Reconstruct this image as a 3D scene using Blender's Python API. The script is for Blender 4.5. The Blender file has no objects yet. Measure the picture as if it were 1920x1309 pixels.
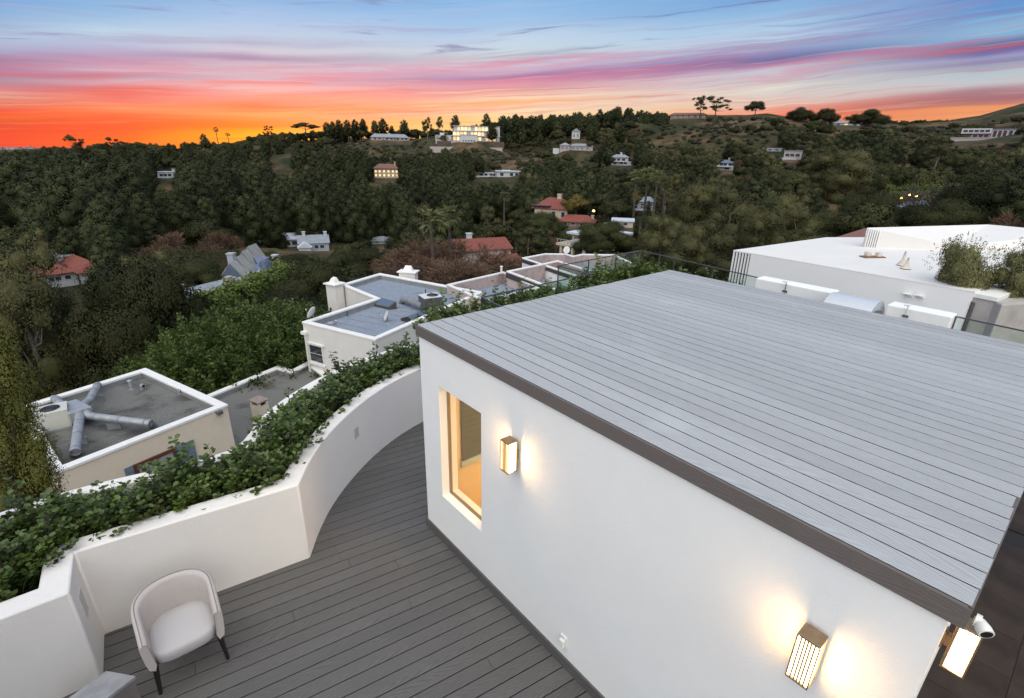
import bpy, bmesh, math, random
import numpy as np
from mathutils import Vector, Matrix

# ---------------------------------------------------------------- scene, camera, sky, sun
S = bpy.context.scene
COL = S.collection
R_ = math.radians
CAM = np.array([0.0, 0.0, 4.5125])
F_PX = 951.35
FW = np.array([0.0, 0.93148755, -0.36377322])
RT = np.array([0.99980795, 0.00712909, 0.01825494])
UP = np.array([-0.01959762, 0.36370335, 0.93130865])

cam_data = bpy.data.cameras.new('camera')
cam_data.sensor_width = 36.0
cam_data.lens = 36.0 * F_PX / 1920.0
cam_data.clip_start = 0.05
cam_data.clip_end = 60000.0
cam = bpy.data.objects.new('camera', cam_data)
COL.objects.link(cam)
cam.matrix_world = Matrix(((RT[0], UP[0], -FW[0], CAM[0]), (RT[1], UP[1], -FW[1], CAM[1]), (RT[2], UP[2], -FW[2], CAM[2]), (0, 0, 0, 1)))
S.camera = cam

S.view_settings.view_transform = 'Standard'
S.view_settings.look = 'None'
S.view_settings.exposure = 0.0
S.view_settings.gamma = 1.0
S.cycles.use_denoising = True
S.cycles.max_bounces = 6
S.cycles.diffuse_bounces = 4
S.cycles.transparent_max_bounces = 8
S.cycles.sample_clamp_indirect = 6.0

def lin(r, g, b):
    f = lambda c: (c / 255 / 12.92) if c / 255 <= 0.04045 else ((c / 255 + 0.055) / 1.055) ** 2.4
    return (f(r), f(g), f(b), 1.0)

class NT:
    """small helper to write node trees"""
    def __init__(self, tree):
        self.t = tree; self.n = tree.nodes; self.l = tree.links
    def node(self, kind, **kw):
        n = self.n.new(kind)
        for k, v in kw.items(): setattr(n, k, v)
        return n
    def put(self, sock, v):
        if v is None: return
        if isinstance(v, bpy.types.NodeSocket): self.l.new(v, sock)
        else: sock.default_value = v
    def math(self, op, a, b=None, c=None, clamp=False):
        n = self.node('ShaderNodeMath', operation=op, use_clamp=clamp)
        self.put(n.inputs[0], a); self.put(n.inputs[1], b); self.put(n.inputs[2], c)
        return n.outputs[0]
    def ss(self, x, a, b):
        n = self.node('ShaderNodeMapRange', interpolation_type='SMOOTHSTEP')
        self.put(n.inputs['Value'], x); n.inputs['From Min'].default_value = a; n.inputs['From Max'].default_value = b
        return n.outputs[0]
    def mix(self, f, a, b, blend='MIX'):
        n = self.node('ShaderNodeMix', data_type='RGBA', blend_type=blend)
        self.put(n.inputs[0], f); self.put(n.inputs[6], a); self.put(n.inputs[7], b)
        return n.outputs[2]
    def ramp(self, x, stops):
        n = self.node('ShaderNodeValToRGB'); cr = n.color_ramp
        while len(cr.elements) > 1: cr.elements.remove(cr.elements[0])
        cr.elements[0].position = stops[0][0]; cr.elements[0].color = stops[0][1]
        for p, c in stops[1:]:
            e = cr.elements.new(p); e.color = c
        self.put(n.inputs[0], x)
        return n.outputs[0]
    def xyz(self, x, y, z=0.0):
        n = self.node('ShaderNodeCombineXYZ')
        self.put(n.inputs[0], x); self.put(n.inputs[1], y); self.put(n.inputs[2], z)
        return n.outputs[0]
    def noise(self, v, scale=1.0, detail=4.0, rough=0.55, dist=0.0):
        n = self.node('ShaderNodeTexNoise')
        self.put(n.inputs['Vector'], v); n.inputs['Scale'].default_value = scale
        n.inputs['Detail'].default_value = detail; n.inputs['Roughness'].default_value = rough
        n.inputs['Distortion'].default_value = dist
        return n.outputs['Fac']

def build_world():
    w = bpy.data.worlds.new('World'); S.world = w; w.use_nodes = True
    w.node_tree.nodes.clear()
    t = NT(w.node_tree)
    tc = t.node('ShaderNodeTexCoord')
    sp = t.node('ShaderNodeSeparateXYZ'); t.l.new(tc.outputs['Generated'], sp.inputs[0])
    x, y, z = sp.outputs
    e = t.math('MULTIPLY', t.math('ARCSINE', z), 57.2958)            # elevation, degrees
    az = t.math('MULTIPLY', t.math('ARCTAN2', x, y), 57.2958)         # azimuth from the view axis, degrees
    # the cloud sheet leans: its bands climb towards the north (right)
    azc = t.math('MAXIMUM', t.math('MINIMUM', az, 60.0), -60.0)
    lean = t.math('MULTIPLY', t.math('ADD', azc, 45.0), 0.058)
    band = t.math('SUBTRACT', e, lean)
    wob = t.noise(t.xyz(t.math('MULTIPLY', az, 0.05), t.math('MULTIPLY', band, 0.35), 3.0), 1.0, 3.0)
    wob2 = t.noise(t.xyz(t.math('MULTIPLY', az, 0.11), t.math('MULTIPLY', band, 0.8), 9.0), 1.0, 4.0)
    b = t.math('ADD', band, t.math('ADD', t.math('MULTIPLY', t.math('SUBTRACT', wob, 0.5), 1.3), t.math('MULTIPLY', t.math('SUBTRACT', wob2, 0.5), 0.55)))
    pos = t.math('DIVIDE', t.math('ADD', b, 1.0), 41.0, clamp=True)
    P = lambda d: (d + 1.0) / 41.0
    hi = [(P(18), lin(70, 126, 190)), (P(28), lin(62, 114, 180)), (1.0, lin(56, 106, 172))]
    # colour of the evening sky read column by column: (pixel column, [(row, colour) ...])
    COLS = [
        (0, [(0, 98, 156, 214), (40, 128, 166, 212), (65, 160, 186, 218), (95, 156, 172, 208), (112, 116, 114, 162), (130, 148, 122, 158), (150, 154, 126, 150), (165, 190, 120, 142), (178, 204, 178, 172), (195, 206, 140, 126), (205, 222, 86, 80), (213, 228, 60, 62), (222, 236, 96, 54), (235, 214, 66, 60), (250, 230, 68, 58), (266, 240, 76, 58)]),
        (240, [(0, 112, 170, 220), (30, 130, 180, 222), (60, 172, 206, 230), (85, 164, 186, 220), (105, 164, 152, 192), (118, 180, 144, 182), (130, 194, 186, 212), (140, 150, 116, 156), (150, 192, 172, 196), (163, 190, 104, 132), (178, 204, 108, 122), (190, 222, 130, 126), (205, 244, 138, 106), (220, 236, 84, 72), (240, 240, 70, 58), (262, 244, 106, 46)]),
        (480, [(0, 116, 172, 222), (40, 152, 190, 230), (65, 166, 196, 226), (85, 154, 174, 208), (98, 188, 194, 216), (110, 128, 114, 168), (122, 184, 180, 206), (145, 182, 166, 196), (165, 208, 178, 190), (180, 242, 138, 142), (198, 244, 100, 88), (212, 246, 150, 108), (222, 246, 130, 84), (234, 244, 98, 52), (253, 250, 168, 50)]),
        (960, [(0, 126, 178, 226), (30, 150, 190, 230), (50, 160, 192, 226), (80, 190, 210, 230), (105, 196, 210, 218), (125, 196, 190, 214), (142, 164, 108, 160), (151, 212, 130, 164), (163, 216, 156, 166), (172, 226, 160, 156), (185, 248, 210, 182), (193, 248, 172, 124), (206, 250, 220, 184), (222, 250, 214, 150)]),
        (1440, [(0, 108, 160, 214), (20, 136, 180, 222), (50, 168, 200, 230), (75, 184, 202, 226), (90, 168, 182, 212), (100, 142, 156, 202), (112, 102, 102, 156), (124, 150, 124, 172), (133, 194, 194, 210), (150, 194, 192, 202), (166, 214, 212, 208), (185, 216, 196, 190), (196, 226, 182, 170), (208, 242, 138, 112), (225, 236, 110, 86)]),
        (1800, [(0, 80, 140, 204), (30, 102, 162, 216), (60, 138, 182, 216), (75, 122, 172, 214), (95, 90, 94, 146), (105, 112, 106, 164), (115, 150, 154, 194), (126, 134, 128, 168), (142, 176, 192, 204), (160, 194, 196, 202), (175, 172, 130, 142), (188, 158, 104, 116), (204, 200, 128, 114), (214, 236, 88, 64), (226, 236, 150, 100)])]
    c = None; prev = 0.0
    for cx, rows in COLS:
        stops = []
        for yy, r_, g_, b_ in rows:
            d = FW + RT * ((cx - 960.0) / F_PX) + UP * ((654.5 - yy) / F_PX); d = d / np.linalg.norm(d)
            e_ = math.degrees(math.asin(d[2])); a_ = math.degrees(math.atan2(d[0], d[1]))
            stops.append((P(e_ - (a_ + 45.0) * 0.058), lin(r_, g_, b_)))
        rp = t.ramp(pos, sorted(stops + hi, key=lambda q: q[0]))
        c = rp if c is None else t.mix(t.math('DIVIDE', t.math('SUBTRACT', az, prev), a_ - prev, clamp=True), c, rp)
        prev = a_
    # streaked cirrus: fine along the bands
    f1 = t.noise(t.xyz(t.math('MULTIPLY', az, 0.045), t.math('MULTIPLY', b, 1.15), 1.0), 1.0, 6.0, 0.6, 0.25)
    f2 = t.noise(t.xyz(t.math('MULTIPLY', az, 0.10), t.math('MULTIPLY', b, 3.1), 5.0), 1.0, 5.0, 0.6, 0.15)
    wisp = t.math('ADD', t.math('MULTIPLY', f1, 0.65), t.math('MULTIPLY', f2, 0.35))
    # pale high cirrus in the blue
    up = t.math('MULTIPLY', t.ss(b, 5.0, 8.5), t.math('SUBTRACT', 1.0, t.ss(b, 9.5, 13.5)))
    c = t.mix(t.math('MULTIPLY', t.math('MULTIPLY', t.ss(wisp, 0.44, 0.68), up), 0.16), c, lin(214, 228, 240))
    # coloured streaks low down, rose and crimson
    low = t.math('MULTIPLY', t.ss(b, 0.4, 1.6), t.math('SUBTRACT', 1.0, t.ss(b, 4.4, 6.6)))
    rose = t.mix(t.ss(az, -30.0, 5.0), lin(240, 66, 70), lin(226, 112, 138))
    rose = t.mix(t.ss(az, 22.0, 40.0), rose, lin(214, 70, 82))
    c = t.mix(t.math('MULTIPLY', t.math('MULTIPLY', t.ss(wisp, 0.48, 0.62), low), 0.42), c, rose)
    # fine pale gaps between the streaks near the horizon
    f3 = t.noise(t.xyz(t.math('MULTIPLY', az, 0.07), t.math('MULTIPLY', b, 4.2), 14.0), 1.0, 4.0, 0.55, 0.1)
    lowg = t.math('SUBTRACT', 1.0, t.ss(b, 3.0, 6.0))
    c = t.mix(t.math('MULTIPLY', t.math('MULTIPLY', t.ss(f3, 0.52, 0.7), lowg), t.math('SUBTRACT', 0.42, t.math('MULTIPLY', t.ss(az, 20.0, 38.0), 0.25))), c, t.mix(t.ss(az, -30.0, -4.0), lin(248, 124, 78), lin(252, 222, 184)))
    # mauve shadowed streaks higher up
    mv = t.math('MULTIPLY', t.ss(b, 3.2, 5.0), t.math('SUBTRACT', 1.0, t.ss(b, 8.0, 11.0)))
    c = t.mix(t.math('MULTIPLY', t.math('MULTIPLY', t.ss(f1, 0.5, 0.68), mv), 0.34), c, lin(138, 122, 176))
    # the long main band from left horizon to upper right
    ctr = t.math('SUBTRACT', 5.35, t.math('MULTIPLY', t.math('SUBTRACT', 1.0, t.ss(az, -46.0, -4.0)), 2.6))
    db = t.math('DIVIDE', t.math('SUBTRACT', t.math('ADD', band, t.math('MULTIPLY', t.math('SUBTRACT', wob2, 0.5), 0.8)), ctr), 0.62)
    gb = t.math('POWER', 2.718, t.math('MULTIPLY', t.math('MULTIPLY', db, db), -1.0))
    bcol = t.mix(t.ss(az, -38.0, -12.0), lin(238, 70, 72), lin(226, 108, 142))
    bcol = t.mix(t.ss(az, 0.0, 26.0), bcol, lin(112, 98, 160))
    gap = t.ss(f2, 0.34, 0.56)
    c = t.mix(t.math('MULTIPLY', t.math('MULTIPLY', gb, gap), 0.42), c, bcol)
    # thin slate-violet wisps left over in the blue, and fine dark threads in the glow
    f4 = t.noise(t.xyz(t.math('MULTIPLY', az, 0.055), t.math('MULTIPLY', b, 1.0), 21.0), 1.0, 5.0, 0.6, 0.6)
    hiw = t.math('MULTIPLY', t.ss(b, 5.0, 7.0), t.math('SUBTRACT', 1.0, t.ss(b, 11.5, 14.0)))
    c = t.mix(t.math('MULTIPLY', t.math('MULTIPLY', t.ss(f4, 0.57, 0.70), hiw), 0.62), c, lin(92, 98, 156))
    f5 = t.noise(t.xyz(t.math('MULTIPLY', az, 0.06), t.math('MULTIPLY', b, 5.0), 31.0), 1.0, 4.0, 0.6, 0.1)
    c = t.mix(t.math('MULTIPLY', t.math('MULTIPLY', t.ss(f5, 0.54, 0.68), t.math('SUBTRACT', 1.0, t.ss(b, 4.0, 7.0))), 0.36), c, t.mix(t.ss(az, -30.0, 0.0), lin(196, 52, 62), lin(190, 116, 136)))
    # below the horizon the air darkens to the colour of the ground haze
    c = t.mix(t.ss(e, -0.4, -3.0), c, lin(90, 72, 72))
    # a little of the physical sky behind it all
    sky = t.node('ShaderNodeTexSky', sky_type='NISHITA', sun_disc=False)
    sky.sun_elevation = R_(1.0); sky.sun_rotation = R_(-23.0)
    bg1 = t.node('ShaderNodeBackground'); t.l.new(c, bg1.inputs[0]); bg1.inputs[1].default_value = SKY_STRENGTH
    bg2 = t.node('ShaderNodeBackground'); t.l.new(sky.outputs[0], bg2.inputs[0]); bg2.inputs[1].default_value = 0.02
    ad = t.node('ShaderNodeAddShader'); t.l.new(bg1.outputs[0], ad.inputs[0]); t.l.new(bg2.outputs[0], ad.inputs[1])
    out = t.node('ShaderNodeOutputWorld'); t.l.new(ad.outputs[0], out.inputs[0])

SKY_STRENGTH = 1.0
build_world()
sun_data = bpy.data.lights.new('sun', 'SUN')
sun_data.energy = 4.5
sun_data.angle = R_(110.0)          # dusk: the whole upper sky is the source, so the lamp is as soft as an overcast one
sun_data.color = (1.0, 0.96, 0.82)
sun = bpy.data.objects.new('sun', sun_data); COL.objects.link(sun)
sun.rotation_euler = Vector((0.02, 0.60, -0.80)).to_track_quat('-Z', 'Y').to_euler()

# ---------------------------------------------------------------- geometry helpers
def ray(px, py):
    return FW + RT * ((px - 960.0) / F_PX) + UP * ((654.5 - py) / F_PX)
def at_z(px, py, z):
    d = ray(px, py); return CAM + d * ((z - CAM[2]) / d[2])
def at_y(px, py, dist):
    """the point seen at px, py whose horizontal distance from the camera is dist"""
    d = ray(px, py); return CAM + d * (dist / math.hypot(d[0], d[1]))

def loc_of(o):
    v = Vector((0, 0, 0))
    while o is not None:
        v += o.location; o = o.parent
    return v

class MB:
    """collects faces in world space; build() links them as one mesh object under a parent"""
    def __init__(self): self.v = []; self.f = []; self.m = []
    def add(self, vs, fs, mi=0):
        k = len(self.v); self.v += [tuple(map(float, p)) for p in vs]
        for f in fs: self.f.append(tuple(i + k for i in f)); self.m.append(mi)
        return self
    def quad(self, a, b, c, d, mi=0): return self.add([a, b, c, d], [(0, 1, 2, 3)], mi)
    def box(self, c, size, rz=0.0, mi=0):
        """c = centre of the base"""
        sx, sy, sz = size[0] / 2, size[1] / 2, size[2]; ca, sa = math.cos(rz), math.sin(rz)
        vs = []
        for z in (0, sz):
            for x, y in ((-sx, -sy), (sx, -sy), (sx, sy), (-sx, sy)):
                vs.append((c[0] + x * ca - y * sa, c[1] + x * sa + y * ca, c[2] + z))
        return self.add(vs, [(3, 2, 1, 0), (4, 5, 6, 7), (0, 1, 5, 4), (1, 2, 6, 5), (2, 3, 7, 6), (3, 0, 4, 7)], mi)
    def prism(self, poly, z0, z1, mi=0, cap=True, bottom=True):
        poly = ccw(poly); n = len(poly)
        vs = [(p[0], p[1], z0) for p in poly] + [(p[0], p[1], z1) for p in poly]
        fs = [(i, (i + 1) % n, n + (i + 1) % n, n + i) for i in range(n)]
        if cap: fs.append(tuple(range(n, 2 * n)))
        if bottom: fs.append(tuple(range(n - 1, -1, -1)))
        return self.add(vs, fs, mi)
    def ring(self, outer, inner, z0, z1, mi=0, bottom=True):
        """closed band between two polygons with matching corners"""
        n = len(outer); vs = []
        for poly, z in ((outer, z0), (outer, z1), (inner, z1), (inner, z0)):
            vs += [(p[0], p[1], z) for p in poly]
        fs = []
        for i in range(n):
            j = (i + 1) % n
            fs.append((i, j, n + j, n + i)); fs.append((n + i, n + j, 2 * n + j, 2 * n + i)); fs.append((2 * n + i, 2 * n + j, 3 * n + j, 3 * n + i))
            if bottom: fs.append((3 * n + i, 3 * n + j, j, i))
        return self.add(vs, fs, mi)
    def strip(self, pa, pb, z0, z1, mi=0):
        """wall between two open paths with matching points"""
        n = len(pa); vs = []
        for path, z in ((pa, z0), (pa, z1), (pb, z1), (pb, z0)): vs += [(p[0], p[1], z) for p in path]
        fs = []
        for i in range(n - 1):
            j = i + 1
            for k in range(4): fs.append((k * n + i, k * n + j, ((k + 1) % 4) * n + j, ((k + 1) % 4) * n + i))
        fs.append((0, n, 2 * n, 3 * n)); fs.append((4 * n - 1, 3 * n - 1, 2 * n - 1, n - 1))
        return self.add(vs, fs, mi)
    def tube(self, pts, rad, sides=8, mi=0, caps=True):
        pts = [Vector(p) for p in pts]; n = len(pts)
        rad = rad if isinstance(rad, (list, tuple)) else [rad] * n
        vs = []; ref = None
        for i, p in enumerate(pts):
            d = (pts[min(i + 1, n - 1)] - pts[max(i - 1, 0)]).normalized()
            if ref is None: ref = Vector((1, 0, 0)) if abs(d.x) < 0.8 else Vector((0, 1, 0))
            u = (ref - d * ref.dot(d)).normalized(); w = d.cross(u); ref = u
            for k in range(sides):
                a = 2 * math.pi * k / sides; vs.append(p + (u * math.cos(a) + w * math.sin(a)) * rad[i])
        fs = []
        for i in range(n - 1):
            for k in range(sides):
                k2 = (k + 1) % sides; fs.append((i * sides + k, i * sides + k2, (i + 1) * sides + k2, (i + 1) * sides + k))
        if caps: fs.append(tuple(range(sides - 1, -1, -1))); fs.append(tuple(range((n - 1) * sides, n * sides)))
        return self.add(vs, fs, mi)
    def dome(self, c, r, rz=None, sides=12, rings=5, mi=0, low=0.0):
        rz = r if rz is None else rz; vs = []; fs = []
        for i in range(rings):
            a = low + (math.pi / 2 - low) * i / rings
            for k in range(sides):
                b = 2 * math.pi * k / sides; vs.append((c[0] + r * math.cos(a) * math.cos(b), c[1] + r * math.cos(a) * math.sin(b), c[2] + rz * math.sin(a)))
        vs.append((c[0], c[1], c[2] + rz))
        for i in range(rings - 1):
            for k in range(sides):
                k2 = (k + 1) % sides; fs.append((i * sides + k, i * sides + k2, (i + 1) * sides + k2, (i + 1) * sides + k))
        for k in range(sides): fs.append(((rings - 1) * sides + k, (rings - 1) * sides + (k + 1) % sides, rings * sides))
        return self.add(vs, fs, mi)
    def build(self, name, mats, parent=None, smooth=None, bevel=None, kind=None):
        base = loc_of(parent)
        me = bpy.data.meshes.new(name)
        me.from_pydata([(p[0] - base.x, p[1] - base.y, p[2] - base.z) for p in self.v], [], self.f)
        mats = mats if isinstance(mats, (list, tuple)) else [mats]
        for m in mats: me.materials.append(m)
        me.polygons.foreach_set('material_index', self.m)
        bm = bmesh.new(); bm.from_mesh(me); bmesh.ops.recalc_face_normals(bm, faces=bm.faces); bm.to_mesh(me); bm.free()
        if smooth is not None:
            me.polygons.foreach_set('use_smooth', [True] * len(me.polygons)); me.set_sharp_from_angle(angle=R_(smooth))
        me.update()
        o = bpy.data.objects.new(name, me); COL.objects.link(o)
        if parent is not None: o.parent = parent
        if bevel:
            b = o.modifiers.new('bevel', 'BEVEL'); b.width = bevel; b.segments = 2; b.limit_method = 'ANGLE'; b.angle_limit = R_(40)
            b.harden_normals = False
        if kind: o['kind'] = kind
        return o

def ccw(poly):
    a = sum(poly[i][0] * poly[(i + 1) % len(poly)][1] - poly[(i + 1) % len(poly)][0] * poly[i][1] for i in range(len(poly)))
    return list(poly) if a > 0 else list(poly)[::-1]
def inset(poly, d):
    """move every side of a CCW polygon inwards by d (outwards when negative)"""
    n = len(poly); out = []
    for i in range(n):
        p0, p1, p2 = (np.array(poly[(i + k) % n][:2], float) for k in (-1, 0, 1))
        e1 = (p1 - p0) / np.linalg.norm(p1 - p0); e2 = (p2 - p1) / np.linalg.norm(p2 - p1)
        n1 = np.array([-e1[1], e1[0]]); n2 = np.array([-e2[1], e2[0]])
        m = n1 + n2; out.append(tuple(p1 + m * (d / max(0.3, 1 + n1 @ n2))))
    return out
def offset_path(path, d):
    """path moved to its left by d"""
    out = []; n = len(path)
    for i in range(n):
        p0 = np.array(path[max(i - 1, 0)], float); p1 = np.array(path[i], float); p2 = np.array(path[min(i + 1, n - 1)], float)
        e1 = p1 - p0 if i > 0 else p2 - p1; e2 = p2 - p1 if i < n - 1 else e1
        e1 = e1 / np.linalg.norm(e1); e2 = e2 / np.linalg.norm(e2)
        n1 = np.array([-e1[1], e1[0]]); n2 = np.array([-e2[1], e2[0]]); m = n1 + n2
        out.append(tuple(p1 + m * (d / max(0.3, 1 + n1 @ n2))))
    return out

def thing(name, label, cat, loc=(0, 0, 0), group=None):
    o = bpy.data.objects.new(name, None); COL.objects.link(o); o.location = loc
    o.empty_display_size = 0.2
    return tag(o, label, cat, group)
def tag(o, label=None, cat=None, group=None, kind=None):
    if label: o['label'] = label
    if cat: o['category'] = cat
    if group: o['group'] = group
    if kind: o['kind'] = kind
    return o

# ---------------------------------------------------------------- materials
def mat(name, col, rough=0.6, var=0.0, vscale=3.0, bump=0.0, bscale=60.0, metal=0.0, spec=0.5, stains=None, emit=None, estr=0.0, detail=6.0, coords='Object', objvar=0.0):
    m = bpy.data.materials.new(name); m.use_nodes = True
    t = NT(m.node_tree); b = t.n['Principled BSDF']
    col = tuple(col) + (1.0,) if len(col) == 3 else tuple(col)
    b.inputs['Base Color'].default_value = col; b.inputs['Roughness'].default_value = rough
    b.inputs['Metallic'].default_value = metal; b.inputs['Specular IOR Level'].default_value = spec
    tc = t.node('ShaderNodeTexCoord').outputs[coords]
    c = None
    if var:
        n = t.noise(tc, vscale, detail, 0.6)
        lo = tuple(x * (1 - var) for x in col[:3]) + (1,); hi = tuple(min(1, x * (1 + var)) for x in col[:3]) + (1,)
        c = t.ramp(n, [(0.3, lo), (0.7, hi)])
    if stains:
        scol, sscale, s0, s1, amt = stains
        n = t.noise(tc, sscale, 5.0, 0.6, 0.4)
        c = t.mix(t.math('MULTIPLY', t.ss(n, s0, s1), amt), c if c is not None else col, tuple(scol) + (1.0,))
    if objvar:
        oi = t.node('ShaderNodeObjectInfo')
        k = t.math('ADD', 1 - objvar, t.math('MULTIPLY', oi.outputs['Random'], 2 * objvar))
        n = t.node('ShaderNodeVectorMath', operation='SCALE'); t.put(n.inputs[0], c if c is not None else col[:3]); t.put(n.inputs['Scale'], k); c = n.outputs[0]
    if c is not None: t.l.new(c, b.inputs['Base Color'])
    if bump:
        bp = t.node('ShaderNodeBump'); bp.inputs['Strength'].default_value = bump; bp.inputs['Distance'].default_value = 0.02
        t.l.new(t.noise(tc, bscale, 5.0, 0.65), bp.inputs['Height']); t.l.new(bp.outputs[0], b.inputs['Normal'])
    if emit is not None:
        b.inputs['Emission Color'].default_value = tuple(emit) + (1.0,); b.inputs['Emission Strength'].default_value = estr
    return m

def plank_mat(name, base, dark, rough=0.55, spec=0.5):
    """embossed composite board: long cathedral grain, differing from board to board"""
    m = bpy.data.materials.new(name); m.use_nodes = True
    t = NT(m.node_tree); b = t.n['Principled BSDF']
    oi = t.node('ShaderNodeObjectInfo'); rnd = oi.outputs['Random']
    sp = t.node('ShaderNodeSeparateXYZ'); t.l.new(t.node('ShaderNodeTexCoord').outputs['Object'], sp.inputs[0])
    x = t.math('ADD', sp.outputs[0], t.math('MULTIPLY', rnd, 37.0)); y = sp.outputs[1]
    yo = t.math('ADD', y, t.math('MULTIPLY', t.math('SUBTRACT', rnd, 0.5), 0.08))
    # cathedral: |y| lines bent by a slow wave along the board
    bend = t.noise(t.xyz(t.math('MULTIPLY', x, 1.1), t.math('MULTIPLY', y, 5.0), rnd), 1.0, 2.0, 0.5)
    ph = t.math('ADD', t.math('MULTIPLY', t.math('ABSOLUTE', yo), 290.0), t.math('ADD', t.math('MULTIPLY', x, 48.0), t.math('MULTIPLY', bend, 46.0)))
    wave = t.math('ADD', 0.5, t.math('MULTIPLY', t.math('SINE', ph), 0.5))
    fine = t.noise(t.xyz(t.math('MULTIPLY', x, 6.0), t.math('MULTIPLY', y, 170.0), rnd), 1.0, 4.0, 0.65)
    blot = t.noise(t.xyz(x, t.math('MULTIPLY', y, 3.0), rnd), 1.3, 3.0, 0.5)
    g = t.math('ADD', t.math('MULTIPLY', wave, 0.34), t.math('ADD', t.math('MULTIPLY', fine, 0.46), t.math('MULTIPLY', blot, 0.3)))
    c = t.ramp(g, [(0.28, tuple(dark) + (1,)), (0.78, tuple(base) + (1,))])
    k = t.math('ADD', 0.93, t.math('MULTIPLY', rnd, 0.14))
    n = t.node('ShaderNodeVectorMath', operation='SCALE'); t.l.new(c, n.inputs[0]); t.l.new(k, n.inputs['Scale'])
    # faint dust and dried-rain marks
    dust = t.noise(t.node('ShaderNodeNewGeometry').outputs['Position'], 1.7, 5.0, 0.62)
    c2 = t.mix(t.math('MULTIPLY', t.ss(dust, 0.55, 0.75), 0.16), n.outputs[0], tuple(min(1, v * 1.5 + 0.02) for v in base) + (1,))
    t.l.new(c2, b.inputs['Base Color']); b.inputs['Roughness'].default_value = rough; b.inputs['Specular IOR Level'].default_value = spec
    bp = t.node('ShaderNodeBump'); bp.inputs['Strength'].default_value = 0.35; bp.inputs['Distance'].default_value = 0.002
    t.l.new(t.math('ADD', wave, fine), bp.inputs['Height']); t.l.new(bp.outputs[0], b.inputs['Normal'])
    return m

def leaf_mat(name, col, col2, rough=0.55, spec=0.4, trans=0.25, objvar=0.32):
    """foliage: hue varies leaf clump by leaf clump (the mesh's own tint) and tree by tree"""
    m = bpy.data.materials.new(name); m.use_nodes = True
    t = NT(m.node_tree); b = t.n['Principled BSDF']
    at = t.node('ShaderNodeAttribute', attribute_name='tint')
    c = t.mix(at.outputs['Fac'], tuple(col) + (1,), tuple(col2) + (1,))
    oi = t.node('ShaderNodeObjectInfo')
    k = t.math('ADD', 1 - objvar, t.math('MULTIPLY', oi.outputs['Random'], 2 * objvar))
    n = t.node('ShaderNodeVectorMath', operation='SCALE'); t.l.new(c, n.inputs[0]); t.l.new(k, n.inputs['Scale'])
    t.l.new(n.outputs[0], b.inputs['Base Color']); b.inputs['Roughness'].default_value = rough; b.inputs['Specular IOR Level'].default_value = spec
    if trans:
        tr = t.node('ShaderNodeBsdfTranslucent'); t.l.new(n.outputs[0], tr.inputs[0])
        mx = t.node('ShaderNodeMixShader'); mx.inputs[0].default_value = trans
        t.l.new(b.outputs[0], mx.inputs[1]); t.l.new(tr.outputs[0], mx.inputs[2])
        t.l.new(mx.outputs[0], t.n['Material Output'].inputs[0])
    return m

def glass_mat(name, tint=(0.9, 0.95, 0.93), refl=0.0):
    m = bpy.data.materials.new(name); m.use_nodes = True
    t = NT(m.node_tree); t.n.remove(t.n['Principled BSDF'])
    fr = t.node('ShaderNodeFresnel'); fr.inputs['IOR'].default_value = 1.5
    tr = t.node('ShaderNodeBsdfTransparent'); tr.inputs[0].default_value = tuple(tint) + (1,)
    gl = t.node('ShaderNodeBsdfGlossy'); gl.inputs['Roughness'].default_value = 0.02
    gm = t.node('ShaderNodeNewGeometry')      # reflect on the outer faces only, or the pane's far face would mirror
    mx = t.node('ShaderNodeMixShader'); t.l.new(t.math('MULTIPLY', t.math('ADD', fr.outputs[0], refl), t.math('SUBTRACT', 1.0, gm.outputs['Backfacing'])), mx.inputs[0])
    t.l.new(tr.outputs[0], mx.inputs[1]); t.l.new(gl.outputs[0], mx.inputs[2])
    t.l.new(mx.outputs[0], t.n['Material Output'].inputs[0])
    return m

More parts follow.
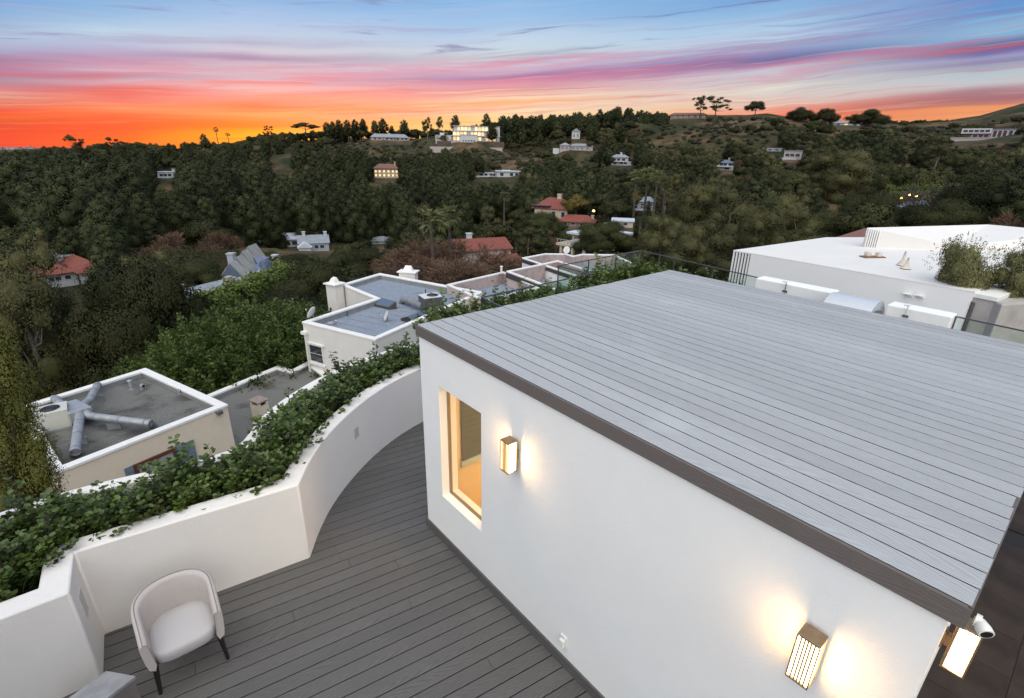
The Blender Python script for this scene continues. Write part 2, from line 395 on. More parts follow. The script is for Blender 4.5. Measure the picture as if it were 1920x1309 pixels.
M = dict(
    stucco=mat('white_stucco', (0.80, 0.80, 0.785), 0.85, 0.03, 1.2, 0.22, 70.0, spec=0.2, stains=((0.62, 0.58, 0.52), 0.9, 0.62, 0.85, 0.16)),
    planter=mat('planter_stucco', (0.77, 0.735, 0.70), 0.85, 0.03, 1.5, 0.28, 60.0, spec=0.2, stains=((0.58, 0.54, 0.48), 1.3, 0.6, 0.85, 0.18)),
    roof_plank=plank_mat('pale_grey_composite', (0.43, 0.43, 0.425), (0.315, 0.315, 0.311), 0.5, 0.5),
    deck_plank=plank_mat('dark_grey_composite', (0.130, 0.123, 0.119), (0.082, 0.078, 0.075), 0.6, 0.25),
    fascia=plank_mat('brown_grey_composite', (0.140, 0.122, 0.112), (0.122, 0.106, 0.098), 0.6, 0.3),
    skirting=plank_mat('skirting_composite', (0.115, 0.108, 0.105), (0.085, 0.08, 0.078), 0.6, 0.3),
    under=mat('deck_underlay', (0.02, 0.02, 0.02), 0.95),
    bronze=mat('brushed_bronze', (0.36, 0.25, 0.15), 0.38, 0.15, 30.0, metal=0.85),
    chairfab=mat('oatmeal_weave', (0.50, 0.455, 0.43), 0.95, 0.06, 160.0, 0.35, 420.0, spec=0.1),
    seatfab=mat('pale_grey_weave', (0.50, 0.475, 0.475), 0.95, 0.05, 160.0, 0.35, 420.0, spec=0.1),
    piping=mat('grey_piping', (0.24, 0.22, 0.22), 0.9),
    blackwood=mat('black_stained_wood', (0.014, 0.011, 0.010), 0.4),
    stone=mat('grey_table_stone', (0.26, 0.26, 0.27), 0.5, 0.25, 6.0, 0.1, 30.0),
    stone_side=mat('brown_table_side', (0.16, 0.14, 0.135), 0.6, 0.15, 6.0),
    plastic=mat('white_plastic', (0.78, 0.77, 0.74), 0.35),
    dark=mat('dark_void', (0.01, 0.01, 0.012), 0.5),
    grey_plate=mat('grey_plate', (0.50, 0.48, 0.43), 0.6),
    soil=mat('potting_soil', (0.03, 0.022, 0.016), 0.95, 0.4, 20.0, 0.8, 40.0),
    frame=mat('bronze_window_frame', (0.30, 0.24, 0.16), 0.45, metal=0.3),
    glass=glass_mat('window_glass', (0.95, 0.93, 0.88)),
    rail_glass=glass_mat('green_rail_glass', (0.90, 0.95, 0.93), 0.02),
    railcap=mat('steel_rail_cap', (0.16, 0.15, 0.145), 0.35, metal=0.7),
    roomwall=mat('cream_room_wall', (0.72, 0.58, 0.40), 0.9),
    roomfloor=mat('tan_room_floor', (0.62, 0.42, 0.22), 0.5, 0.12, 3.0),
    backdrop=mat('grey_green_backdrop', (0.115, 0.135, 0.125), 0.7, 0.1, 8.0),
    teal=mat('pale_teal_sill', (0.42, 0.52, 0.52), 0.6),
    tile=mat('brown_slate_tile', (0.040, 0.029, 0.023), 0.6, 0.35, 2.5, 0.1, 20.0, spec=0.12),
    grout=mat('dark_grout', (0.012, 0.010, 0.009), 0.9),
    cream=mat('cream_render', (0.66, 0.575, 0.45), 0.9, 0.05, 2.0, 0.2, 60.0, spec=0.2, stains=((0.40, 0.34, 0.27), 0.8, 0.6, 0.85, 0.3)),
    white_render=mat('off_white_render', (0.66, 0.63, 0.59), 0.9, 0.04, 2.0, 0.2, 50.0, spec=0.2, stains=((0.45, 0.41, 0.37), 0.7, 0.6, 0.85, 0.25)),
    cap=mat('white_cap_paint', (0.74, 0.72, 0.69), 0.7, 0.06, 4.0, spec=0.3, stains=((0.50, 0.46, 0.42), 2.5, 0.62, 0.8, 0.35)),
    flash=mat('grey_flashing', (0.21, 0.22, 0.23), 0.7, 0.15, 3.0),
    gravel=mat('grey_gravel_roof', (0.150, 0.147, 0.135), 0.95, 0.45, 26.0, 0.9, 40.0, stains=((0.040, 0.036, 0.030), 0.5, 0.48, 0.66, 0.8)),
    capsheet=mat('blue_grey_cap_sheet', (0.215, 0.245, 0.295), 0.85, 0.16, 5.0, 0.3, 90.0, stains=((0.12, 0.13, 0.15), 0.8, 0.56, 0.75, 0.55)),
    duct=mat('silver_grey_duct', (0.33, 0.34, 0.355), 0.5, 0.2, 6.0, metal=0.25),
    acwhite=mat('cream_sheet_metal', (0.52, 0.51, 0.45), 0.5, 0.05, 8.0),
    acgrey=mat('grey_sheet_metal', (0.085, 0.085, 0.09), 0.5, 0.1, 8.0),
    actop=mat('pale_metal_top', (0.60, 0.60, 0.60), 0.45, 0.05, 6.0),
    galv=mat('galvanised_metal', (0.42, 0.44, 0.45), 0.4, 0.2, 12.0, metal=0.4),
    darkred=mat('oxblood_paint', (0.10, 0.026, 0.016), 0.6),
    shutter=mat('blue_grey_shutter', (0.13, 0.18, 0.21), 0.6, 0.1, 6.0),
    winglass=mat('dark_window_glass', (0.035, 0.042, 0.05), 0.08, spec=0.8),
    pinkwall=mat('pink_stucco', (0.50, 0.40, 0.36), 0.9, 0.06, 1.5, 0.2, 40.0, spec=0.2, stains=((0.28, 0.21, 0.19), 1.3, 0.5, 0.75, 0.5)),
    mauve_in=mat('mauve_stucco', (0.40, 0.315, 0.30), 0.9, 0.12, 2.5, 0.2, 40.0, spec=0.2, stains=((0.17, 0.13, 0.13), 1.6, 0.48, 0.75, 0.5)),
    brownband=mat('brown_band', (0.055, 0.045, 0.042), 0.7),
    skylight=mat('skylight_glazing', (0.10, 0.14, 0.19), 0.08, spec=0.9),
    barrel=mat('blue_white_acrylic', (0.50, 0.53, 0.57), 0.3, 0.03, 3.0),
    modern=mat('modern_white_wall', (0.76, 0.75, 0.735), 0.85, 0.02, 0.7, 0.1, 60.0, spec=0.2, stains=((0.60, 0.57, 0.53), 0.4, 0.58, 0.85, 0.2)),
    modern_roof=mat('white_roof_coating', (0.69, 0.665, 0.635), 0.8, 0.03, 0.8, 0.15, 20.0, stains=((0.58, 0.50, 0.42), 0.5, 0.58, 0.85, 0.28)),
    concrete=mat('warm_grey_concrete', (0.38, 0.355, 0.33), 0.9, 0.1, 2.5, 0.25, 40.0, stains=((0.24, 0.21, 0.19), 1.1, 0.5, 0.75, 0.5)),
    cone=mat('tan_vent_cone', (0.62, 0.54, 0.47), 0.7, 0.08, 6.0),
    olive=leaf_mat('olive_leaves', (0.10, 0.105, 0.038), (0.23, 0.215, 0.095), 0.6, 0.3, 0.2, 0.05),
    hedge=leaf_mat('planter_leaves', (0.022, 0.046, 0.008), (0.092, 0.135, 0.026), 0.32, 0.42, 0.15, 0.12),
    hedge2=leaf_mat('terrace_hedge_leaves', (0.050, 0.090, 0.018), (0.115, 0.155, 0.030), 0.5, 0.4, 0.25, 0.12),
    twig=mat('twig_bark', (0.09, 0.065, 0.045), 0.9, 0.2, 10.0),
    bark=mat('grey_brown_bark', (0.075, 0.058, 0.045), 0.95, 0.3, 3.0),
    palebark=mat('pale_bark', (0.20, 0.17, 0.14), 0.9, 0.3, 3.0),
)

# ---------------------------------------------------------------- our house: frame of reference
YAW = R_(-49.933)
HA = np.array([math.cos(YAW), math.sin(YAW), 0.0]); HB = np.array([-HA[1], HA[0], 0.0]); HN = np.array([-1.06175, 5.25776, 0.0])
ROOF_L, ROOF_W, ROOF_Z, FASC = 4.743, 4.786, 2.72, 0.115
def hp(s, t, z=0.0):
    p = HN + HA * s + HB * t; return (p[0], p[1], z)

def board_mesh(name, L, W, T, m, ch=0.0015, core=False):
    """a board along local X, top face at z = 0, top edges eased"""
    l, w = L / 2, W / 2
    prof = [(-w, -T), (w, -T), (w, -ch), (w - ch, 0), (-w + ch, 0), (-w, -ch)]
    vs = [(-l, y, z) for y, z in prof] + [(l, y, z) for y, z in prof]
    fs = [(i, (i + 1) % 6, 6 + (i + 1) % 6, 6 + i) for i in range(6)] + [(5, 4, 3, 2, 1, 0), (6, 7, 8, 9, 10, 11)]
    me = bpy.data.meshes.new(name); me.from_pydata(vs, [], fs)
    bm = bmesh.new(); bm.from_mesh(me); bmesh.ops.recalc_face_normals(bm, faces=bm.faces); bm.to_mesh(me); bm.free()
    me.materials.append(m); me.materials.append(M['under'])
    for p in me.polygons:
        if core and abs(p.normal.y) > 0.95: p.material_index = 1      # side faces: shade of the board gaps put into the colour
    return me
def put(name, me, parent, loc, rz=0.0, rot=None, kind=None):
    o = bpy.data.objects.new(name, me); COL.objects.link(o)
    if parent is not None: o.parent = parent; loc = Vector(loc) - loc_of(parent)
    o.location = loc; o.rotation_euler = rot if rot is not None else (0, 0, rz)
    if kind: o['kind'] = kind
    return o

rnd = random.Random(11)
house = thing('penthouse', 'white rooftop room with a pale grey plank roof, tall window and lit wall lamps', 'house', hp(0, 0, 0))
OV = 0.024
# front wall with the window opening; the other walls plain
WS0, WS1, WZ0, WZ1, WT = 0.395, 1.172, 0.682, 2.124, 0.22
w = MB()
OVR = 0.055
ss = [OV, WS0, WS1, ROOF_L - OVR]; zs = [-0.3, WZ0, WZ1, ROOF_Z - FASC + 0.03]
for t in (OV, OV + WT):
    for i in range(3):
        for j in range(3):
            if i == 1 and j == 1: continue
            w.quad(hp(ss[i], t, zs[j]), hp(ss[i + 1], t, zs[j]), hp(ss[i + 1], t, zs[j + 1]), hp(ss[i], t, zs[j + 1]))
for (s0, z0, s1, z1) in ((WS0, WZ0, WS1, WZ0), (WS1, WZ0, WS1, WZ1), (WS1, WZ1, WS0, WZ1), (WS0, WZ1, WS0, WZ0)):
    w.quad(hp(s0, OV, z0), hp(s1, OV, z1), hp(s1, OV + WT, z1), hp(s0, OV + WT, z0))
for s in (ss[0], ss[3]):
    w.quad(hp(s, OV, zs[0]), hp(s, OV + WT, zs[0]), hp(s, OV + WT, zs[3]), hp(s, OV, zs[3]))
fw_ = w.build('front_wall', M['stucco'], house, kind=None)
w = MB()
z1 = ROOF_Z - FASC + 0.03
TB = ROOF_W - OV
for (s0, s1, t0, t1) in ((OV, OV + 0.2, OV + WT, TB), (ROOF_L - OVR - 0.2, ROOF_L - OVR, OV + WT, TB), (OV + 0.2, ROOF_L - OVR - 0.2, TB - 0.2, TB)):
    w.prism([hp(s0, t0), hp(s1, t0), hp(s1, t1), hp(s0, t1)], -0.3, z1)
w.build('side_walls', M['stucco'], house)
# roof: deck, fascia boards, planks one by one
roof = MB().prism([hp(0.03, 0.03), hp(ROOF_L - 0.03, 0.03), hp(ROOF_L - 0.03, ROOF_W - 0.03), hp(0.03, ROOF_W - 0.03)], ROOF_Z - FASC + 0.032, ROOF_Z - 0.026).build('roof', M['under'], house)
NP = 32; pitch = (ROOF_W - 0.022) / NP
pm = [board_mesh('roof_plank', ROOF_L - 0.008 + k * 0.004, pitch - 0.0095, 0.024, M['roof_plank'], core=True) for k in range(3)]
for i in range(NP):
    c = hp(ROOF_L / 2 - 0.003 + rnd.uniform(-0.0015, 0.0015), 0.020 + pitch * (i + 0.5), ROOF_Z + rnd.uniform(-0.0008, 0.0008))
    put('plank', pm[i % 3], roof, c, YAW)
fm = board_mesh('fascia_board', ROOF_L, FASC, 0.018, M['fascia'])
fm2 = board_mesh('fascia_board', ROOF_W, FASC, 0.018, M['fascia'])
zc = ROOF_Z - FASC / 2 - 0.0005
put('fascia_board', fm, house, hp(ROOF_L / 2, -0.002, zc), rot=(R_(90), 0, YAW))
put('fascia_board', fm2, house, hp(ROOF_L + 0.001, ROOF_W / 2, zc), rot=(R_(90), 0, YAW + R_(90)))
put('fascia_board', fm2, house, hp(-0.001, ROOF_W / 2, zc), rot=(R_(90), 0, YAW - R_(90)))
put('fascia_board', fm, house, hp(ROOF_L / 2, ROOF_W + 0.002, zc), rot=(R_(90), 0, YAW + R_(180)))
# skirting board at the foot of the front wall and round the left corner
sk = board_mesh('skirting_board', ROOF_L - 2 * OV + 0.04, 0.115, 0.02, M['skirting'])
put('skirting_board', sk, house, hp(ROOF_L / 2 - 0.01, OV - 0.021, 0.0575), rot=(R_(90), 0, YAW))
sk2 = board_mesh('skirting_board', ROOF_W - 0.1, 0.115, 0.02, M['skirting'])
put('skirting_board', sk2, house, hp(OV - 0.021, ROOF_W / 2 + 0.04, 0.0575), rot=(R_(90), 0, YAW - R_(90)))
# window: frame, pane, sill
win = MB()
fd0, fd1, fwid = OV + 0.10, OV + 0.14, 0.009
for (s0, s1, z0, z1) in ((WS0, WS0 + fwid, WZ0, WZ1), (WS1 - fwid, WS1, WZ0, WZ1), (WS0 + fwid, WS1 - fwid, WZ0, WZ0 + fwid), (WS0 + fwid, WS1 - fwid, WZ1 - fwid, WZ1)):
    win.prism([hp(s0 + .001, fd0), hp(s1 - .001, fd0), hp(s1 - .001, fd1), hp(s0 + .001, fd1)], z0 + .001, z1 - .001)
window = win.build('window', M['frame'], house)
MB().prism([hp(WS0 + fwid, fd0 + 0.015), hp(WS1 - fwid, fd0 + 0.015), hp(WS1 - fwid, fd0 + 0.023), hp(WS0 + fwid, fd0 + 0.023)], WZ0 + fwid, WZ1 - fwid).build('pane', M['glass'], window)
# the room seen through it
MB().prism([hp(0.25, 0.26), hp(ROOF_L - .25, 0.26), hp(ROOF_L - .25, TB - .22), hp(0.25, TB - .22)], -0.06, 0.02).build('room_floor', M['roomfloor'], house)
rw = MB()
rw.prism([hp(0.226, 0.262), hp(0.25, 0.262), hp(0.25, TB - .22), hp(0.226, TB - .22)], 0.02, 2.55)
rw.prism([hp(0.25, 2.2), hp(ROOF_L - .26, 2.2), hp(ROOF_L - .26, 2.3), hp(0.25, 2.3)], 0.02, 2.55)
rw.prism([hp(0.26, 0.262), hp(ROOF_L - .26, 0.262), hp(ROOF_L - .26, 2.19), hp(0.26, 2.19)], 2.56, 2.60)
rw.build('room_walls', M['roomwall'], house)
lamp_m = mat('room_lamp_glow', (1, 0.8, 0.5), 0.6, emit=(1.0, 0.72, 0.38), estr=27.0)
ceil = thing('ceiling_light', 'warm ceiling light glowing inside the room behind the tall window', 'ceiling light', hp(1.9, 1.25, 2.50))
MB().prism([hp(1.3, 0.9), hp(2.6, 0.9), hp(2.6, 1.6), hp(1.3, 1.6)], 2.525, 2.545).build('diffuser', lamp_m, ceil)
MB().ring([hp(1.26, 0.86), hp(2.64, 0.86), hp(2.64, 1.64), hp(1.26, 1.64)], [hp(1.3, 0.9), hp(2.6, 0.9), hp(2.6, 1.6), hp(1.3, 1.6)], 2.515, 2.555).build('frame', M['plastic'], ceil)
bl = thing('deck_view_backdrop', 'grey green slatted blind for the deck view through the side window of the room', 'backdrop', hp(0.27, 1.2, 0.86))  # made-up slats standing in for deck boards seen outside through the side window
def ibox(mb, s0, s1, t0, t1, z0, z1): return mb.prism([hp(s0, t0), hp(s1, t0), hp(s1, t1), hp(s0, t1)], z0, z1)
for k in range(18): ibox(MB(), 0.262, 0.272, 0.395, 1.95, 0.945 + k * 0.075, 0.945 + k * 0.075 + 0.071).build('slat', M['backdrop'], bl)
ibox(MB(), 0.252, 0.285, 0.385, 1.97, 0.86, 0.942).build('bottom_rail', M['teal'], bl)

# wall lamps --------------------------------------------------------------------------------
glow = mat('lamp_side_glass', (1.0, 0.86, 0.62), 0.6, emit=(1.0, 0.57, 0.20), estr=27.0)
glow_front = mat('lamp_opal_glass', (1.0, 0.9, 0.7), 0.6, emit=(1.0, 0.80, 0.50), estr=3.2)
def wall_lamp(origin, ux, uy, label):
    """origin on the wall at the lamp's foot centre, ux along the wall, uy out of the wall"""
    ux, uy = np.array(ux), np.array(uy)
    def P(x, y, z): return tuple(np.array(origin) + ux * x + uy * y + np.array([0, 0, z]))
    def bx(mb, x0, x1, y0, y1, z0, z1): mb.prism([P(x0, y0, 0), P(x1, y0, 0), P(x1, y1, 0), P(x0, y1, 0)], origin[2] + z0, origin[2] + z1)
    lp = thing('wall_lamp', label, 'wall lamp', tuple(origin), 'lit bronze wall lamps on the rooftop room')
    W, D0, D1, H = 0.058, 0.034, 0.142, 0.32
    k = MB(); bx(k, -W, W, D0, D1, H - 0.012, H); k.build('top_cap', M['bronze'], lp, bevel=0.002)
    k = MB(); bx(k, -W, W, D0, D1, 0.0, 0.010); k.build('bottom_cap', M['bronze'], lp, bevel=0.002)
    k = MB(); bx(k, -W + .004, W - .004, D0, D0 + .007, 0.010, H - 0.012); k.build('back_plate', M['bronze'], lp)
    k = MB(); bx(k, -0.035, 0.035, 0.001, 0.012, 0.10, 0.21); bx(k, -0.022, 0.022, 0.012, D0, 0.12, 0.19); k.build('wall_bracket', M['bronze'], lp, bevel=0.002)
    k = MB(); bx(k, -W + .010, W - .010, D1 - 0.016, D1 - 0.010, 0.0105, H - 0.0125); k.build('front_glass', glow_front, lp)
    for x in (-W + .007, W - .010):
        k = MB(); bx(k, x, x + .003, D0 + 0.040, D1 - 0.010, 0.0105, H - 0.0125); k.build('side_glass', glow, lp)
        k = MB(); bx(k, x, x + .003, D0 + 0.012, D0 + 0.0395, 0.0105, H - 0.0125); k.build('side_glass', glow_front, lp)
    for x in (-W + .003, -0.0335, -0.0155, 0.0, 0.0155, 0.0335, W - .003):
        e = 0.0036 if abs(x) > W - 0.01 else 0.0029
        k = MB(); bx(k, x - e, x + e, D1 - 0.008, D1, 0.010, H - 0.012); k.build('bar', M['bronze'], lp)
    for x in (-W + .003, W - .003):
        k = MB(); bx(k, x - .003, x + .003, D0 + .007, D0 + 0.014, 0.010, H - 0.012); k.build('bar', M['bronze'], lp)
    return lp
NF = -HB
wall_lamp(hp(1.71, OV, 1.80), HA, NF, 'lit bronze wall lamp beside the tall window')
wall_lamp(hp(4.25, OV, 1.835), HA, NF, 'lit bronze wall lamp low on the front wall, far from the window')
wall_lamp(hp(ROOF_L - OVR, 0.69, 1.83), -HB, HA, 'lit wall lamp round the corner, under the white camera')
# security camera on the corner fascia
cc = np.array(hp(ROOF_L + 0.02, 0.16, 2.57))
sc = thing('security_camera', 'white round security camera on the roof corner above the lamp', 'security camera', tuple(cc))
k = MB(); k.tube([tuple(cc), tuple(cc + HA * 0.02)], 0.030, 16); k.build('mount', M['plastic'], sc, smooth=40)
dcam = (HA * 0.5 - HB * 0.62 + np.array([0, 0, -0.18])); dcam /= np.linalg.norm(dcam)
c0 = cc + HA * 0.015
k = MB(); k.tube([tuple(c0 - dcam * 0.02), tuple(c0), tuple(c0 + dcam * 0.035), tuple(c0 + dcam * 0.06)], [0.010, 0.024, 0.031, 0.030], 18, caps=True); k.build('housing', M['plastic'], sc, smooth=50)
k = MB(); k.tube([tuple(c0 + dcam * 0.0605), tuple(c0 + dcam * 0.0625)], 0.023, 18); k.build('lens', M['dark'], sc, smooth=40)
# outlet cover on the front wall
oc = hp(2.452, OV, 0.235)
ol = thing('outlet_cover', 'small white outdoor outlet cover low on the front wall', 'outlet', oc)
def fbox(mb, s0, s1, t0, t1, z0, z1): return mb.prism([hp(s0, t0), hp(s1, t0), hp(s1, t1), hp(s0, t1)], z0, z1)
fbox(MB(), 2.412, 2.492, OV - 0.014, OV - 0.0005, 0.237, 0.365).build('plate', M['plastic'], ol, bevel=0.003)
fbox(MB(), 2.428, 2.478, OV - 0.045, OV - 0.0145, 0.25, 0.335).build('flip_lid', M['plastic'], ol, bevel=0.004)
fbox(MB(), 2.446, 2.454, OV - 0.0175, OV - 0.0143, 0.344, 0.352).build('screw', M['dark'], ol)

# ---------------------------------------------------------------- deck with its boards
deck = MB().prism([(-6.6, 0.2), (3.4, -1.2), hp(ROOF_L, 0.5)[:2], hp(0.5, 0.5)[:2], hp(0.5, 4.5)[:2], (-0.6, 9.2), (-2.2, 8.0), (-2.6, 6.0), (-2.5, 4.5), (-4.4, 3.4)], -0.32, -0.03).build('deck', M['under'], None, kind='structure')
DA = R_(31.2); da = np.array([math.cos(DA), math.sin(DA)]); db_ = np.array([-da[1], da[0]])
DP = 0.1475
inner = [(-6.5, 0.85), (-3.64, 3.165), (-3.965, 3.61), (-2.335, 4.665)]
arc_pts = [(-2.335, 4.665), (-2.385, 5.12), (-2.385, 5.62), (-2.31, 6.16), (-2.17, 6.72), (-1.965, 7.25), (-1.69, 7.74), (-1.35, 8.18), (-0.93, 8.58), (-0.45, 8.92)]
def catmull(pts, k=6):
    out = []
    for i in range(len(pts) - 1):
        p0, p1, p2, p3 = (np.array(pts[max(0, min(len(pts) - 1, i + j))]) for j in (-1, 0, 1, 2))
        for q in range(k):
            t = q / k; out.append(tuple(0.5 * ((2 * p1) + (-p0 + p2) * t + (2 * p0 - 5 * p1 + 4 * p2 - p3) * t * t + (-p0 + 3 * p1 - 3 * p2 + p3) * t ** 3)))
    out.append(tuple(pts[-1])); return out
arc = catmull(arc_pts)
PLH = 1.03
# the deck's outline; each board row is cut to it (running on a little under walls and skirting)
outline = [(-6.6, 0.5), (3.2, -1.4)] + [hp(ROOF_L, 0.1)[:2], hp(0.1, 0.1)[:2], hp(0.1, 4.7)[:2]] + [(p[0] - 0.08, p[1]) for p in arc[::-1][:-1]] + [(-2.42, 4.70), (-4.05, 3.66), (-3.72, 3.17)]
op = [(np.array(p) @ da, np.array(p) @ db_) for p in outline]
v_lo = min(p[1] for p in op); v_hi = max(p[1] for p in op)
nrow = int((v_hi - v_lo) / DP) + 1
lens = {}
prng = random.Random(5)
def deck_plank(u0, u1, v):
    L = round(u1 - u0, 2)
    if L < 0.06: return
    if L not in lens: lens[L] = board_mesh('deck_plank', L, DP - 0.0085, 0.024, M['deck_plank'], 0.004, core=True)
    um = (u0 + u1) / 2
    p = da * um + db_ * v
    put('plank', lens[L], deck, (p[0], p[1], prng.uniform(-0.001, 0.0)), DA)
for r in range(nrow):
    v = v_lo + (r + 0.5) * DP
    for side in (0,):
        xs = []
        for i in range(len(op)):
            (u0, v0), (u1, v1) = op[i], op[(i + 1) % len(op)]
            if (v0 <= v) != (v1 <= v): xs.append(u0 + (u1 - u0) * (v - v0) / (v1 - v0))
        xs.sort()
        for a0, a1 in zip(xs[0::2], xs[1::2]):
            a0 -= 0.03; a1 += 0.03
            cuts = []; c = a0 + prng.uniform(0.7, 3.2)
            while c < a1 - 0.5: cuts.append(c); c += 3.0
            ends = [a0] + cuts + [a1]
            for q in range(len(ends) - 1):
                deck_plank(ends[q] + (0.0015 if q else 0), ends[q + 1] - (0.0015 if q < len(ends) - 2 else 0), v)

# ---------------------------------------------------------------- planter: walls, soil, drain covers
pl = thing('planter_wall', 'white curved planter wall bounding the plank deck, full of green shrubs', 'planter', (-2.6, 5.0, 0))
def dense(path, step=0.12):
    out = []
    for p, q in zip(path[:-1], path[1:]):
        p, q = np.array(p), np.array(q); n = max(1, int(np.linalg.norm(q - p) / step))
        out += [tuple(p + (q - p) * i / n) for i in range(n)]
    return out + [tuple(path[-1])]
inn = inner[:-1] + [arc[0]] + [p for p in arc if math.hypot(p[0] - arc[0][0], p[1] - arc[0][1]) > 0.24]
MB().strip(inn, offset_path(inn, 0.215), -0.3, PLH).build('inner_wall', M['planter'], pl, smooth=30, bevel=0.018)
backp = catmull([(-7.6, 1.35), (-6.0, 2.75), (-4.72, 4.15), (-3.75, 4.78), (-3.2, 5.25), (-3.22, 6.1), (-3.08, 6.85), (-2.78, 7.6), (-2.34, 8.25), (-1.8, 8.85), (-1.0, 9.4)], 4)
MB().strip(backp, offset_path(backp, 0.16), -0.3, PLH + 0.06).build('back_wall', M['planter'], pl, smooth=30, bevel=0.015)
soil_in = offset_path(inn, 0.12)
MB().add([(x, y, 0.80) for x, y in soil_in + backp[::-1]], [tuple(range(len(soil_in) + len(backp)))]).build('soil', M['soil'], pl)
# cover plates set into the wall
def plate_on_wall(pt, tangent, z0, z1, wd, label, m):
    tx = np.array([tangent[0], tangent[1], 0.0]); tx /= np.linalg.norm(tx); n = np.array([tx[1], -tx[0], 0.0])
    c = np.array([pt[0], pt[1], 0.0])
    o = thing('cover_plate', label, 'cover plate', (pt[0], pt[1], z0), 'cover plates in the planter wall')
    q = lambda x, y: tuple(c + tx * x + n * y)
    MB().prism([q(-wd, -0.01), q(wd, -0.01), q(wd, 0.006), q(-wd, 0.006)], z0, z1).build('plate', m, o, bevel=0.002)
    f = wd + 0.008
    MB().ring(ccw([q(-f, 0.002)[:2], q(f, 0.002)[:2], q(f, 0.009)[:2], q(-f, 0.009)[:2]]), ccw([q(-f + .004, 0.003)[:2], q(f - .004, 0.003)[:2], q(f - .004, 0.008)[:2], q(-f + .004, 0.008)[:2]]), z0 - 0.008, z0 - 0.001).build('rim', m, o)
i0 = min(range(len(arc)), key=lambda i: abs(arc[i][1] - 6.42))
tg = np.array(arc[i0 + 1]) - np.array(arc[i0 - 1])
plate_on_wall(arc[i0], tg, 0.57, 0.72, 0.055, 'square grey cover plate in the curved white planter wall', M['grey_plate'])
plate_on_wall((-3.80, 3.385), (-0.325, 0.445), 0.55, 0.80, 0.06, 'grey cover plate in the short planter wall by the armchair', M['grey_plate'])

# the building below the deck
hb = thing('house_base', 'white lower storeys of the house below the planked terrace', 'house', (-1, 7, -9.5))
outer = offset_path(backp, 0.12)
MB().prism(outer + [hp(-0.9, 4.9)[:2], hp(0.5, 1.0)[:2], (3.3, -1.5), (-1.25, -0.15), (-7.4, -0.15)], -10.0, -0.325).build('wall', M['stucco'], hb)
MB().prism([(-8.5, -7.0), (-1.3, -7.0), (-1.3, -0.2), (-8.5, -0.2)], -10.0, 2.9).build('unseen_shade_block', M['stucco'], hb)  # unseen mass added behind the view to shade the near-left planter wall
terr = MB().prism([hp(-5.3, 4.70), hp(-5.45, 9.1), hp(-6.95, 9.1), hp(-7.05, 13.7), hp(-2.0, 13.0), hp(9.0, 12.9), hp(9.0, 6.0), hp(4.6, 6.0), hp(0.2, 4.9)], -0.12, -0.02).build('rear_terrace', M['tile'], None, kind='structure')
MB().prism([hp(-5.2, 4.8), hp(-5.35, 9.2), hp(-6.85, 9.2), hp(-6.95, 13.6), hp(-2.0, 12.9), hp(8.9, 12.8), hp(8.9, 6.1), hp(4.6, 6.1), hp(0.2, 5.0)], -10.0, -0.125).build('rear_wall', M['stucco'], hb)

# dark slate terrace on the right
tt = MB().prism([hp(ROOF_L - 0.15, -1.6), hp(9.5, -1.6), hp(9.5, 5.98), hp(ROOF_L - 0.15, 5.98)], -0.2, -0.034).build('slate_terrace', M['grout'], None, kind='structure')
tile_me = board_mesh('slate_tile', 0.596, 0.596, 0.02, M['tile'], 0.002)
for i in range(8):
    for j in range(12):
        c = hp(ROOF_L + 0.16 + 0.6 * i, -1.3 + 0.6 * j, -0.018 + rnd.uniform(-0.001, 0.001))
        put('tile', tile_me, tt, c, YAW)
# grey trim of the glazed door in the right wall
MB().prism([hp(ROOF_L - OVR + .002, 0.30), hp(ROOF_L - 0.005, 0.30), hp(ROOF_L - 0.005, 0.36), hp(ROOF_L - OVR + .002, 0.36)], 0.0, 1.45).build('door_trim', M['skirting'], house)

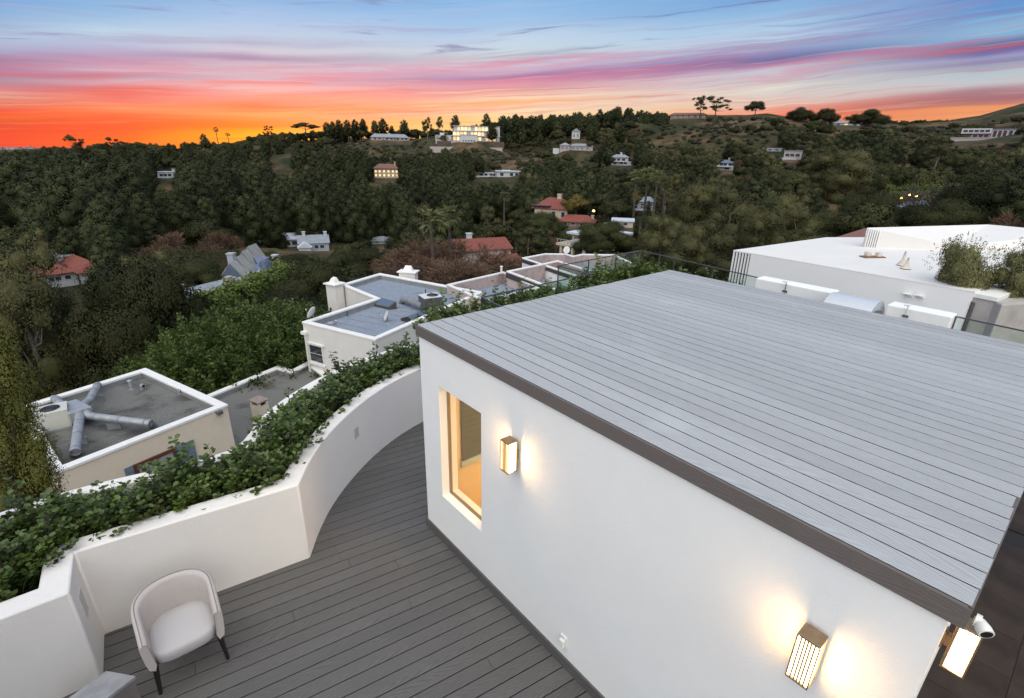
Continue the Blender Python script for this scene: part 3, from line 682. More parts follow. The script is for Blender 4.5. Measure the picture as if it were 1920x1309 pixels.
# ---------------------------------------------------------------- armchair and low table
def armchair(loc, ang):
    """tub chair; local +y is the open front, rotated by ang about z"""
    ca, sa = math.cos(ang), math.sin(ang)
    def T(x, y, z): return (loc[0] + x * ca - y * sa, loc[1] + x * sa + y * ca, z)
    ch = thing('armchair', 'pale upholstered tub armchair on black legs standing on the deck', 'armchair', loc)
    HW, BK, FR = 0.315, 0.30, 0.27             # half width, back depth, front depth
    n = 44; outer, top_o = [], []
    def plan(u, inset_, flare):
        """u 0..1 from the front left round the back to the front right"""
        a = (u - 0.5) * 2
        L1 = FR + 0.02
        # straight sides then a superellipse back
        if abs(a) > 0.62:
            k = (abs(a) - 0.62) / 0.38; x = HW - 0.012 * k; y = L1 * k
        else:
            th = (abs(a) / 0.62) * math.pi / 2
            x = HW * abs(math.sin(th)) ** 0.78; y = -BK * abs(math.cos(th)) ** 0.78
        x = max(0.0, x - inset_) if abs(a) > 0.001 else 0.0
        y = y + (inset_ if abs(a) < 0.45 else inset_ * max(0.0, (0.62 - abs(a)) / 0.17) if abs(a) < 0.62 else 0.0)
        s = math.copysign(1, a)
        return (s * (x * flare), y * flare if y < 0 else y)
    def top(u):
        a = abs((u - 0.5) * 2)
        if a < 0.42: return 0.775 - 0.015 * (a / 0.42) ** 2
        k = (a - 0.42) / 0.58; k2 = k * k * (3 - 2 * k)
        return 0.76 - 0.135 * k2
    us = [i / (n - 1) for i in range(n)]
    rows = []
    zbot = 0.31
    for (ins, zf, fl) in ((0.03, 0.0, 0.90), (0.004, 0.10, 0.955), (0.0, 0.35, 0.985), (0.0, 0.7, 1.01), (0.002, 0.93, 1.022), (0.012, 0.985, 1.02), (0.03, 1.0, 1.015), (0.048, 0.985, 1.01), (0.058, 0.93, 1.0), (0.062, 0.6, 0.985), (0.066, 0.2, 0.96)):
        rows.append([T(*plan(u, ins, fl), zbot + (top(u) - zbot) * zf) for u in us])
    sh = MB(); vs = [p for r in rows for p in r]; fs = []
    for r in range(len(rows) - 1):
        for i in range(n - 1): fs.append((r * n + i, r * n + i + 1, (r + 1) * n + i + 1, (r + 1) * n + i))
    # close the front ends of the arms
    fs.append(tuple(r * n for r in range(len(rows)))); fs.append(tuple(r * n + n - 1 for r in reversed(range(len(rows)))))
    sh.add(vs, fs); sh.build('shell', M['chairfab'], ch, smooth=60)
    # piping along the outer top edge and down the arm fronts
    pth = [T(*plan(u, 0.028, 1.017), zbot + (top(u) - zbot) * 1.0 + 0.003) for u in us]
    MB().tube(pth, 0.0042, 6).build('piping', M['piping'], ch, smooth=60)
    for s in (0, n - 1):
        e = [tuple(np.array(rows[r][s]) ) for r in range(6, 11)]
        MB().tube([(p[0], p[1], p[2]) for p in e], 0.0035, 6).build('arm_seam', M['piping'], ch, smooth=60)
    # seat cushion, domed, front edge rounded
    seat = MB(); m_ = 36; pr = []
    for i in range(m_):
        a = 2 * math.pi * i / m_; c, s = math.cos(a), math.sin(a)
        x = 0.252 * math.copysign(abs(c) ** 0.55, c); y = (0.262 if s > 0 else 0.262) * math.copysign(abs(s) ** (0.45 if s > 0 else 0.8), s) + 0.028
        pr.append((x, y))
    layers = [(0.92, 0.315), (1.0, 0.34), (1.0, 0.405), (0.985, 0.428), (0.94, 0.442), (0.8, 0.452), (0.5, 0.460), (0.2, 0.463)]
    vs = [T(x * k, (y - 0.03) * k + 0.03, z) for k, z in layers for x, y in pr]
    fs = [(l * m_ + i, l * m_ + (i + 1) % m_, (l + 1) * m_ + (i + 1) % m_, (l + 1) * m_ + i) for l in range(len(layers) - 1) for i in range(m_)]
    fs.append(tuple(range((len(layers) - 1) * m_, len(layers) * m_))); fs.append(tuple(range(m_ - 1, -1, -1)))
    seat.add(vs, fs); seat.build('seat', M['seatfab'], ch, smooth=60)
    ps = [T(x * 0.992, (y - 0.03) * 0.992 + 0.03, 0.431) for x, y in pr if y < 0.21]; ps = ps[next(i for i in range(len(ps)) if math.dist(ps[i], ps[i - 1]) > 0.2):] + ps[:next(i for i in range(len(ps)) if math.dist(ps[i], ps[i - 1]) > 0.2)]
    MB().tube(ps, 0.004, 6, caps=False).build('seat_piping', M['piping'], ch, smooth=60)
    for x, y in ((-0.255, 0.235), (0.255, 0.235), (-0.20, -0.20), (0.20, -0.20)):
        MB().tube([T(x * 1.05, y * 1.05, 0.0), T(x * 1.0, y, 0.20), T(x * 0.96, y * 0.96, 0.335)], [0.015, 0.021, 0.026], 12).build('leg', M['blackwood'], ch, smooth=50)
    return ch
armchair((-2.985, 3.40, 0.0), R_(219.5) - R_(0))

tb = thing('low_table', 'grey stone topped block table at the corner of the deck', 'side table', (-3.15, 2.75, 0))
A_, B_, C_ = np.array([-3.335, 2.945]), np.array([-3.06, 2.905]), np.array([-0.22, -0.40])
q4 = [tuple(A_), tuple(B_), tuple(B_ + C_ * 0.8), tuple(A_ + C_ * 0.8)]
MB().prism(inset(ccw(q4), 0.008), 0.0, 0.375).build('base', M['stone_side'], tb, bevel=0.004)
MB().prism(q4, 0.376, 0.41).build('table_top', M['stone'], tb, bevel=0.004)

# ---------------------------------------------------------------- neighbouring flat-roofed houses
def xy(p): return (float(p[0]), float(p[1]))
def flat_house(name, label, px_poly, ztop, zroof, zbase, mw, mcap, mroof, cap_w=0.22, min_=None, proud=0.03, cat='house'):
    poly = ccw([xy(at_z(x, y, ztop)) for x, y in px_poly])
    c = (sum(p[0] for p in poly) / len(poly), sum(p[1] for p in poly) / len(poly), zbase)
    h = thing(name, label, cat, c)
    inn_ = inset(poly, cap_w)
    MB().prism(poly, zbase, ztop - 0.10, cap=False).build('wall', mw, h)
    MB().ring(inset(poly, -proud), inset(poly, cap_w + 0.015), ztop - 0.099, ztop).build('parapet_cap', mcap, h, bevel=0.02)
    k = MB(); n = len(inn_)
    for i in range(n):
        j = (i + 1) % n
        k.quad((*inn_[i], zroof - 0.05), (*inn_[j], zroof - 0.05), (*inn_[j], ztop - 0.101), (*inn_[i], ztop - 0.101))
    k.build('parapet_inside', min_ or M['flash'], h)
    MB().add([(x, y, zroof) for x, y in inset(poly, cap_w * 0.6)], [tuple(range(n))]).build('roof', mroof, h)
    return h, poly

def on_wall(p0, p1, u, z, out=0.0):
    """point on the wall running from p0 to p1 (u in metres), moved outwards (to the right of the run)"""
    p0 = np.array(p0[:2]); p1 = np.array(p1[:2]); d = (p1 - p0) / np.linalg.norm(p1 - p0); n = np.array([d[1], -d[0]])
    p = p0 + d * u + n * out; return (p[0], p[1], z)
def wall_hit(p0, p1, px, py):
    """(u, z) where the sight line through px, py meets the wall plane"""
    p0 = np.array(p0[:2]); p1 = np.array(p1[:2]); d = (p1 - p0) / np.linalg.norm(p1 - p0); n = np.array([d[1], -d[0]])
    r = ray(px, py); t = (p0 - CAM[:2]) @ n / (r[:2] @ n); X = CAM + r * t
    return float((X[:2] - p0) @ d), float(X[2])
def wbox(mb, p0, p1, u0, u1, z0, z1, o0, o1):
    return mb.prism([on_wall(p0, p1, u0, 0, o0)[:2], on_wall(p0, p1, u1, 0, o0)[:2], on_wall(p0, p1, u1, 0, o1)[:2], on_wall(p0, p1, u0, 0, o1)[:2]], z0, z1)

def cylinder_vent(label, p, r, h, hood=True, m='galv', group='roof vents'):
    o = thing('roof_vent', label, 'roof vent', p, group)
    MB().tube([p, (p[0], p[1], p[2] + h)], r, 12).build('pipe', M[m], o, smooth=40)
    MB().tube([(p[0], p[1], p[2] + 0.001), (p[0], p[1], p[2] + 0.02)], [r * 1.9, r * 1.1], 12).build('flange', M['flash'], o, smooth=40)
    if hood: MB().tube([(p[0], p[1], p[2] + h + 0.02), (p[0], p[1], p[2] + h + 0.05), (p[0], p[1], p[2] + h + 0.08)], [r * 1.45, r * 1.45, r * 0.4], 12).build('hood', M[m], o, smooth=40)
    return o
def dish(label, base, aim, r, m='galv', mast=0.45):
    o = thing('satellite_dish', label, 'satellite dish', base, 'satellite dishes on the roofs')
    b = Vector(base); top = b + Vector((0, 0, mast)); a = Vector(aim).normalized()
    MB().tube([b, top], 0.02, 8).build('mast', M['flash'], o, smooth=40)
    u = a.cross(Vector((0, 0, 1))).normalized(); v = a.cross(u)
    vs, fs = [], []
    for i in range(4):
        rr = r * i / 3; dp = 0.18 * r * (i / 3) ** 2
        for k in range(16):
            t = 2 * math.pi * k / 16; vs.append(top + a * (0.06 + dp) + u * math.cos(t) * rr + v * math.sin(t) * rr * 1.12)
    for i in range(3):
        for k in range(16): fs.append((i * 16 + k, i * 16 + (k + 1) % 16, (i + 1) * 16 + (k + 1) % 16, (i + 1) * 16 + k))
    d = MB().add(vs, fs).build('reflector', M['actop'], o, smooth=60)
    so = d.modifiers.new('thick', 'SOLIDIFY'); so.thickness = 0.015
    MB().tube([top + v * r * 0.9 + a * 0.15, top + a * (r * 1.3)], 0.01, 6).build('feed_arm', M['flash'], o)
    MB().tube([top + a * (r * 1.25), top + a * (r * 1.42)], 0.03, 8).build('feed_horn', M['actop'], o, smooth=40)
    return o

def ac_unit(label, c, size, rz, body, top, group='rooftop air conditioners'):
    o = thing('air_conditioner', label, 'air conditioner', c, group)
    sx, sy, sz = size
    MB().box((c[0], c[1], c[2]), (sx * 1.12, sy * 1.12, 0.06), rz).build('base_frame', M['flash'], o)
    MB().box((c[0], c[1], c[2] + 0.061), (sx, sy, sz - 0.06), rz).build('cabinet', M[body], o, bevel=0.015)
    MB().box((c[0], c[1], c[2] + sz + 0.002), (sx * 1.015, sy * 1.015, 0.03), rz).build('top_panel', M[top], o, bevel=0.008)
    ca, sa = math.cos(rz), math.sin(rz)
    def L(x, y, z): return (c[0] + x * ca - y * sa, c[1] + x * sa + y * ca, c[2] + z)
    f = MB(); f.tube([L(sx * 0.12, 0, sz + 0.034), L(sx * 0.12, 0, sz + 0.04)], min(sx, sy) * 0.34, 20); f.build('fan_opening', M['dark'], o, smooth=40)
    g = MB()
    for k in (0.12, 0.22, 0.32):
        pts = [L(sx * 0.12 + math.cos(a) * min(sx, sy) * k, math.sin(a) * min(sx, sy) * k, sz + 0.05) for a in np.linspace(0, 2 * math.pi, 21)]
        g.tube(pts, 0.006, 4, caps=False)
    g.build('fan_guard', M['acgrey'], o)
    for k in range(9):
        y = -sy * 0.42 + k * sy * 0.105
        MB().box(L(sx / 2 + 0.006, y, 0.12), (0.012, 0.018, sz * 0.72), rz).build('louvre', M['acgrey'] if body != 'acgrey' else M['brownband'], o)
        x = -sx * 0.42 + k * sx * 0.105
        if body == 'acgrey': MB().box(L(x, -sy / 2 - 0.006, 0.12), (0.018, 0.012, sz * 0.72), rz).build('louvre', M['brownband'], o)
    MB().box(L(-sx * 0.18, -sy / 2 - 0.004, sz * 0.22), (sx * 0.18, 0.006, sz * 0.2), rz).build('access_panel', M['flash'], o)
    return o

# left neighbour: square cream house with the duct work
Z1, ZR1 = -3.6, -3.85
h1, q1 = flat_house('cream_house', 'square cream house with flat gravel roof, white parapet and silver ducts, below the planter', [(100, 886), (425, 758), (272, 690), (33, 763)], Z1, ZR1, -11.0, M['cream'], M['cap'], M['gravel'])
pa, pb = at_z(100, 886, Z1), at_z(425, 758, Z1)           # near wall, left to right
if True:
    def win1(mb_name, x0, y0, x1, y1, out0, out1, m, parent, bev=None):
        u0, z0 = wall_hit(pa, pb, x0, y0); u1, z1_ = wall_hit(pa, pb, x1, y1)
        return wbox(MB(), pa, pb, min(u0, u1), max(u0, u1), min(z0, z1_), max(z0, z1_), out0, out1).build(mb_name, m, parent, bevel=bev)
    uA, zA = wall_hit(pa, pb, 232, 880); uB, zB = wall_hit(pa, pb, 361, 823)
    uw0, _ = wall_hit(pa, pb, 255, 880); uw1, _ = wall_hit(pa, pb, 327, 850)
    zt = zB - 0.02; zb_ = zt - 1.35
    fr = MB()
    for u in (uw0, (uw0 + uw1) / 2, uw1): wbox(fr, pa, pb, u - 0.05, u + 0.05, zb_, zt, 0.0, 0.07)
    wbox(fr, pa, pb, uw0 + 0.05, (uw0 + uw1) / 2 - 0.05, zt - 0.1, zt, 0.0, 0.065); wbox(fr, pa, pb, (uw0 + uw1) / 2 + 0.05, uw1 - 0.05, zt - 0.1, zt, 0.0, 0.065)
    wn = fr.build('window', M['darkred'], h1)
    for a0, a1 in ((uw0 + 0.05, (uw0 + uw1) / 2 - 0.05), ((uw0 + uw1) / 2 + 0.05, uw1 - 0.05)):
        wbox(MB(), pa, pb, a0, a1, zb_, zt - 0.1, 0.005, 0.03).build('pane', M['galv'], wn)
    for u0, u1 in ((uA, uw0 - 0.06), (uw1 + 0.06, uB)):
        s = wbox(MB(), pa, pb, u0, u1, zb_, zt, 0.0, 0.04).build('shutter', M['shutter'], h1)
        for k in range(10):
            z = zb_ + 0.08 + k * (zt - zb_ - 0.12) / 10
            wbox(MB(), pa, pb, u0 + 0.05, u1 - 0.05, z, z + 0.07, 0.041, 0.055).build('slat', M['shutter'], s)
    u, z = wall_hit(pa, pb, 409, 773)
    wbox(MB(), pa, pb, u - 0.09, u + 0.09, z - 0.05, z + 0.07, 0.0, 0.16).build('flood_light', M['acgrey'], h1, bevel=0.02)
    pl0 = at_z(33, 763, Z1)
    gl = at_z(92, 882, Z1 - .25)
    MB().box((gl[0] - .1, gl[1] + .12, gl[2] - .25), (0.22, 0.2, 0.25), 0.4).build('gutter_box', M['flash'], h1)
    wbox(MB(), pl0, pa, 3.1, 3.3, -10, Z1 - .35, 0.0, 0.12).build('downpipe', M['cream'], h1)
ac_p = at_z(96, 803, ZR1)
e1 = at_z(60, 795, ZR1) - at_z(95, 818, ZR1)
rz1 = math.atan2(at_z(136, 800, ZR1)[1] - at_z(87, 812, ZR1)[1], at_z(136, 800, ZR1)[0] - at_z(87, 812, ZR1)[0])
ac_unit('cream boxy air conditioner with round top fan on the square gravel roof', tuple(ac_p), (1.05, 0.72, 0.62), rz1, 'acwhite', 'acwhite')
# duct manifold and four round ducts
mz = ZR1 + 0.55
dz = ZR1 + 0.38
dk = thing('roof_duct', 'silver duct box with four thick round arms on the square gravel roof', 'duct', tuple(at_z(148, 780, ZR1)))
mb = MB(); qd = [xy(at_z(108, 757, mz)), xy(at_z(143, 748, mz)), xy(at_z(172, 762, mz)), xy(at_z(128, 776, mz))]
mb.prism(qd, ZR1 + 0.18, mz); mb.build('duct_box', M['duct'], dk, bevel=0.02)
def Dp(x, y, z=dz): return tuple(at_z(x, y, z))
for pts, r in (([Dp(152, 762), Dp(168, 750), Dp(183, 722), Dp(184, 722, ZR1 + .05)], 0.115), ([Dp(118, 762), Dp(104, 748), Dp(101, 747, ZR1 + .05)], 0.12),
               ([Dp(150, 772), Dp(149, 786), Dp(141, 848), Dp(140, 852, ZR1 + .03)], 0.125), ([Dp(160, 772), Dp(168, 780), Dp(282, 794), Dp(287, 798, ZR1 + .03)], 0.115)):
    arm = MB().tube(pts, r, 14).build('duct_arm', M['duct'], dk, smooth=50)
    a_, b_ = np.array(pts[-3]), np.array(pts[-2])
    for f_ in (0.12, 0.52, 0.93):
        q_ = a_ + (b_ - a_) * f_; d_ = (b_ - a_) / np.linalg.norm(b_ - a_) * 0.02
        MB().tube([tuple(q_ - d_), tuple(q_ + d_)], r * 1.07, 14).build('joint_band', M['flash'], arm, smooth=50)
for (x, y) in ((146, 812), (210, 784), (178, 735)):
    p_ = Dp(x, y); MB().box((p_[0], p_[1], ZR1 + 0.001), (0.36, 0.08, 0.22), 0.3).build('support_strap', M['flash'], dk)
cylinder_vent('thin upright roof vent with a small hood, leftmost of three on the gravel roof', Dp(247, 730, ZR1), 0.055, 0.3)
for x, y, lb in ((267, 730, 'short round turned roof vent in the middle of the gravel roof'), (338, 739, 'short round turned roof vent near the gravel roof right edge')):
    p_ = np.array(Dp(x, y, ZR1)); o = thing('roof_vent', lb, 'roof vent', tuple(p_), 'roof vents')
    MB().tube([tuple(p_), tuple(p_ + [0, 0, .12]), tuple(p_ + [.03, -.02, .17]), tuple(p_ + [.14, -.08, .17])], 0.07, 12).build('elbow', M['galv'], o, smooth=60)
    MB().tube([tuple(p_ + [.141, -.081, .17]), tuple(p_ + [.143, -.082, .17])], 0.055, 12).build('mouth', M['dark'], o)

MB().add([(*xy(at_z(x, y, ZR1)), ZR1 + z) for z in (0.006, 0.012) for x, y in ((66, 842), (84, 838), (104, 842), (99, 862), (92, 872))], [(4, 3, 2, 1, 0), (5, 6, 7, 8, 9)] + [(i, (i + 1) % 5, 5 + (i + 1) % 5, 5 + i) for i in range(5)]).build('roof_patch', M['brownband'], h1)
# low gravel roof joining it, with the capped stub chimney
ZL = -6.0
low, ql = flat_house('low_cream_wing', 'low cream wing with dark stained gravel roof between the two flat-roofed houses', [(360, 752), (520, 686), (548, 693), (580, 676), (640, 720), (600, 900), (300, 930)], ZL + 0.28, ZL, -11.0, M['cream'], M['cap'], M['gravel'], 0.25)
cs = at_z(493, 795, ZL)
st = thing('stub_chimney', 'short cream roof chimney with side openings and brown top slab on the low gravel roof', 'chimney', tuple(cs))
rzc = R_(-28)
MB().box(tuple(cs), (0.62, 0.50, 0.10), rzc).build('foot', M['cream'], st, bevel=0.02)
k = MB(); ca, sa = math.cos(rzc), math.sin(rzc)
def lc(x, y): return (cs[0] + x * ca - y * sa, cs[1] + x * sa + y * ca)
MB().box((cs[0], cs[1], cs[2] + 0.101), (0.54, 0.42, 0.80), rzc).build('shaft', M['cream'], st)
for sx, sy in ((-1, -1), (1, -1), (1, 1), (-1, 1)):
    x, y = lc(sx * 0.225, sy * 0.165); MB().box((x, y, cs[2] + 0.902), (0.09, 0.09, 0.16), rzc).build('corner_post', M['cream'], st)
MB().box((cs[0], cs[1], cs[2] + 0.902), (0.36, 0.24, 0.155), rzc).build('flue', M['dark'], st)
MB().box((cs[0], cs[1], cs[2] + 1.064), (0.60, 0.48, 0.06), rzc).build('top_slab', mat('brown_slab', (0.28, 0.215, 0.185), 0.9, 0.25, 8.0), st, bevel=0.01)

# middle neighbour: L-shaped off-white house with blue-grey roof
Z2, ZR2 = -3.4, -3.75
h2, q2 = flat_house('off_white_house', 'L-shaped off-white house with blue grey flat roof, white parapets and two chimneys', [(567, 603), (703, 636), (905, 547), (712, 512), (640, 533), (703, 559)], Z2, ZR2, -11.5, M['white_render'], M['cap'], M['capsheet'], 0.24)
w0, w1 = at_z(567, 603, Z2), at_z(703, 636, Z2)
def house_window(h, p0, p1, x0, y0, x1, y1, panes=2, m=None, backdrop=False):
    u0, z0 = wall_hit(p0, p1, x0, y1); u1, z1_ = wall_hit(p0, p1, x1, y0)
    fr = MB(); t = 0.05
    for a, b, c, d in ((u0, u0 + t, z0, z1_), (u1 - t, u1, z0, z1_), (u0 + t, u1 - t, z0, z0 + t), (u0 + t, u1 - t, z1_ - t, z1_)): wbox(fr, p0, p1, a, b, c, d, -0.02, 0.05)
    fr.quad(on_wall(p0, p1, u0, z0 + t, .002), on_wall(p0, p1, u1, z0 + t, .002), on_wall(p0, p1, u1, z1_ - t, .002), on_wall(p0, p1, u0, z1_ - t, .002))
    w_ = fr.build('window', m or M['cap'], h)
    hgt = (z1_ - z0 - 2 * t) / panes
    for k in range(panes): wbox(MB(), p0, p1, u0 + t + 0.02, u1 - t - 0.02, z0 + t + k * hgt + 0.02, z0 + t + (k + 1) * hgt - 0.02, 0.003, 0.02).build('pane', M['winglass'], w_)
    wbox(MB(), p0, p1, u0 - 0.08, u1 + 0.08, z0 - 0.09, z0 - 0.005, -0.02, 0.10).build('sill', M['cap'], w_)
    wbox(MB(), p0, p1, u0 - 0.04, u1 + 0.14, z1_ + 0.005, z1_ + 0.08, -0.02, 0.08).build('lintel', M['cap'], w_)
house_window(h2, w0, w1, 583, 650, 605, 677)
wbox(MB(), w0, w1, 0.12, 0.24, -11, Z2 - 0.55, 0.0, 0.11).build('downpipe', M['white_render'], h2, smooth=30)
MB().box((*on_wall(w0, w1, 0.14, 0, 0.08)[:2], Z2 - 0.6), (0.3, 0.22, 0.14), -0.5).build('rain_head', M['cap'], h2)
v0, v1 = at_z(640, 533, Z2), at_z(703, 559, Z2)
def chimney2(cx, cy, sx, sy, z0, z1, rz):
    c = MB().box((cx, cy, z0), (sx, sy, z1 - z0), rz).build('chimney', M['white_render'], h2)
    MB().box((cx, cy, z1 + .001), (sx + 0.22, sy + 0.22, 0.09), rz).build('chimney_cap', M['cap'], c, bevel=0.02)
    k = MB(); k.box((cx, cy, z1 + 0.095), (sx * 0.55, sy * 0.5, 0.03), rz, 1)
    a = 0.5 * sx * 0.62; b = 0.5 * sy * 0.66; ca, sa = math.cos(rz), math.sin(rz)
    vs = [(cx + x * ca - y * sa, cy + x * sa + y * ca, z) for (x, y, z) in ((-a, -b, z1 + .09), (a, -b, z1 + .09), (a * .6, -b * .5, z1 + .34), (-a * .6, -b * .5, z1 + .34), (-a, b, z1 + .09), (a, b, z1 + .09), (a * .6, b * .5, z1 + .42), (-a * .6, b * .5, z1 + .42))]
    k.add(vs, [(0, 1, 2, 3), (5, 4, 7, 6), (4, 0, 3, 7), (1, 5, 6, 2), (3, 2, 6, 7)], 0); k.build('chimney_pot', [M['cap'], M['dark']], c)
    return c
rz2 = math.atan2(w1[1] - w0[1], w1[0] - w0[0])
ch_a = at_z(640, 540, Z2 - .1); chimney2(float(ch_a[0]) - 0.42, float(ch_a[1]) + 0.05, 0.78, 0.66, -11.5, Z2 + 0.12, rz2)
ch_b = at_z(762, 522, Z2); chimney2(float(ch_b[0]), float(ch_b[1]) + 0.7, 1.1, 0.6, -11.5, Z2 + 0.26, rz2 + .35)
Rz = lambda x, y, z=ZR2: tuple(map(float, at_z(x, y, z)))
acp = Rz(808, 583); ac_unit('grey louvred rooftop air conditioner with pale top on the blue grey roof', acp, (1.05, 0.95, 0.85), R_(30), 'acgrey', 'actop')
# insulated duct arch feeding it
dk2 = thing('roof_duct', 'low grey insulated duct lying on the blue grey roof beside the air conditioner', 'duct', Rz(770, 572))
MB().tube([Rz(752, 568, ZR2 + .02), Rz(756, 562, ZR2 + .25), Rz(766, 563, ZR2 + .33), Rz(792, 574, ZR2 + .33)], [0.15, 0.18, 0.18, 0.18], 12).build('duct_body', M['flash'], dk2, smooth=50)
MB().tube([Rz(760, 568, ZR2 + .1), Rz(763, 570, ZR2 + .1)], 0.05, 8).build('duct_outlet', M['galv'], dk2, smooth=40)
def skylight_low(label, pts_px, zs, name='skylight'):
    P = [Rz(x, y, z) for (x, y), z in zip(pts_px, zs)]
    c = np.mean(np.array(P), 0); o = thing('skylight', label, 'skylight', (float(c[0]), float(c[1]), ZR2), 'roof skylights')
    k = MB(); n = len(P)
    vs = P + [(p[0], p[1], ZR2 + 0.001) for p in P]
    k.add(vs, [(i, (i + 1) % n, n + (i + 1) % n, n + i) for i in range(n)] + [tuple(range(n))]); k.build('curb', M['brownband'], o)
    q = [tuple(np.array(p) * 0.9 + c * 0.1 + [0, 0, 0.012]) for p in P]
    MB().add(q, [tuple(range(n))]).build('glazing', M['skylight'], o)
    return o
skylight_low('square tilted skylight on the blue grey roof beside the duct', [(702, 571), (729, 577), (743, 566), (716, 559)], [ZR2 + .12, ZR2 + .12, ZR2 + .42, ZR2 + .42])
sk_ = thing('skylight', 'ridged two pane skylight near the parapet of the blue grey roof', 'skylight', Rz(790, 597), 'roof skylights')
def S3(x, y, z): return Rz(x, y, ZR2 + z)
rg = [S3(751, 597, .12), S3(775, 604, .12), S3(808, 589, .12), S3(786, 584, .12)]
r0, r1 = S3(763, 594, .36), S3(797, 582, .36)
k = MB(); k.add([rg[0], rg[1], rg[2], rg[3], r0, r1], [(0, 1, 4), (2, 3, 5)]); k.add([*rg] + [(p[0], p[1], ZR2 + .001) for p in rg], [(0, 1, 5, 4), (1, 2, 6, 5), (2, 3, 7, 6), (3, 0, 4, 7)]); k.build('curb', M['brownband'], sk_)
def between(a, b, t): return tuple(np.array(a) * (1 - t) + np.array(b) * t)
for a, b, c_, d in ((rg[1], rg[2], r1, r0), (rg[3], rg[0], r0, r1)):
    for t0, t1 in ((0.03, 0.47), (0.53, 0.97)):
        q0, q1, q2_, q3 = between(a, b, t0), between(a, b, t1), between(d, c_, t1), between(d, c_, t0)
        MB().add([q0, q1, q2_, q3, *[tuple(np.array(q) - [0, 0, .03]) for q in (q0, q1, q2_, q3)]], [(0, 1, 2, 3), (0, 1, 5, 4), (1, 2, 6, 5), (2, 3, 7, 6), (3, 0, 4, 7)]).build('pane', M['skylight'], sk_)
dish('small grey satellite dish standing mid-way on the blue grey roof', Rz(727, 603), (-0.75, -0.35, 0.35), 0.24, mast=0.28)
dish('satellite dish on the left corner of the blue grey roof parapet', tuple(map(float, at_z(588, 597, Z2))), (-0.85, 0.2, 0.4), 0.3, mast=0.25)
for x, y, lb in ((652, 594, 'thin vent pipe near the inner corner parapet of the blue grey roof'), (762, 532, 'small vent pipe by the rear parapet, nearer the chimney'), (814, 542, 'bent vent pipe by the rear parapet, far from the chimney'), (798, 551, 'thin vent pipe just behind the grey air conditioner')):
    cylinder_vent(lb, Rz(x, y), 0.035, 0.30, False, 'acgrey')
ex = thing('roof_exhaust', 'small metal exhaust box with pipe at the left end of the blue grey roof', 'exhaust', Rz(622, 608))
MB().box(Rz(620, 609), (0.26, 0.2, 0.14), 0.4).build('box', M['galv'], ex, bevel=0.02)
MB().tube([Rz(624, 607, ZR2 + .08), Rz(630, 604, ZR2 + .08), Rz(630, 601, ZR2 + .3)], 0.035, 8).build('pipe', M['galv'], ex, smooth=40)
# seams of the rolled roofing, each strip lapped a few millimetres over the next
e_a = np.array(Rz(600, 609)); e_b = np.array(Rz(690, 632)); sd = np.array(Rz(860, 555)) - np.array(Rz(690, 632))
for k_ in range(9):
    t = (k_ + 0.5) / 9
    a = np.array(Rz(610, 606)) * (1 - t) + np.array(Rz(812, 560)) * t
    b = np.array(Rz(690, 625)) * (1 - t) + np.array(Rz(850, 557)) * t
    dperp = (np.array(Rz(812, 560)) - np.array(Rz(610, 606))); dperp /= np.linalg.norm(dperp)
    p4 = [a, b, b + dperp * 0.05, a + dperp * 0.05]
    MB().prism([xy(p) for p in p4], ZR2 + 0.004, ZR2 + 0.014).build('roof_seam', M['flash'], h2)

# pink stucco house beyond, three parapet levels
Z3 = -3.2
h3a, _ = flat_house('pink_house', 'pink stucco house wing with low parapet and blue roof deck behind the hedge', [(838, 533), (944, 509), (1012, 539), (908, 563)], Z3, Z3 - 0.75, -11, M['pinkwall'], M['cap'], M['capsheet'], 0.15, M['mauve_in'])
h3b, q3b = flat_house('pink_house', 'pink stucco house block with tall streaked parapet and dark band under its coping', [(950, 508), (1046, 488), (1150, 520), (1068, 552)], Z3 + 0.25, Z3 - 0.85, -11, M['pinkwall'], M['cap'], M['capsheet'], 0.16, M['mauve_in'])
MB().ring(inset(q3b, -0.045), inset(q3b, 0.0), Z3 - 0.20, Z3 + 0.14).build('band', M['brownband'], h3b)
h3c, q3c = flat_house('pink_house', 'angular white and pink roof terrace with satellite dish, farthest block behind the glass railing', [(979, 483), (1022, 475), (1062, 475.5), (1074, 479.5), (1092, 476), (1152, 477), (1195, 497), (1090, 520)], Z3 + 0.1, Z3 - 0.75, -11, M['modern'], M['cap'], M['capsheet'], 0.16, M['mauve_in'])
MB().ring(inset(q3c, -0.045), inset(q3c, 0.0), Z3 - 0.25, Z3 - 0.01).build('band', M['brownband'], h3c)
dish('white satellite dish on the far angular roof terrace', tuple(map(float, at_z(1062, 481, Z3 - .3))), (-0.25, -0.8, 0.35), 0.27, mast=0.5)
cylinder_vent('pipe vent on the left corner of the pink parapet', tuple(map(float, at_z(940, 513, Z3 + .001))), 0.07, 0.45, True, 'cap')
cylinder_vent('thin dark pipe on the pink parapet by the glass railing', tuple(map(float, at_z(1058, 493, Z3 + .251))), 0.06, 0.6, False, 'mauve_in')

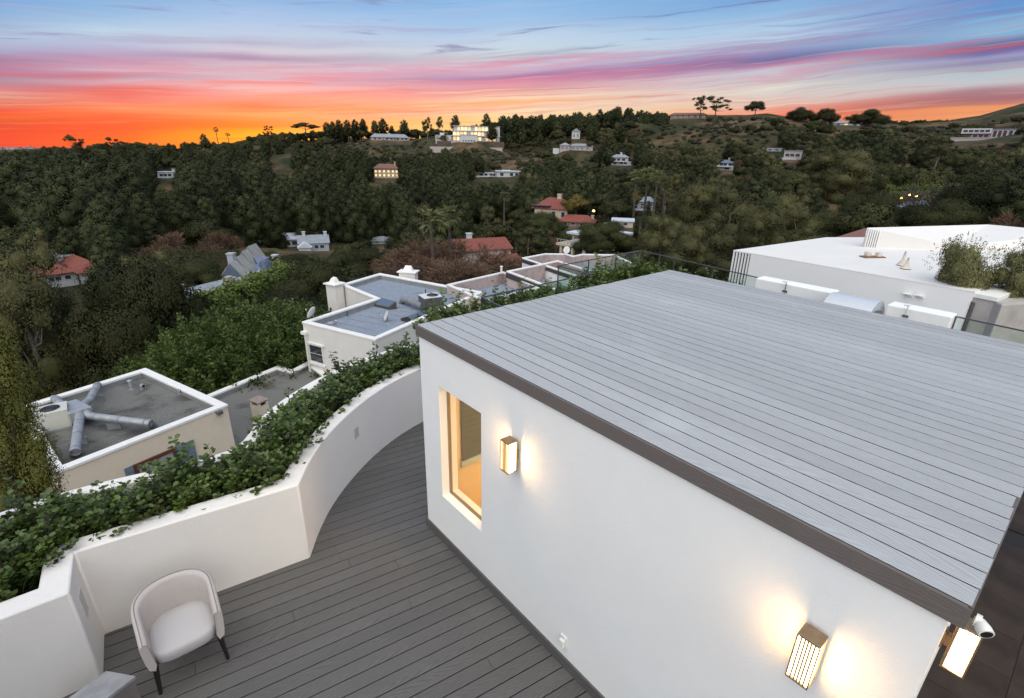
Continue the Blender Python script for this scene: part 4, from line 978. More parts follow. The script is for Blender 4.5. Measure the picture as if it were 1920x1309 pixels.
# white modern house on the right
Z4 = 0.3
wp = [(1375, 469), (1487, 438.5), (1615, 454), (1612, 460), (1700, 470), (1990, 520), (1825, 546)]
h4 = thing('white_house', 'large white modern house with flat white roof and slotted wall ends', 'house', tuple(map(float, at_z(1600, 500, -10.0))))
pA, pB, pC = at_z(1375, 469, Z4), at_z(1487, 438.5, Z4), at_z(1828, 547, Z4)
dirL = (pC - pA)[:2] / np.linalg.norm((pC - pA)[:2]); nrmL = np.array([-dirL[1], dirL[0]])
def wq(u, v): p = pA[:2] + dirL * u + nrmL * v; return (float(p[0]), float(p[1]))
LW = float(np.linalg.norm((pC - pA)[:2])); DW = float((pB - pA)[:2] @ nrmL)
MB().prism([wq(0.9, 0), wq(LW, 0), wq(LW, DW * 2.6), wq(0.9, DW * 1.0)], -10, Z4 - 0.05, cap=False).build('wall', M['modern'], h4)
MB().add([(*wq(0.0, 0.0), Z4), (*wq(LW, 0.0), Z4), (*wq(LW + .0, DW * 2.6), Z4 + .25), (*wq(0.6, DW * 1.0), Z4 + .05)] + [(*wq(0.0, 0.0), Z4 - .06), (*wq(LW, 0.0), Z4 - .06), (*wq(LW + .0, DW * 2.6), Z4 + .19), (*wq(0.6, DW * 1.0), Z4 - .01)], [(0, 1, 2, 3), (7, 6, 5, 4), (0, 1, 5, 4), (1, 2, 6, 5), (2, 3, 7, 6), (3, 0, 4, 7)]).build('roof', M['modern_roof'], h4)
# slot fins at its left end
for k_ in range(7):
    u = 0.02 + k_ * 0.15
    MB().prism([wq(u, 0.004), wq(u + 0.072, 0.004), wq(u + 0.072, 0.07), wq(u, 0.07)], -10, Z4 - 0.062).build('fin', M['modern'], h4)
MB().prism([wq(0.03, 0.072), wq(0.895, 0.072), wq(0.895, DW), wq(0.3, DW)], -10, Z4 - 0.065).build('recess', M['dark'], h4)
MB().prism([wq(0.0, 0.004), wq(0.95, 0.004), wq(0.95, 0.5), wq(0.0, 0.5)], -10, -2.3).build('plinth', M['modern'], h4)
# little wall fixtures
for (x, y, lb) in ((1705, 553, 'white bracketed wall light on the long white wall'), (1727, 556, 'small white wall box on the long white wall')):
    X = wall_hit(pA, pC, x, y); c0_ = on_wall(pA, pC, X[0], X[1], 0.0)
    o = thing('wall_fitting', lb, 'wall fitting', c0_)
    wbox(MB(), pA, pC, X[0] - 0.10, X[0] + 0.10, X[1] - 0.05, X[1] + 0.05, 0.002, 0.05).build('plate', M['cap'], o, bevel=0.01)
    wbox(MB(), pA, pC, X[0] - 0.18, X[0] + 0.05, X[1] + 0.02, X[1] + 0.07, 0.05, 0.2).build('hood', M['cap'], o, bevel=0.01)
# upper block behind
upA, upB, upC = at_z(1626, 427, Z4 + 1.2), at_z(1853, 421, Z4 + 1.2), at_z(1650, 461, Z4 + .2)
h4b = thing('white_house', 'rear upper block of the white modern house, with a sloping white roof plane', 'house', tuple(map(float, at_z(1700, 440, -10.0))))
q_ = [at_z(1626, 427, Z4 + 1.0), at_z(1790, 462, Z4 + .3), at_z(2010, 470, Z4 + .3), at_z(2020, 436, Z4 + 1.), at_z(1853, 421, Z4 + 1.0)]
vs = [tuple(map(float, p)) for p in q_]
MB().add(vs + [(p[0], p[1], -10.0) for p in vs], [(0, 1, 2, 3, 4)] + [(i, (i + 1) % 5, 5 + (i + 1) % 5, 5 + i) for i in range(5)]).build('roof', M['modern_roof'], h4b)
f0 = np.array(vs[0]); f1 = np.array(vs[1]); dd = f1 - f0
for k_ in range(6):
    t0 = 0.01 + k_ * 0.025; a = f0 + dd * t0; b = f0 + dd * (t0 + 0.011)
    nn = np.array([dd[1], -dd[0], 0]); nn /= np.linalg.norm(nn)
    MB().prism([xy(a), xy(b), xy(b + nn * 0.16), xy(a + nn * 0.16)], -6, float(min(a[2], b[2])) - 0.02).build('fin', M['modern'], h4b)
nn = np.array([dd[1], -dd[0], 0]); nn /= np.linalg.norm(nn)
MB().prism([xy(f0 + nn * .004), xy(f0 + dd * .155 + nn * .004), xy(f0 + dd * .155 + nn * .02), xy(f0 + nn * .02)], -6, float(f0[2]) - 0.35).build('recess', M['grey_plate'], h4b)
zr = Z4 + 0.06
for x, y, r, h, lb in ((1691, 497, 0.2, 0.42, 'tall tan cone vent with a pipe on the white roof'), (1698, 503, 0.2, 0.32, 'shorter tan cone vent on the white roof, nearest the wall')):
    p_ = tuple(map(float, at_z(x, y, zr))); o = thing('cone_vent', lb, 'roof vent', p_, 'cone vents on the white roof')
    MB().tube([p_, (p_[0], p_[1], p_[2] + h * .55), (p_[0], p_[1], p_[2] + h)], [r, r * .3, r * .25], 14).build('cone', M['cone'], o, smooth=40)
    MB().tube([(p_[0], p_[1], p_[2] + h), (p_[0], p_[1], p_[2] + h * 1.35)], r * .16, 8).build('pipe', M['galv'], o, smooth=40)
p_ = tuple(map(float, at_z(1636, 482, zr))); o = thing('roof_hatch', 'pair of small tan vent boxes on a rusty pad on the white roof', 'roof vent', p_)
for dx in (-0.22, 0.22): MB().box((p_[0] + dx, p_[1] - dx * .2, p_[2] + .03), (0.22, 0.22, 0.2), 0.3).build('vent_box', M['cone'], o, bevel=0.03)
MB().box(p_, (1.0, 0.4, 0.03), 0.1).build('pad', mat('rusty_pad', (0.22, 0.12, 0.07), 0.9), o)

# right edge: concrete planter, ramp wall, and a white block beyond
cw = thing('concrete_planter', 'stained concrete planter wall below the olive trees at the right edge', 'planter', tuple(map(float, at_z(1870, 600, -4))))
zc4 = 0.25
kpts = [(1829, 549), (1870, 557), (1890, 549), (1925, 538), (1880, 520), (1826, 538)]
kp = [xy(at_z(x, y, zc4)) for x, y in kpts]
MB().prism(kp, -6, zc4 - 0.16).build('wall', M['concrete'], cw)
MB().prism(inset(ccw(kp), -0.06), zc4 - 0.159, zc4).build('coping', M['cap'], cw, bevel=0.02)
MB().prism([wq(LW + 0.003, -0.03), wq(LW + 0.025, -0.03), wq(LW + 0.025, 0.03), wq(LW + 0.003, 0.03)], -6, Z4 - 0.35).build('red_trim', M['darkred'], h4)
MB().prism([wq(LW + 0.028, -0.02), wq(LW + 0.11, -0.02), wq(LW + 0.11, 0.04), wq(LW + 0.028, 0.04)], -6, Z4 - 0.37).build('dark_reveal', M['acgrey'], h4)
rampw = thing('garden_wall', 'rough warm grey garden wall rising out of frame on the right', 'wall', tuple(map(float, at_z(1900, 610, -4))))
ra, rb = at_z(1880, 571, 0.1), at_z(2010, 560, 0.1); rc = at_z(1866, 640, -1.2)
MB().prism([xy(ra), xy(rb), (float(rb[0]) + 1.5, float(rb[1]) + 4), (float(ra[0]) + 1.2, float(ra[1]) + 5)], -6, 0.1).build('wall', M['concrete'], rampw, bevel=0.06)
wb = thing('white_block', 'white rendered block behind the garden wall at the right edge', 'wall', tuple(map(float, at_z(1905, 555, -4))))
wa, wb2 = at_y(1893, 541, 30.0), at_y(2040, 536, 30.0)
MB().prism([xy(wa), xy(wb2), (float(wb2[0]) + 1, float(wb2[1]) + 3), (float(wa[0]) + 1, float(wa[1]) + 3)], -6, float(wa[2])).build('wall', M['modern'], wb)
ground_r = MB().prism([hp(2.2, 13.3)[:2], hp(9, 13.1)[:2], hp(12, 22)[:2], hp(1.4, 20.6)[:2]], -5.2, -2.2).build('side_path', M['concrete'], None, kind='structure')

# parapet of our rear terrace with the barrel skylight
PS0, PS1, PT0, PT1, PZ = -2.05, 2.62, 12.55, 13.05, 1.12
pw = thing('terrace_parapet', 'white terrace parapet beyond the plank roof, broken by a rounded skylight', 'wall', hp(0.3, 12.8, 0))
for s0, s1, zz in ((PS0, 0.05, PZ), (1.32, PS1, PZ - 0.02)):
    MB().prism([hp(s0, PT0), hp(s1, PT0), hp(s1, PT1), hp(s0, PT1)], 0.0, zz).build('wall', M['stucco'], pw, bevel=0.03)
bs = thing('barrel_skylight', 'rounded blue white barrel skylight set in the terrace parapet', 'skylight', hp(0.65, 12.5, 0.4))
vs, fs = [], []
for i in range(15):
    a = math.pi * i / 14
    for s in (0.08, 1.18): vs.append(hp(s, 12.45 - 0.75 * math.cos(a), 0.42 + 0.74 * math.sin(a)))
for i in range(14): fs.append((2 * i, 2 * i + 1, 2 * i + 3, 2 * i + 2))
fs += [tuple(range(0, 30, 2)), tuple(range(29, 0, -2))]
MB().add(vs, fs).build('barrel', M['barrel'], bs, smooth=40)
MB().prism([hp(0.07, 11.68), hp(1.30, 11.68), hp(1.30, 13.2), hp(0.07, 13.2)], -0.02, 0.34).build('curb', M['stucco'], bs)
eq = thing('meter_box', 'dark grey equipment box beside the barrel skylight', 'box', hp(1.26, 12.2, 0.3))
MB().prism([hp(1.2, 11.9), hp(1.30, 11.9), hp(1.30, 12.4), hp(1.2, 12.4)], 0.345, 0.95).build('cabinet', M['acgrey'], eq, bevel=0.01)
for s in (1.215, 1.26): MB().prism([hp(s, 11.885), hp(s + .03, 11.885), hp(s + .03, 11.898), hp(s, 11.898)], 0.5, 0.85).build('door', M['galv'], eq)
for s, lb in ((-1.15, 'tall white bracket light on the left part of the terrace parapet'), (1.75, 'white bracket light on the right part of the terrace parapet')):
    o = thing('parapet_light', lb, 'light fitting', hp(s, PT0 - .02, 0.6), None)
    MB().tube([hp(s, PT0 - .03, 0.92), hp(s, PT0 - .03, 1.12), hp(s, PT0 - .10, 1.22)], 0.010, 8).build('stem', M['acgrey' if s < 0 else 'plastic'], o)
    MB().prism([hp(s - .06, PT0 - .2), hp(s + .06, PT0 - .2), hp(s + .06, PT0 - .08), hp(s - .06, PT0 - .08)], 1.19, 1.23).build('hood', M['plastic'], o, bevel=0.01)
    MB().prism([hp(s - .06, PT0 - .045), hp(s + .06, PT0 - .045), hp(s + .06, PT0 - .002), hp(s - .06, PT0 - .002)], 0.88, 0.93).build('bracket', M['acgrey'], o)

# glass railing round the rear terrace
def railing(path, label, name='glass_railing'):
    o = thing(name, label, 'railing', (path[0][0], path[0][1], 0.0), 'glass railings of the rear terrace')
    for i in range(len(path) - 1):
        p, q = np.array(path[i]), np.array(path[i + 1]); L = np.linalg.norm(q - p); d = (q - p) / L; n = np.array([-d[1], d[0]])
        m_ = max(1, round(L / 1.5))
        def bx(mb, u0, u1, wd, z0, z1): a = p + d * u0; b = p + d * u1; return mb.prism([tuple(a - n * wd), tuple(b - n * wd), tuple(b + n * wd), tuple(a + n * wd)], z0, z1)
        bx(MB(), -0.02, L + 0.02, 0.018, 1.045, 1.072).build('top_rail', M['railcap'], o)
        for k in range(m_):
            u0 = L * k / m_; u1 = L * (k + 1) / m_
            bx(MB(), u0 + 0.03, u1 - 0.03, 0.006, 0.05, 1.04).build('glass_panel', M['rail_glass'], o)
            bx(MB(), u0 - 0.015, u0 + 0.015, 0.015, -0.02, 1.044).build('post', M['railcap'], o)
Q = lambda s, t: hp(s, t)[:2]
railing([Q(-3.9, 4.62), Q(-5.27, 4.79), Q(-5.47, 9.03), Q(-6.88, 9.08), Q(-7.06, 13.65), Q(-2.08, 12.9)], 'glass railing with thin dark rail round the left side of the rear terrace')
railing([Q(2.64, 12.85), Q(7.0, 12.4)], 'short glass railing with black rail to the right of the white parapet')

# ---------------------------------------------------------------- terrain
TX = [-200, 0, 240, 480, 720, 960, 1200, 1330, 1440, 1560, 1680, 1840, 1920, 2120]
TL = {60:  [690, 690, 690, 680, 640, 590, 545, 530, 520, 515, 510, 505, 505, 505],
      100: [600, 600, 600, 606, 575, 535, 500, 485, 475, 468, 462, 456, 452, 450],
      180: [480, 480, 480, 484, 478, 470, 430, 412, 405, 398, 394, 390, 388, 385],
      300: [404, 404, 405, 408, 404, 398, 370, 345, 338, 334, 330, 326, 322, 320],
      450: [340, 336, 332, 330, 326, 330, 300, 296, 294, 292, 288, 275, 268, 264],
      600: [304, 300, 294, 272, 263, 262, 236, 224, 222, 256, 258, 258, 250, 246],
      750: [292, 290, 288, 270, 262, 256, 231, 222, 214, 232, 234, 228, 215, 205],
      950: [288, 286, 286, 274, 266, 262, 240, 232, 226, 236, 237, 221, 197, 186],
      1500: [283, 281, 281, 278, 272, 268, 258, 250, 246, 246, 246, 240, 230, 225]}
layers = sorted(TL)
AZ, ZZ = [], []
for d in layers:
    P = [at_y(x, y, d) for x, y in zip(TX, TL[d])]
    AZ.append([math.atan2(p[0], p[1]) for p in P]); ZZ.append([p[2] for p in P])
near_z = {2: -10.5, 14: -10.5, 34: -13.0}
DL = [2, 14, 34] + layers + [3000, 8000, 40000]
pads = []
def ground_np(x, y):
    x = np.asarray(x, float); y = np.asarray(y, float)
    az = np.clip(np.arctan2(x, np.maximum(y, 1e-3) if False else y), -1.2, 1.2); d = np.hypot(x, y)
    cols = []
    for L in DL:
        if L in near_z: cols.append(np.where(az > 0.35, near_z[L] * 0.55, near_z[L]) + 0 * az)
        elif L in TL: i = layers.index(L); cols.append(np.interp(az, AZ[i], ZZ[i]))
        else: cols.append(np.full_like(az, {3000: -26.0, 8000: -68.0, 40000: -330.0}[L]))
    cols = np.array(cols); ld = np.log(np.array(DL, float)); q = np.clip(np.log(np.maximum(d, 2.0)), ld[0], ld[-1])
    k = np.clip(np.searchsorted(ld, q) - 1, 0, len(DL) - 2); t = (q - ld[k]) / (ld[k + 1] - ld[k]); t = t * t * (3 - 2 * t) * 0.35 + t * 0.65
    idx = np.arange(len(q)) if q.ndim else None
    fl = cols.reshape(len(DL), -1); kf = k.reshape(-1); tf = t.reshape(-1); ii = np.arange(fl.shape[1])
    z = fl[kf, ii] * (1 - tf) + fl[kf + 1, ii] * tf
    dd = d.reshape(-1); amp = np.clip((dd - 120) / 400, 0, 1) * np.clip((1600 - dd) / 500, 0, 1)
    xf, yf = x.reshape(-1), y.reshape(-1)
    z = z + amp * (3.2 * np.sin(xf * 0.031 + 1.3) * np.cos(yf * 0.027) + 1.8 * np.sin(xf * 0.071 + yf * 0.043))
    if pads:
        zf = z.copy(); best = np.zeros_like(z)
        for (hx, hy, hz, hr) in pads:
            q_ = np.hypot(xf - hx, yf - hy); w_ = np.clip((hr * 2.4 - q_) / (hr * 1.5), 0, 1); w_ = w_ * w_ * (3 - 2 * w_)
            up_ = w_ > best
            z = np.where(up_, zf * (1 - w_) + hz * w_, z); best = np.where(up_, w_, best)
    return z.reshape(d.shape)
def ground(x, y): return float(ground_np(np.array([x]), np.array([y]))[0])

def mesh_np(name, v, f, mats, tint=None, mi=None):
    me = bpy.data.meshes.new(name); n, k = f.shape
    me.vertices.add(len(v)); me.vertices.foreach_set('co', np.ascontiguousarray(v, np.float32).ravel())
    me.loops.add(n * k); me.loops.foreach_set('vertex_index', np.ascontiguousarray(f, np.int32).ravel())
    me.polygons.add(n); me.polygons.foreach_set('loop_start', np.arange(0, n * k, k, dtype=np.int32))
    me.polygons.foreach_set('loop_total', np.full(n, k, np.int32))
    for m in (mats if isinstance(mats, (list, tuple)) else [mats]): me.materials.append(m)
    if mi is not None: me.polygons.foreach_set('material_index', np.ascontiguousarray(mi, np.int32))
    if tint is not None:
        a = me.attributes.new('tint', 'FLOAT', 'FACE'); a.data.foreach_set('value', np.ascontiguousarray(tint, np.float32))
    me.update(calc_edges=True); me.validate(); return me

ground_m = bpy.data.materials.new('chaparral_ground'); ground_m.use_nodes = True
t = NT(ground_m.node_tree); b = t.n['Principled BSDF']; b.inputs['Roughness'].default_value = 1.0; b.inputs['Specular IOR Level'].default_value = 0.1
geo = t.node('ShaderNodeNewGeometry').outputs['Position']
n1 = t.noise(geo, 0.02, 6.0, 0.6, 0.3); n2 = t.noise(geo, 0.11, 5.0, 0.6)
c = t.ramp(n1, [(0.36, lin(46, 52, 34)), (0.5, lin(74, 66, 48)), (0.62, lin(104, 84, 64)), (0.72, lin(84, 70, 56))])
c = t.mix(t.math('MULTIPLY', t.ss(n2, 0.48, 0.62), 0.75), c, lin(40, 46, 30))
town = t.noise(geo, 0.004, 8.0, 0.7)
dist = t.node('ShaderNodeVectorMath', operation='LENGTH'); t.l.new(geo, dist.inputs[0])
c = t.mix(t.ss(dist.outputs['Value'], 1200.0, 2600.0), c, t.ramp(town, [(0.4, lin(66, 58, 62)), (0.55, lin(92, 74, 74)), (0.66, lin(120, 98, 96))]))
t.l.new(c, b.inputs['Base Color'])
bp = t.node('ShaderNodeBump'); bp.inputs['Strength'].default_value = 0.6; bp.inputs['Distance'].default_value = 1.5; t.l.new(n2, bp.inputs['Height']); t.l.new(bp.outputs[0], b.inputs['Normal'])
# ---------------------------------------------------------------- hillside houses
HM = dict(white=mat('house_white', (0.45, 0.46, 0.48), 0.85, 0.03, 0.4), pale=mat('house_pale_pink', (0.36, 0.31, 0.31), 0.9, 0.05, 0.4), cream=mat('house_cream', (0.50, 0.42, 0.32), 0.9, 0.05, 0.4),
          brown=mat('house_brown', (0.20, 0.15, 0.12), 0.9, 0.05, 0.4), grey=mat('house_grey', (0.34, 0.36, 0.40), 0.9, 0.05, 0.4),
          r_white=mat('roof_white', (0.50, 0.54, 0.60), 0.8, 0.05, 0.3), r_grey=mat('roof_grey', (0.22, 0.24, 0.28), 0.85, 0.15, 0.8), r_blue=mat('roof_blue_slate', (0.11, 0.14, 0.21), 0.7, 0.2, 1.2),
          r_red=mat('roof_red_tile', (0.19, 0.052, 0.038), 0.85, 0.2, 1.5), r_brown=mat('roof_brown_tile', (0.17, 0.085, 0.065), 0.85, 0.3, 2.5), glass=M['winglass'],
          lit=mat('lit_window', (0.9, 0.6, 0.3), 0.5, emit=(1.0, 0.55, 0.20), estr=0.6), litb=mat('bright_lit_window', (0.9, 0.7, 0.4), 0.5, emit=(1.0, 0.66, 0.30), estr=0.9), shake=mat('pale_shake_ridge', (0.27, 0.265, 0.25), 0.9, 0.15, 1.0))
sight = []     # (azimuth from, to, distance, lowest pixel that has to stay visible)
def pix(P):
    d = np.asarray(P, float) - CAM; z = d @ FW; return 960 + F_PX * (d @ RT) / z, 654.5 - F_PX * (d @ UP) / z
class House:
    def __init__(self, label, px, py, D, keep=None, name='hillside_house', group='houses on the hillside', sink=2.0):
        self.o = at_y(px, py, D); self.D = D
        self.px = px; self.az = math.atan2(self.o[0], self.o[1]); self.sc = 1.0
        self.u = np.array([math.cos(self.az), -math.sin(self.az), 0]); self.w = np.array([math.sin(self.az), math.cos(self.az), 0])
        self.t = thing(name, label, 'house', tuple(map(float, self.o)), group); self.keep = keep
        if keep: sight.append((keep[0], keep[1], D, keep[2]))
        self.t.location = tuple(map(float, self.o)); pads.append((float(self.o[0]), float(self.o[1]), float(self.o[2]) - 0.4, max(7.0, D * 0.022)))
        self.k = float(self.o @ FW - CAM @ FW) / F_PX       # metres per pixel here
        self.rz = -self.az; self.yaw = 0.0
    def turn(self, deg):
        a = R_(deg); u, w = self.u, self.w
        self.u = u * math.cos(a) + w * math.sin(a); self.w = -u * math.sin(a) + w * math.cos(a); return self
    def P(self, x, y, z): p = self.o + self.u * x + self.w * y; return (float(p[0]), float(p[1]), float(self.o[2] + z))
    def poly(self, x0, x1, y0, y1): return [self.P(x, y, 0)[:2] for x, y in ((x0, y0), (x1, y0), (x1, y1), (x0, y1))]
    def block(self, x0, x1, y0, y1, z0, z1, wall='white', name='wall'):
        return MB().prism(self.poly(x0, x1, y0, y1), self.o[2] + z0, self.o[2] + z1).build(name, HM[wall] if isinstance(wall, str) else wall, self.t)
    def flat(self, x0, x1, y0, y1, z, roof='r_white', ov=0.5, th=0.35):
        return MB().prism(self.poly(x0 - ov, x1 + ov, y0 - ov, y1 + ov), self.o[2] + z + .01, self.o[2] + z + th).build('roof', HM[roof], self.t)
    def hip(self, x0, x1, y0, y1, z, h, roof='r_red', ov=0.5, gable=False, along='x'):
        a, b, c, d = (self.P(x, y, z) for x, y in ((x0 - ov, y0 - ov), (x1 + ov, y0 - ov), (x1 + ov, y1 + ov), (x0 - ov, y1 + ov)))
        if along == 'x':
            m = (y0 + y1) / 2; e = 0.0 if gable else (y1 - y0) / 2 * 0.9
            r0, r1 = self.P(x0 - ov + e, m, z + h), self.P(x1 + ov - e, m, z + h)
            vs = [a, b, c, d, r0, r1]; fs = [(0, 1, 5, 4), (1, 2, 5), (2, 3, 4, 5), (3, 0, 4), (3, 2, 1, 0)]
        else:
            m = (x0 + x1) / 2; e = 0.0 if gable else (x1 - x0) / 2 * 0.9
            r0, r1 = self.P(m, y0 - ov + e, z + h), self.P(m, y1 + ov - e, z + h)
            vs = [a, b, c, d, r0, r1]; fs = [(0, 1, 4), (1, 2, 5, 4), (2, 3, 5), (3, 0, 4, 5), (3, 2, 1, 0)]
        vs2 = vs + [(p[0], p[1], p[2] - 0.18) for p in vs[:4]]
        fs = fs[:-1] + [(0, 1, 7, 6), (1, 2, 8, 7), (2, 3, 9, 8), (3, 0, 6, 9), (6, 7, 8, 9)]
        return MB().add(vs2, fs).build('roof', HM[roof], self.t)
    def windows(self, xs, y, z0, z1, w, m='glass', frame='white', side='front'):
        for x in xs:
            f = MB(); e = min(0.14, w * 0.12)
            def bx(mb, a, b, c, d, o0, o1):
                if side == 'front': return mb.prism([self.P(a, y - o1, 0)[:2], self.P(b, y - o1, 0)[:2], self.P(b, y - o0, 0)[:2], self.P(a, y - o0, 0)[:2]], self.o[2] + c, self.o[2] + d)
                return mb.prism([self.P(y + o0, a, 0)[:2], self.P(y + o1, a, 0)[:2], self.P(y + o1, b, 0)[:2], self.P(y + o0, b, 0)[:2]], self.o[2] + c, self.o[2] + d)
            for a, b, c, d in ((x - w / 2 - e, x - w / 2, z0 - e, z1 + e), (x + w / 2, x + w / 2 + e, z0 - e, z1 + e), (x - w / 2, x + w / 2, z0 - e, z0), (x - w / 2, x + w / 2, z1, z1 + e)): bx(f, a, b, c, d, 0.0, 0.12)
            wn = f.build('window', HM[frame], self.t)
            bx(MB(), x - w / 2, x + w / 2, z0, z1, 0.01, 0.05).build('pane', HM[m], wn)
    def chimney(self, x, y, z0, z1, sx=1.0, sy=0.9, m='white'):
        c = MB().prism(self.poly(x - sx / 2, x + sx / 2, y - sy / 2, y + sy / 2), self.o[2] + z0, self.o[2] + z1).build('chimney', HM[m], self.t)
        MB().prism(self.poly(x - sx * .62, x + sx * .62, y - sy * .62, y + sy * .62), self.o[2] + z1 + .01, self.o[2] + z1 + .2).build('chimney_cap', HM[m], c)

# far left white house
H = House('white two storey house with a tall chimney alone in the dark left wood', 315, 342, 480, (296, 336, 341)); k = H.k
H.block(-17*k/1.0*.9, 17*k, 0, 9, -4, 8*k); H.flat(-17*k*.9, 17*k, 0, 9, 8*k); H.block(-14*k, 12*k, 1, 8, 8*k+.4, 18*k); H.flat(-14*k, 12*k, 1, 8, 18*k); H.chimney(13*k, 4, 8*k, 23*k, 2.2, 2)
H.windows([-8*k, -2*k, 5*k], 1, 10.5*k, 15*k, 2.2); H.windows([-10*k, 2*k, 10*k], 0, 2*k, 6*k, 2.4)
H = House('low white flat house half hidden on the left hillside', 529, 313, 560, (510, 548, 312)); k = H.k
H.block(-17*k, 17*k, 0, 9, -4, 6*k); H.flat(-17*k, 17*k, 0, 9, 6*k); H.windows([-10*k, -3*k, 4*k, 11*k], 0, 1.5*k, 4.5*k, 2.4)
H = House('long grey ranch house with hipped roof on the ridge, left of the lit mansion', 732, 263, 600, (694, 770, 262)); k = H.k
H.block(-35*k, 35*k, 0, 10, -4, 5*k, 'pale'); H.hip(-35*k, 33*k, 0, 10, 5*k, 6*k, 'r_grey', 1.0); H.hip(-12*k, 8*k, -5, 6, 5*k, 8*k, 'r_grey', .8, along='y'); H.block(-11*k, 7*k, -4.5, 1, -4, 5*k, 'pale')
H.windows([-28*k, -20*k, 14*k, 22*k, 29*k], 0, 1*k, 3.8*k, 2.6); H.windows([-6*k, 2*k], -4.5, 1*k, 3.8*k, 2.8)
# the lit mansion
H = House('three storey white modern mansion with glowing golden windows on the ridge', 891, 265, 560, (812, 946, 268), 'mansion'); k = H.k
for i, (z0, z1, x0, x1) in enumerate(((0, 8.5*k, -42*k, 46*k), (9.2*k, 17*k, -42*k, 44*k), (17.8*k, 26*k, -40*k, 44*k))):
    H.block(x0, x1, 2 + i * 1.5, 16, z0 - (4 if i == 0 else 0), z1, 'white'); H.flat(x0, x1, 1 + i * 1.5, 16, z1, 'r_white', 1.4, 0.5 * k)
    nx = 13
    for j in range(nx):
        x = x0 + (j + 0.5) * (x1 - x0) / nx
        if (i * 7 + j * 3) % 5 == 4: continue
        H.windows([x], 2 + i * 1.5, z0 + 1.0 * k, z1 - 1.0 * k, (x1 - x0) / nx * 0.78, 'litb' if (i + j) % 3 else 'lit')
H.block(40*k, 46*k, 0.5, 10, -4, 25*k); H.block(-44*k, -10*k, -10, 1, -6, -0.5*k, 'pale', 'terrace')
H.block(-74*k, -44*k, 2, 10, -4, 9*k); H.flat(-74*k, -44*k, 2, 10, 9*k); H.windows([-70*k, -64*k, -58*k, -52*k], 2, 2*k, 7*k, 2.6); H.block(-66*k, -52*k, 5, 10, 9*k, 14*k)
H = House('plain white pool house below the glowing mansion', 879, 266, 548, None, 'pool_house'); k = H.k
H.block(-16*k, 16*k, 0, 8, -5, 12*k); H.flat(-16*k, 16*k, 0, 8, 12*k, 'r_grey', .5, .5*k); H.windows([-10*k, -5*k, 0, 5*k, 10*k], 0, 0.5*k, 3*k, 1.6, 'glass')
rwl = thing('retaining_wall', 'long pale retaining wall below the glowing mansion', 'wall', tuple(map(float, at_y(875, 281, 535))))
a_, b_ = at_y(806, 280, 535), at_y(942, 281, 540); dn = (b_ - a_)[:2]; dn /= np.linalg.norm(dn); nn = np.array([-dn[1], dn[0]]) * 1.2
MB().prism([xy(a_), xy(b_), (b_[0] + nn[0], b_[1] + nn[1]), (a_[0] + nn[0], a_[1] + nn[1])], a_[2] - 3, a_[2] + 5 * H.k).build('wall', HM['pale'], rwl)
H = House('brown roofed villa with many glowing windows in the valley wood', 725, 333, 450, (700, 750, 333), 'lit_villa'); k = H.k
H.block(-22*k, 22*k, 0, 12, -4, 16*k, 'cream'); H.hip(-22*k, 22*k, 0, 12, 16*k, 8*k, 'r_brown', 1.2)
for z in (2, 9): H.windows([-19*k, -12*k, -4*k, 4*k, 12*k, 19*k], 0, z*k, (z + 4)*k, 1.5, 'litb', 'brown')
H.chimney(17*k, 6, 16*k, 27*k, 1.6, 1.4, 'cream')
H = House('long low white villa with flat stepped roofs in the middle of the hillside', 933, 331, 440, (890, 975, 331), 'white_villa'); k = H.k
H.block(-2*k, 40*k, 0, 11, -3, 9*k); H.flat(-2*k, 40*k, 0, 11, 9*k, ov=1.2, th=1.0*k); H.block(8*k, 24*k, 2, 9, 10*k, 11.5*k); H.windows([8*k, 26*k, 36*k], 0, 1.2*k, 6.5*k, 2.6)
H.block(-36*k, -2.2*k, 2, 10, -3, 5.5*k); H.flat(-36*k, -2.2*k, 2, 10, 5.5*k, ov=1.0, th=.8*k); H.windows([-30*k, -22*k, -12*k, -7*k], 2, 1*k, 4*k, 2.4); H.block(-42*k, -14*k, -3, 1.5, -3, 1.0*k, name='terrace')
# upper middle
H = House('small white house with a tall gable among ridge trees', 1079, 260, 540, (1070, 1090, 259)); k = H.k
H.block(-7*k, 8*k, 0, 8, -5, 12*k); H.hip(-7*k, 8*k, 0, 8, 12*k, 6*k, 'r_grey', .5, True, 'y'); H.windows([-3*k, 4*k], 0, 3*k, 8*k, 1.6)
H = House('long low pinkish house on a knoll above the white villa', 1081, 281, 500, (1049, 1112, 280)); k = H.k
H.block(-12*k, 30*k, 0, 9, -4, 7*k, 'pale'); H.hip(-12*k, 30*k, 0, 9, 7*k, 4*k, 'r_grey', .8); H.block(-31*k, -13*k, -3, 7, -4, 7.5*k, 'pale'); H.hip(-31*k, -13*k, -3, 7, 7.5*k, 5*k, 'r_grey', .8, along='y'); H.windows([-26*k, -18*k], -3, 1*k, 5*k, 2.2); H.windows([-6*k, 2*k, 10*k, 20*k], 0, 1*k, 4.5*k, 2.4)
H.block(-44*k, -32*k, -2, 5, -4, 2*k, 'white', 'terrace')
H = House('white two storey house with a slate roof and balcony, right of the knoll', 1163, 309, 430, (1143, 1184, 308)); k = H.k
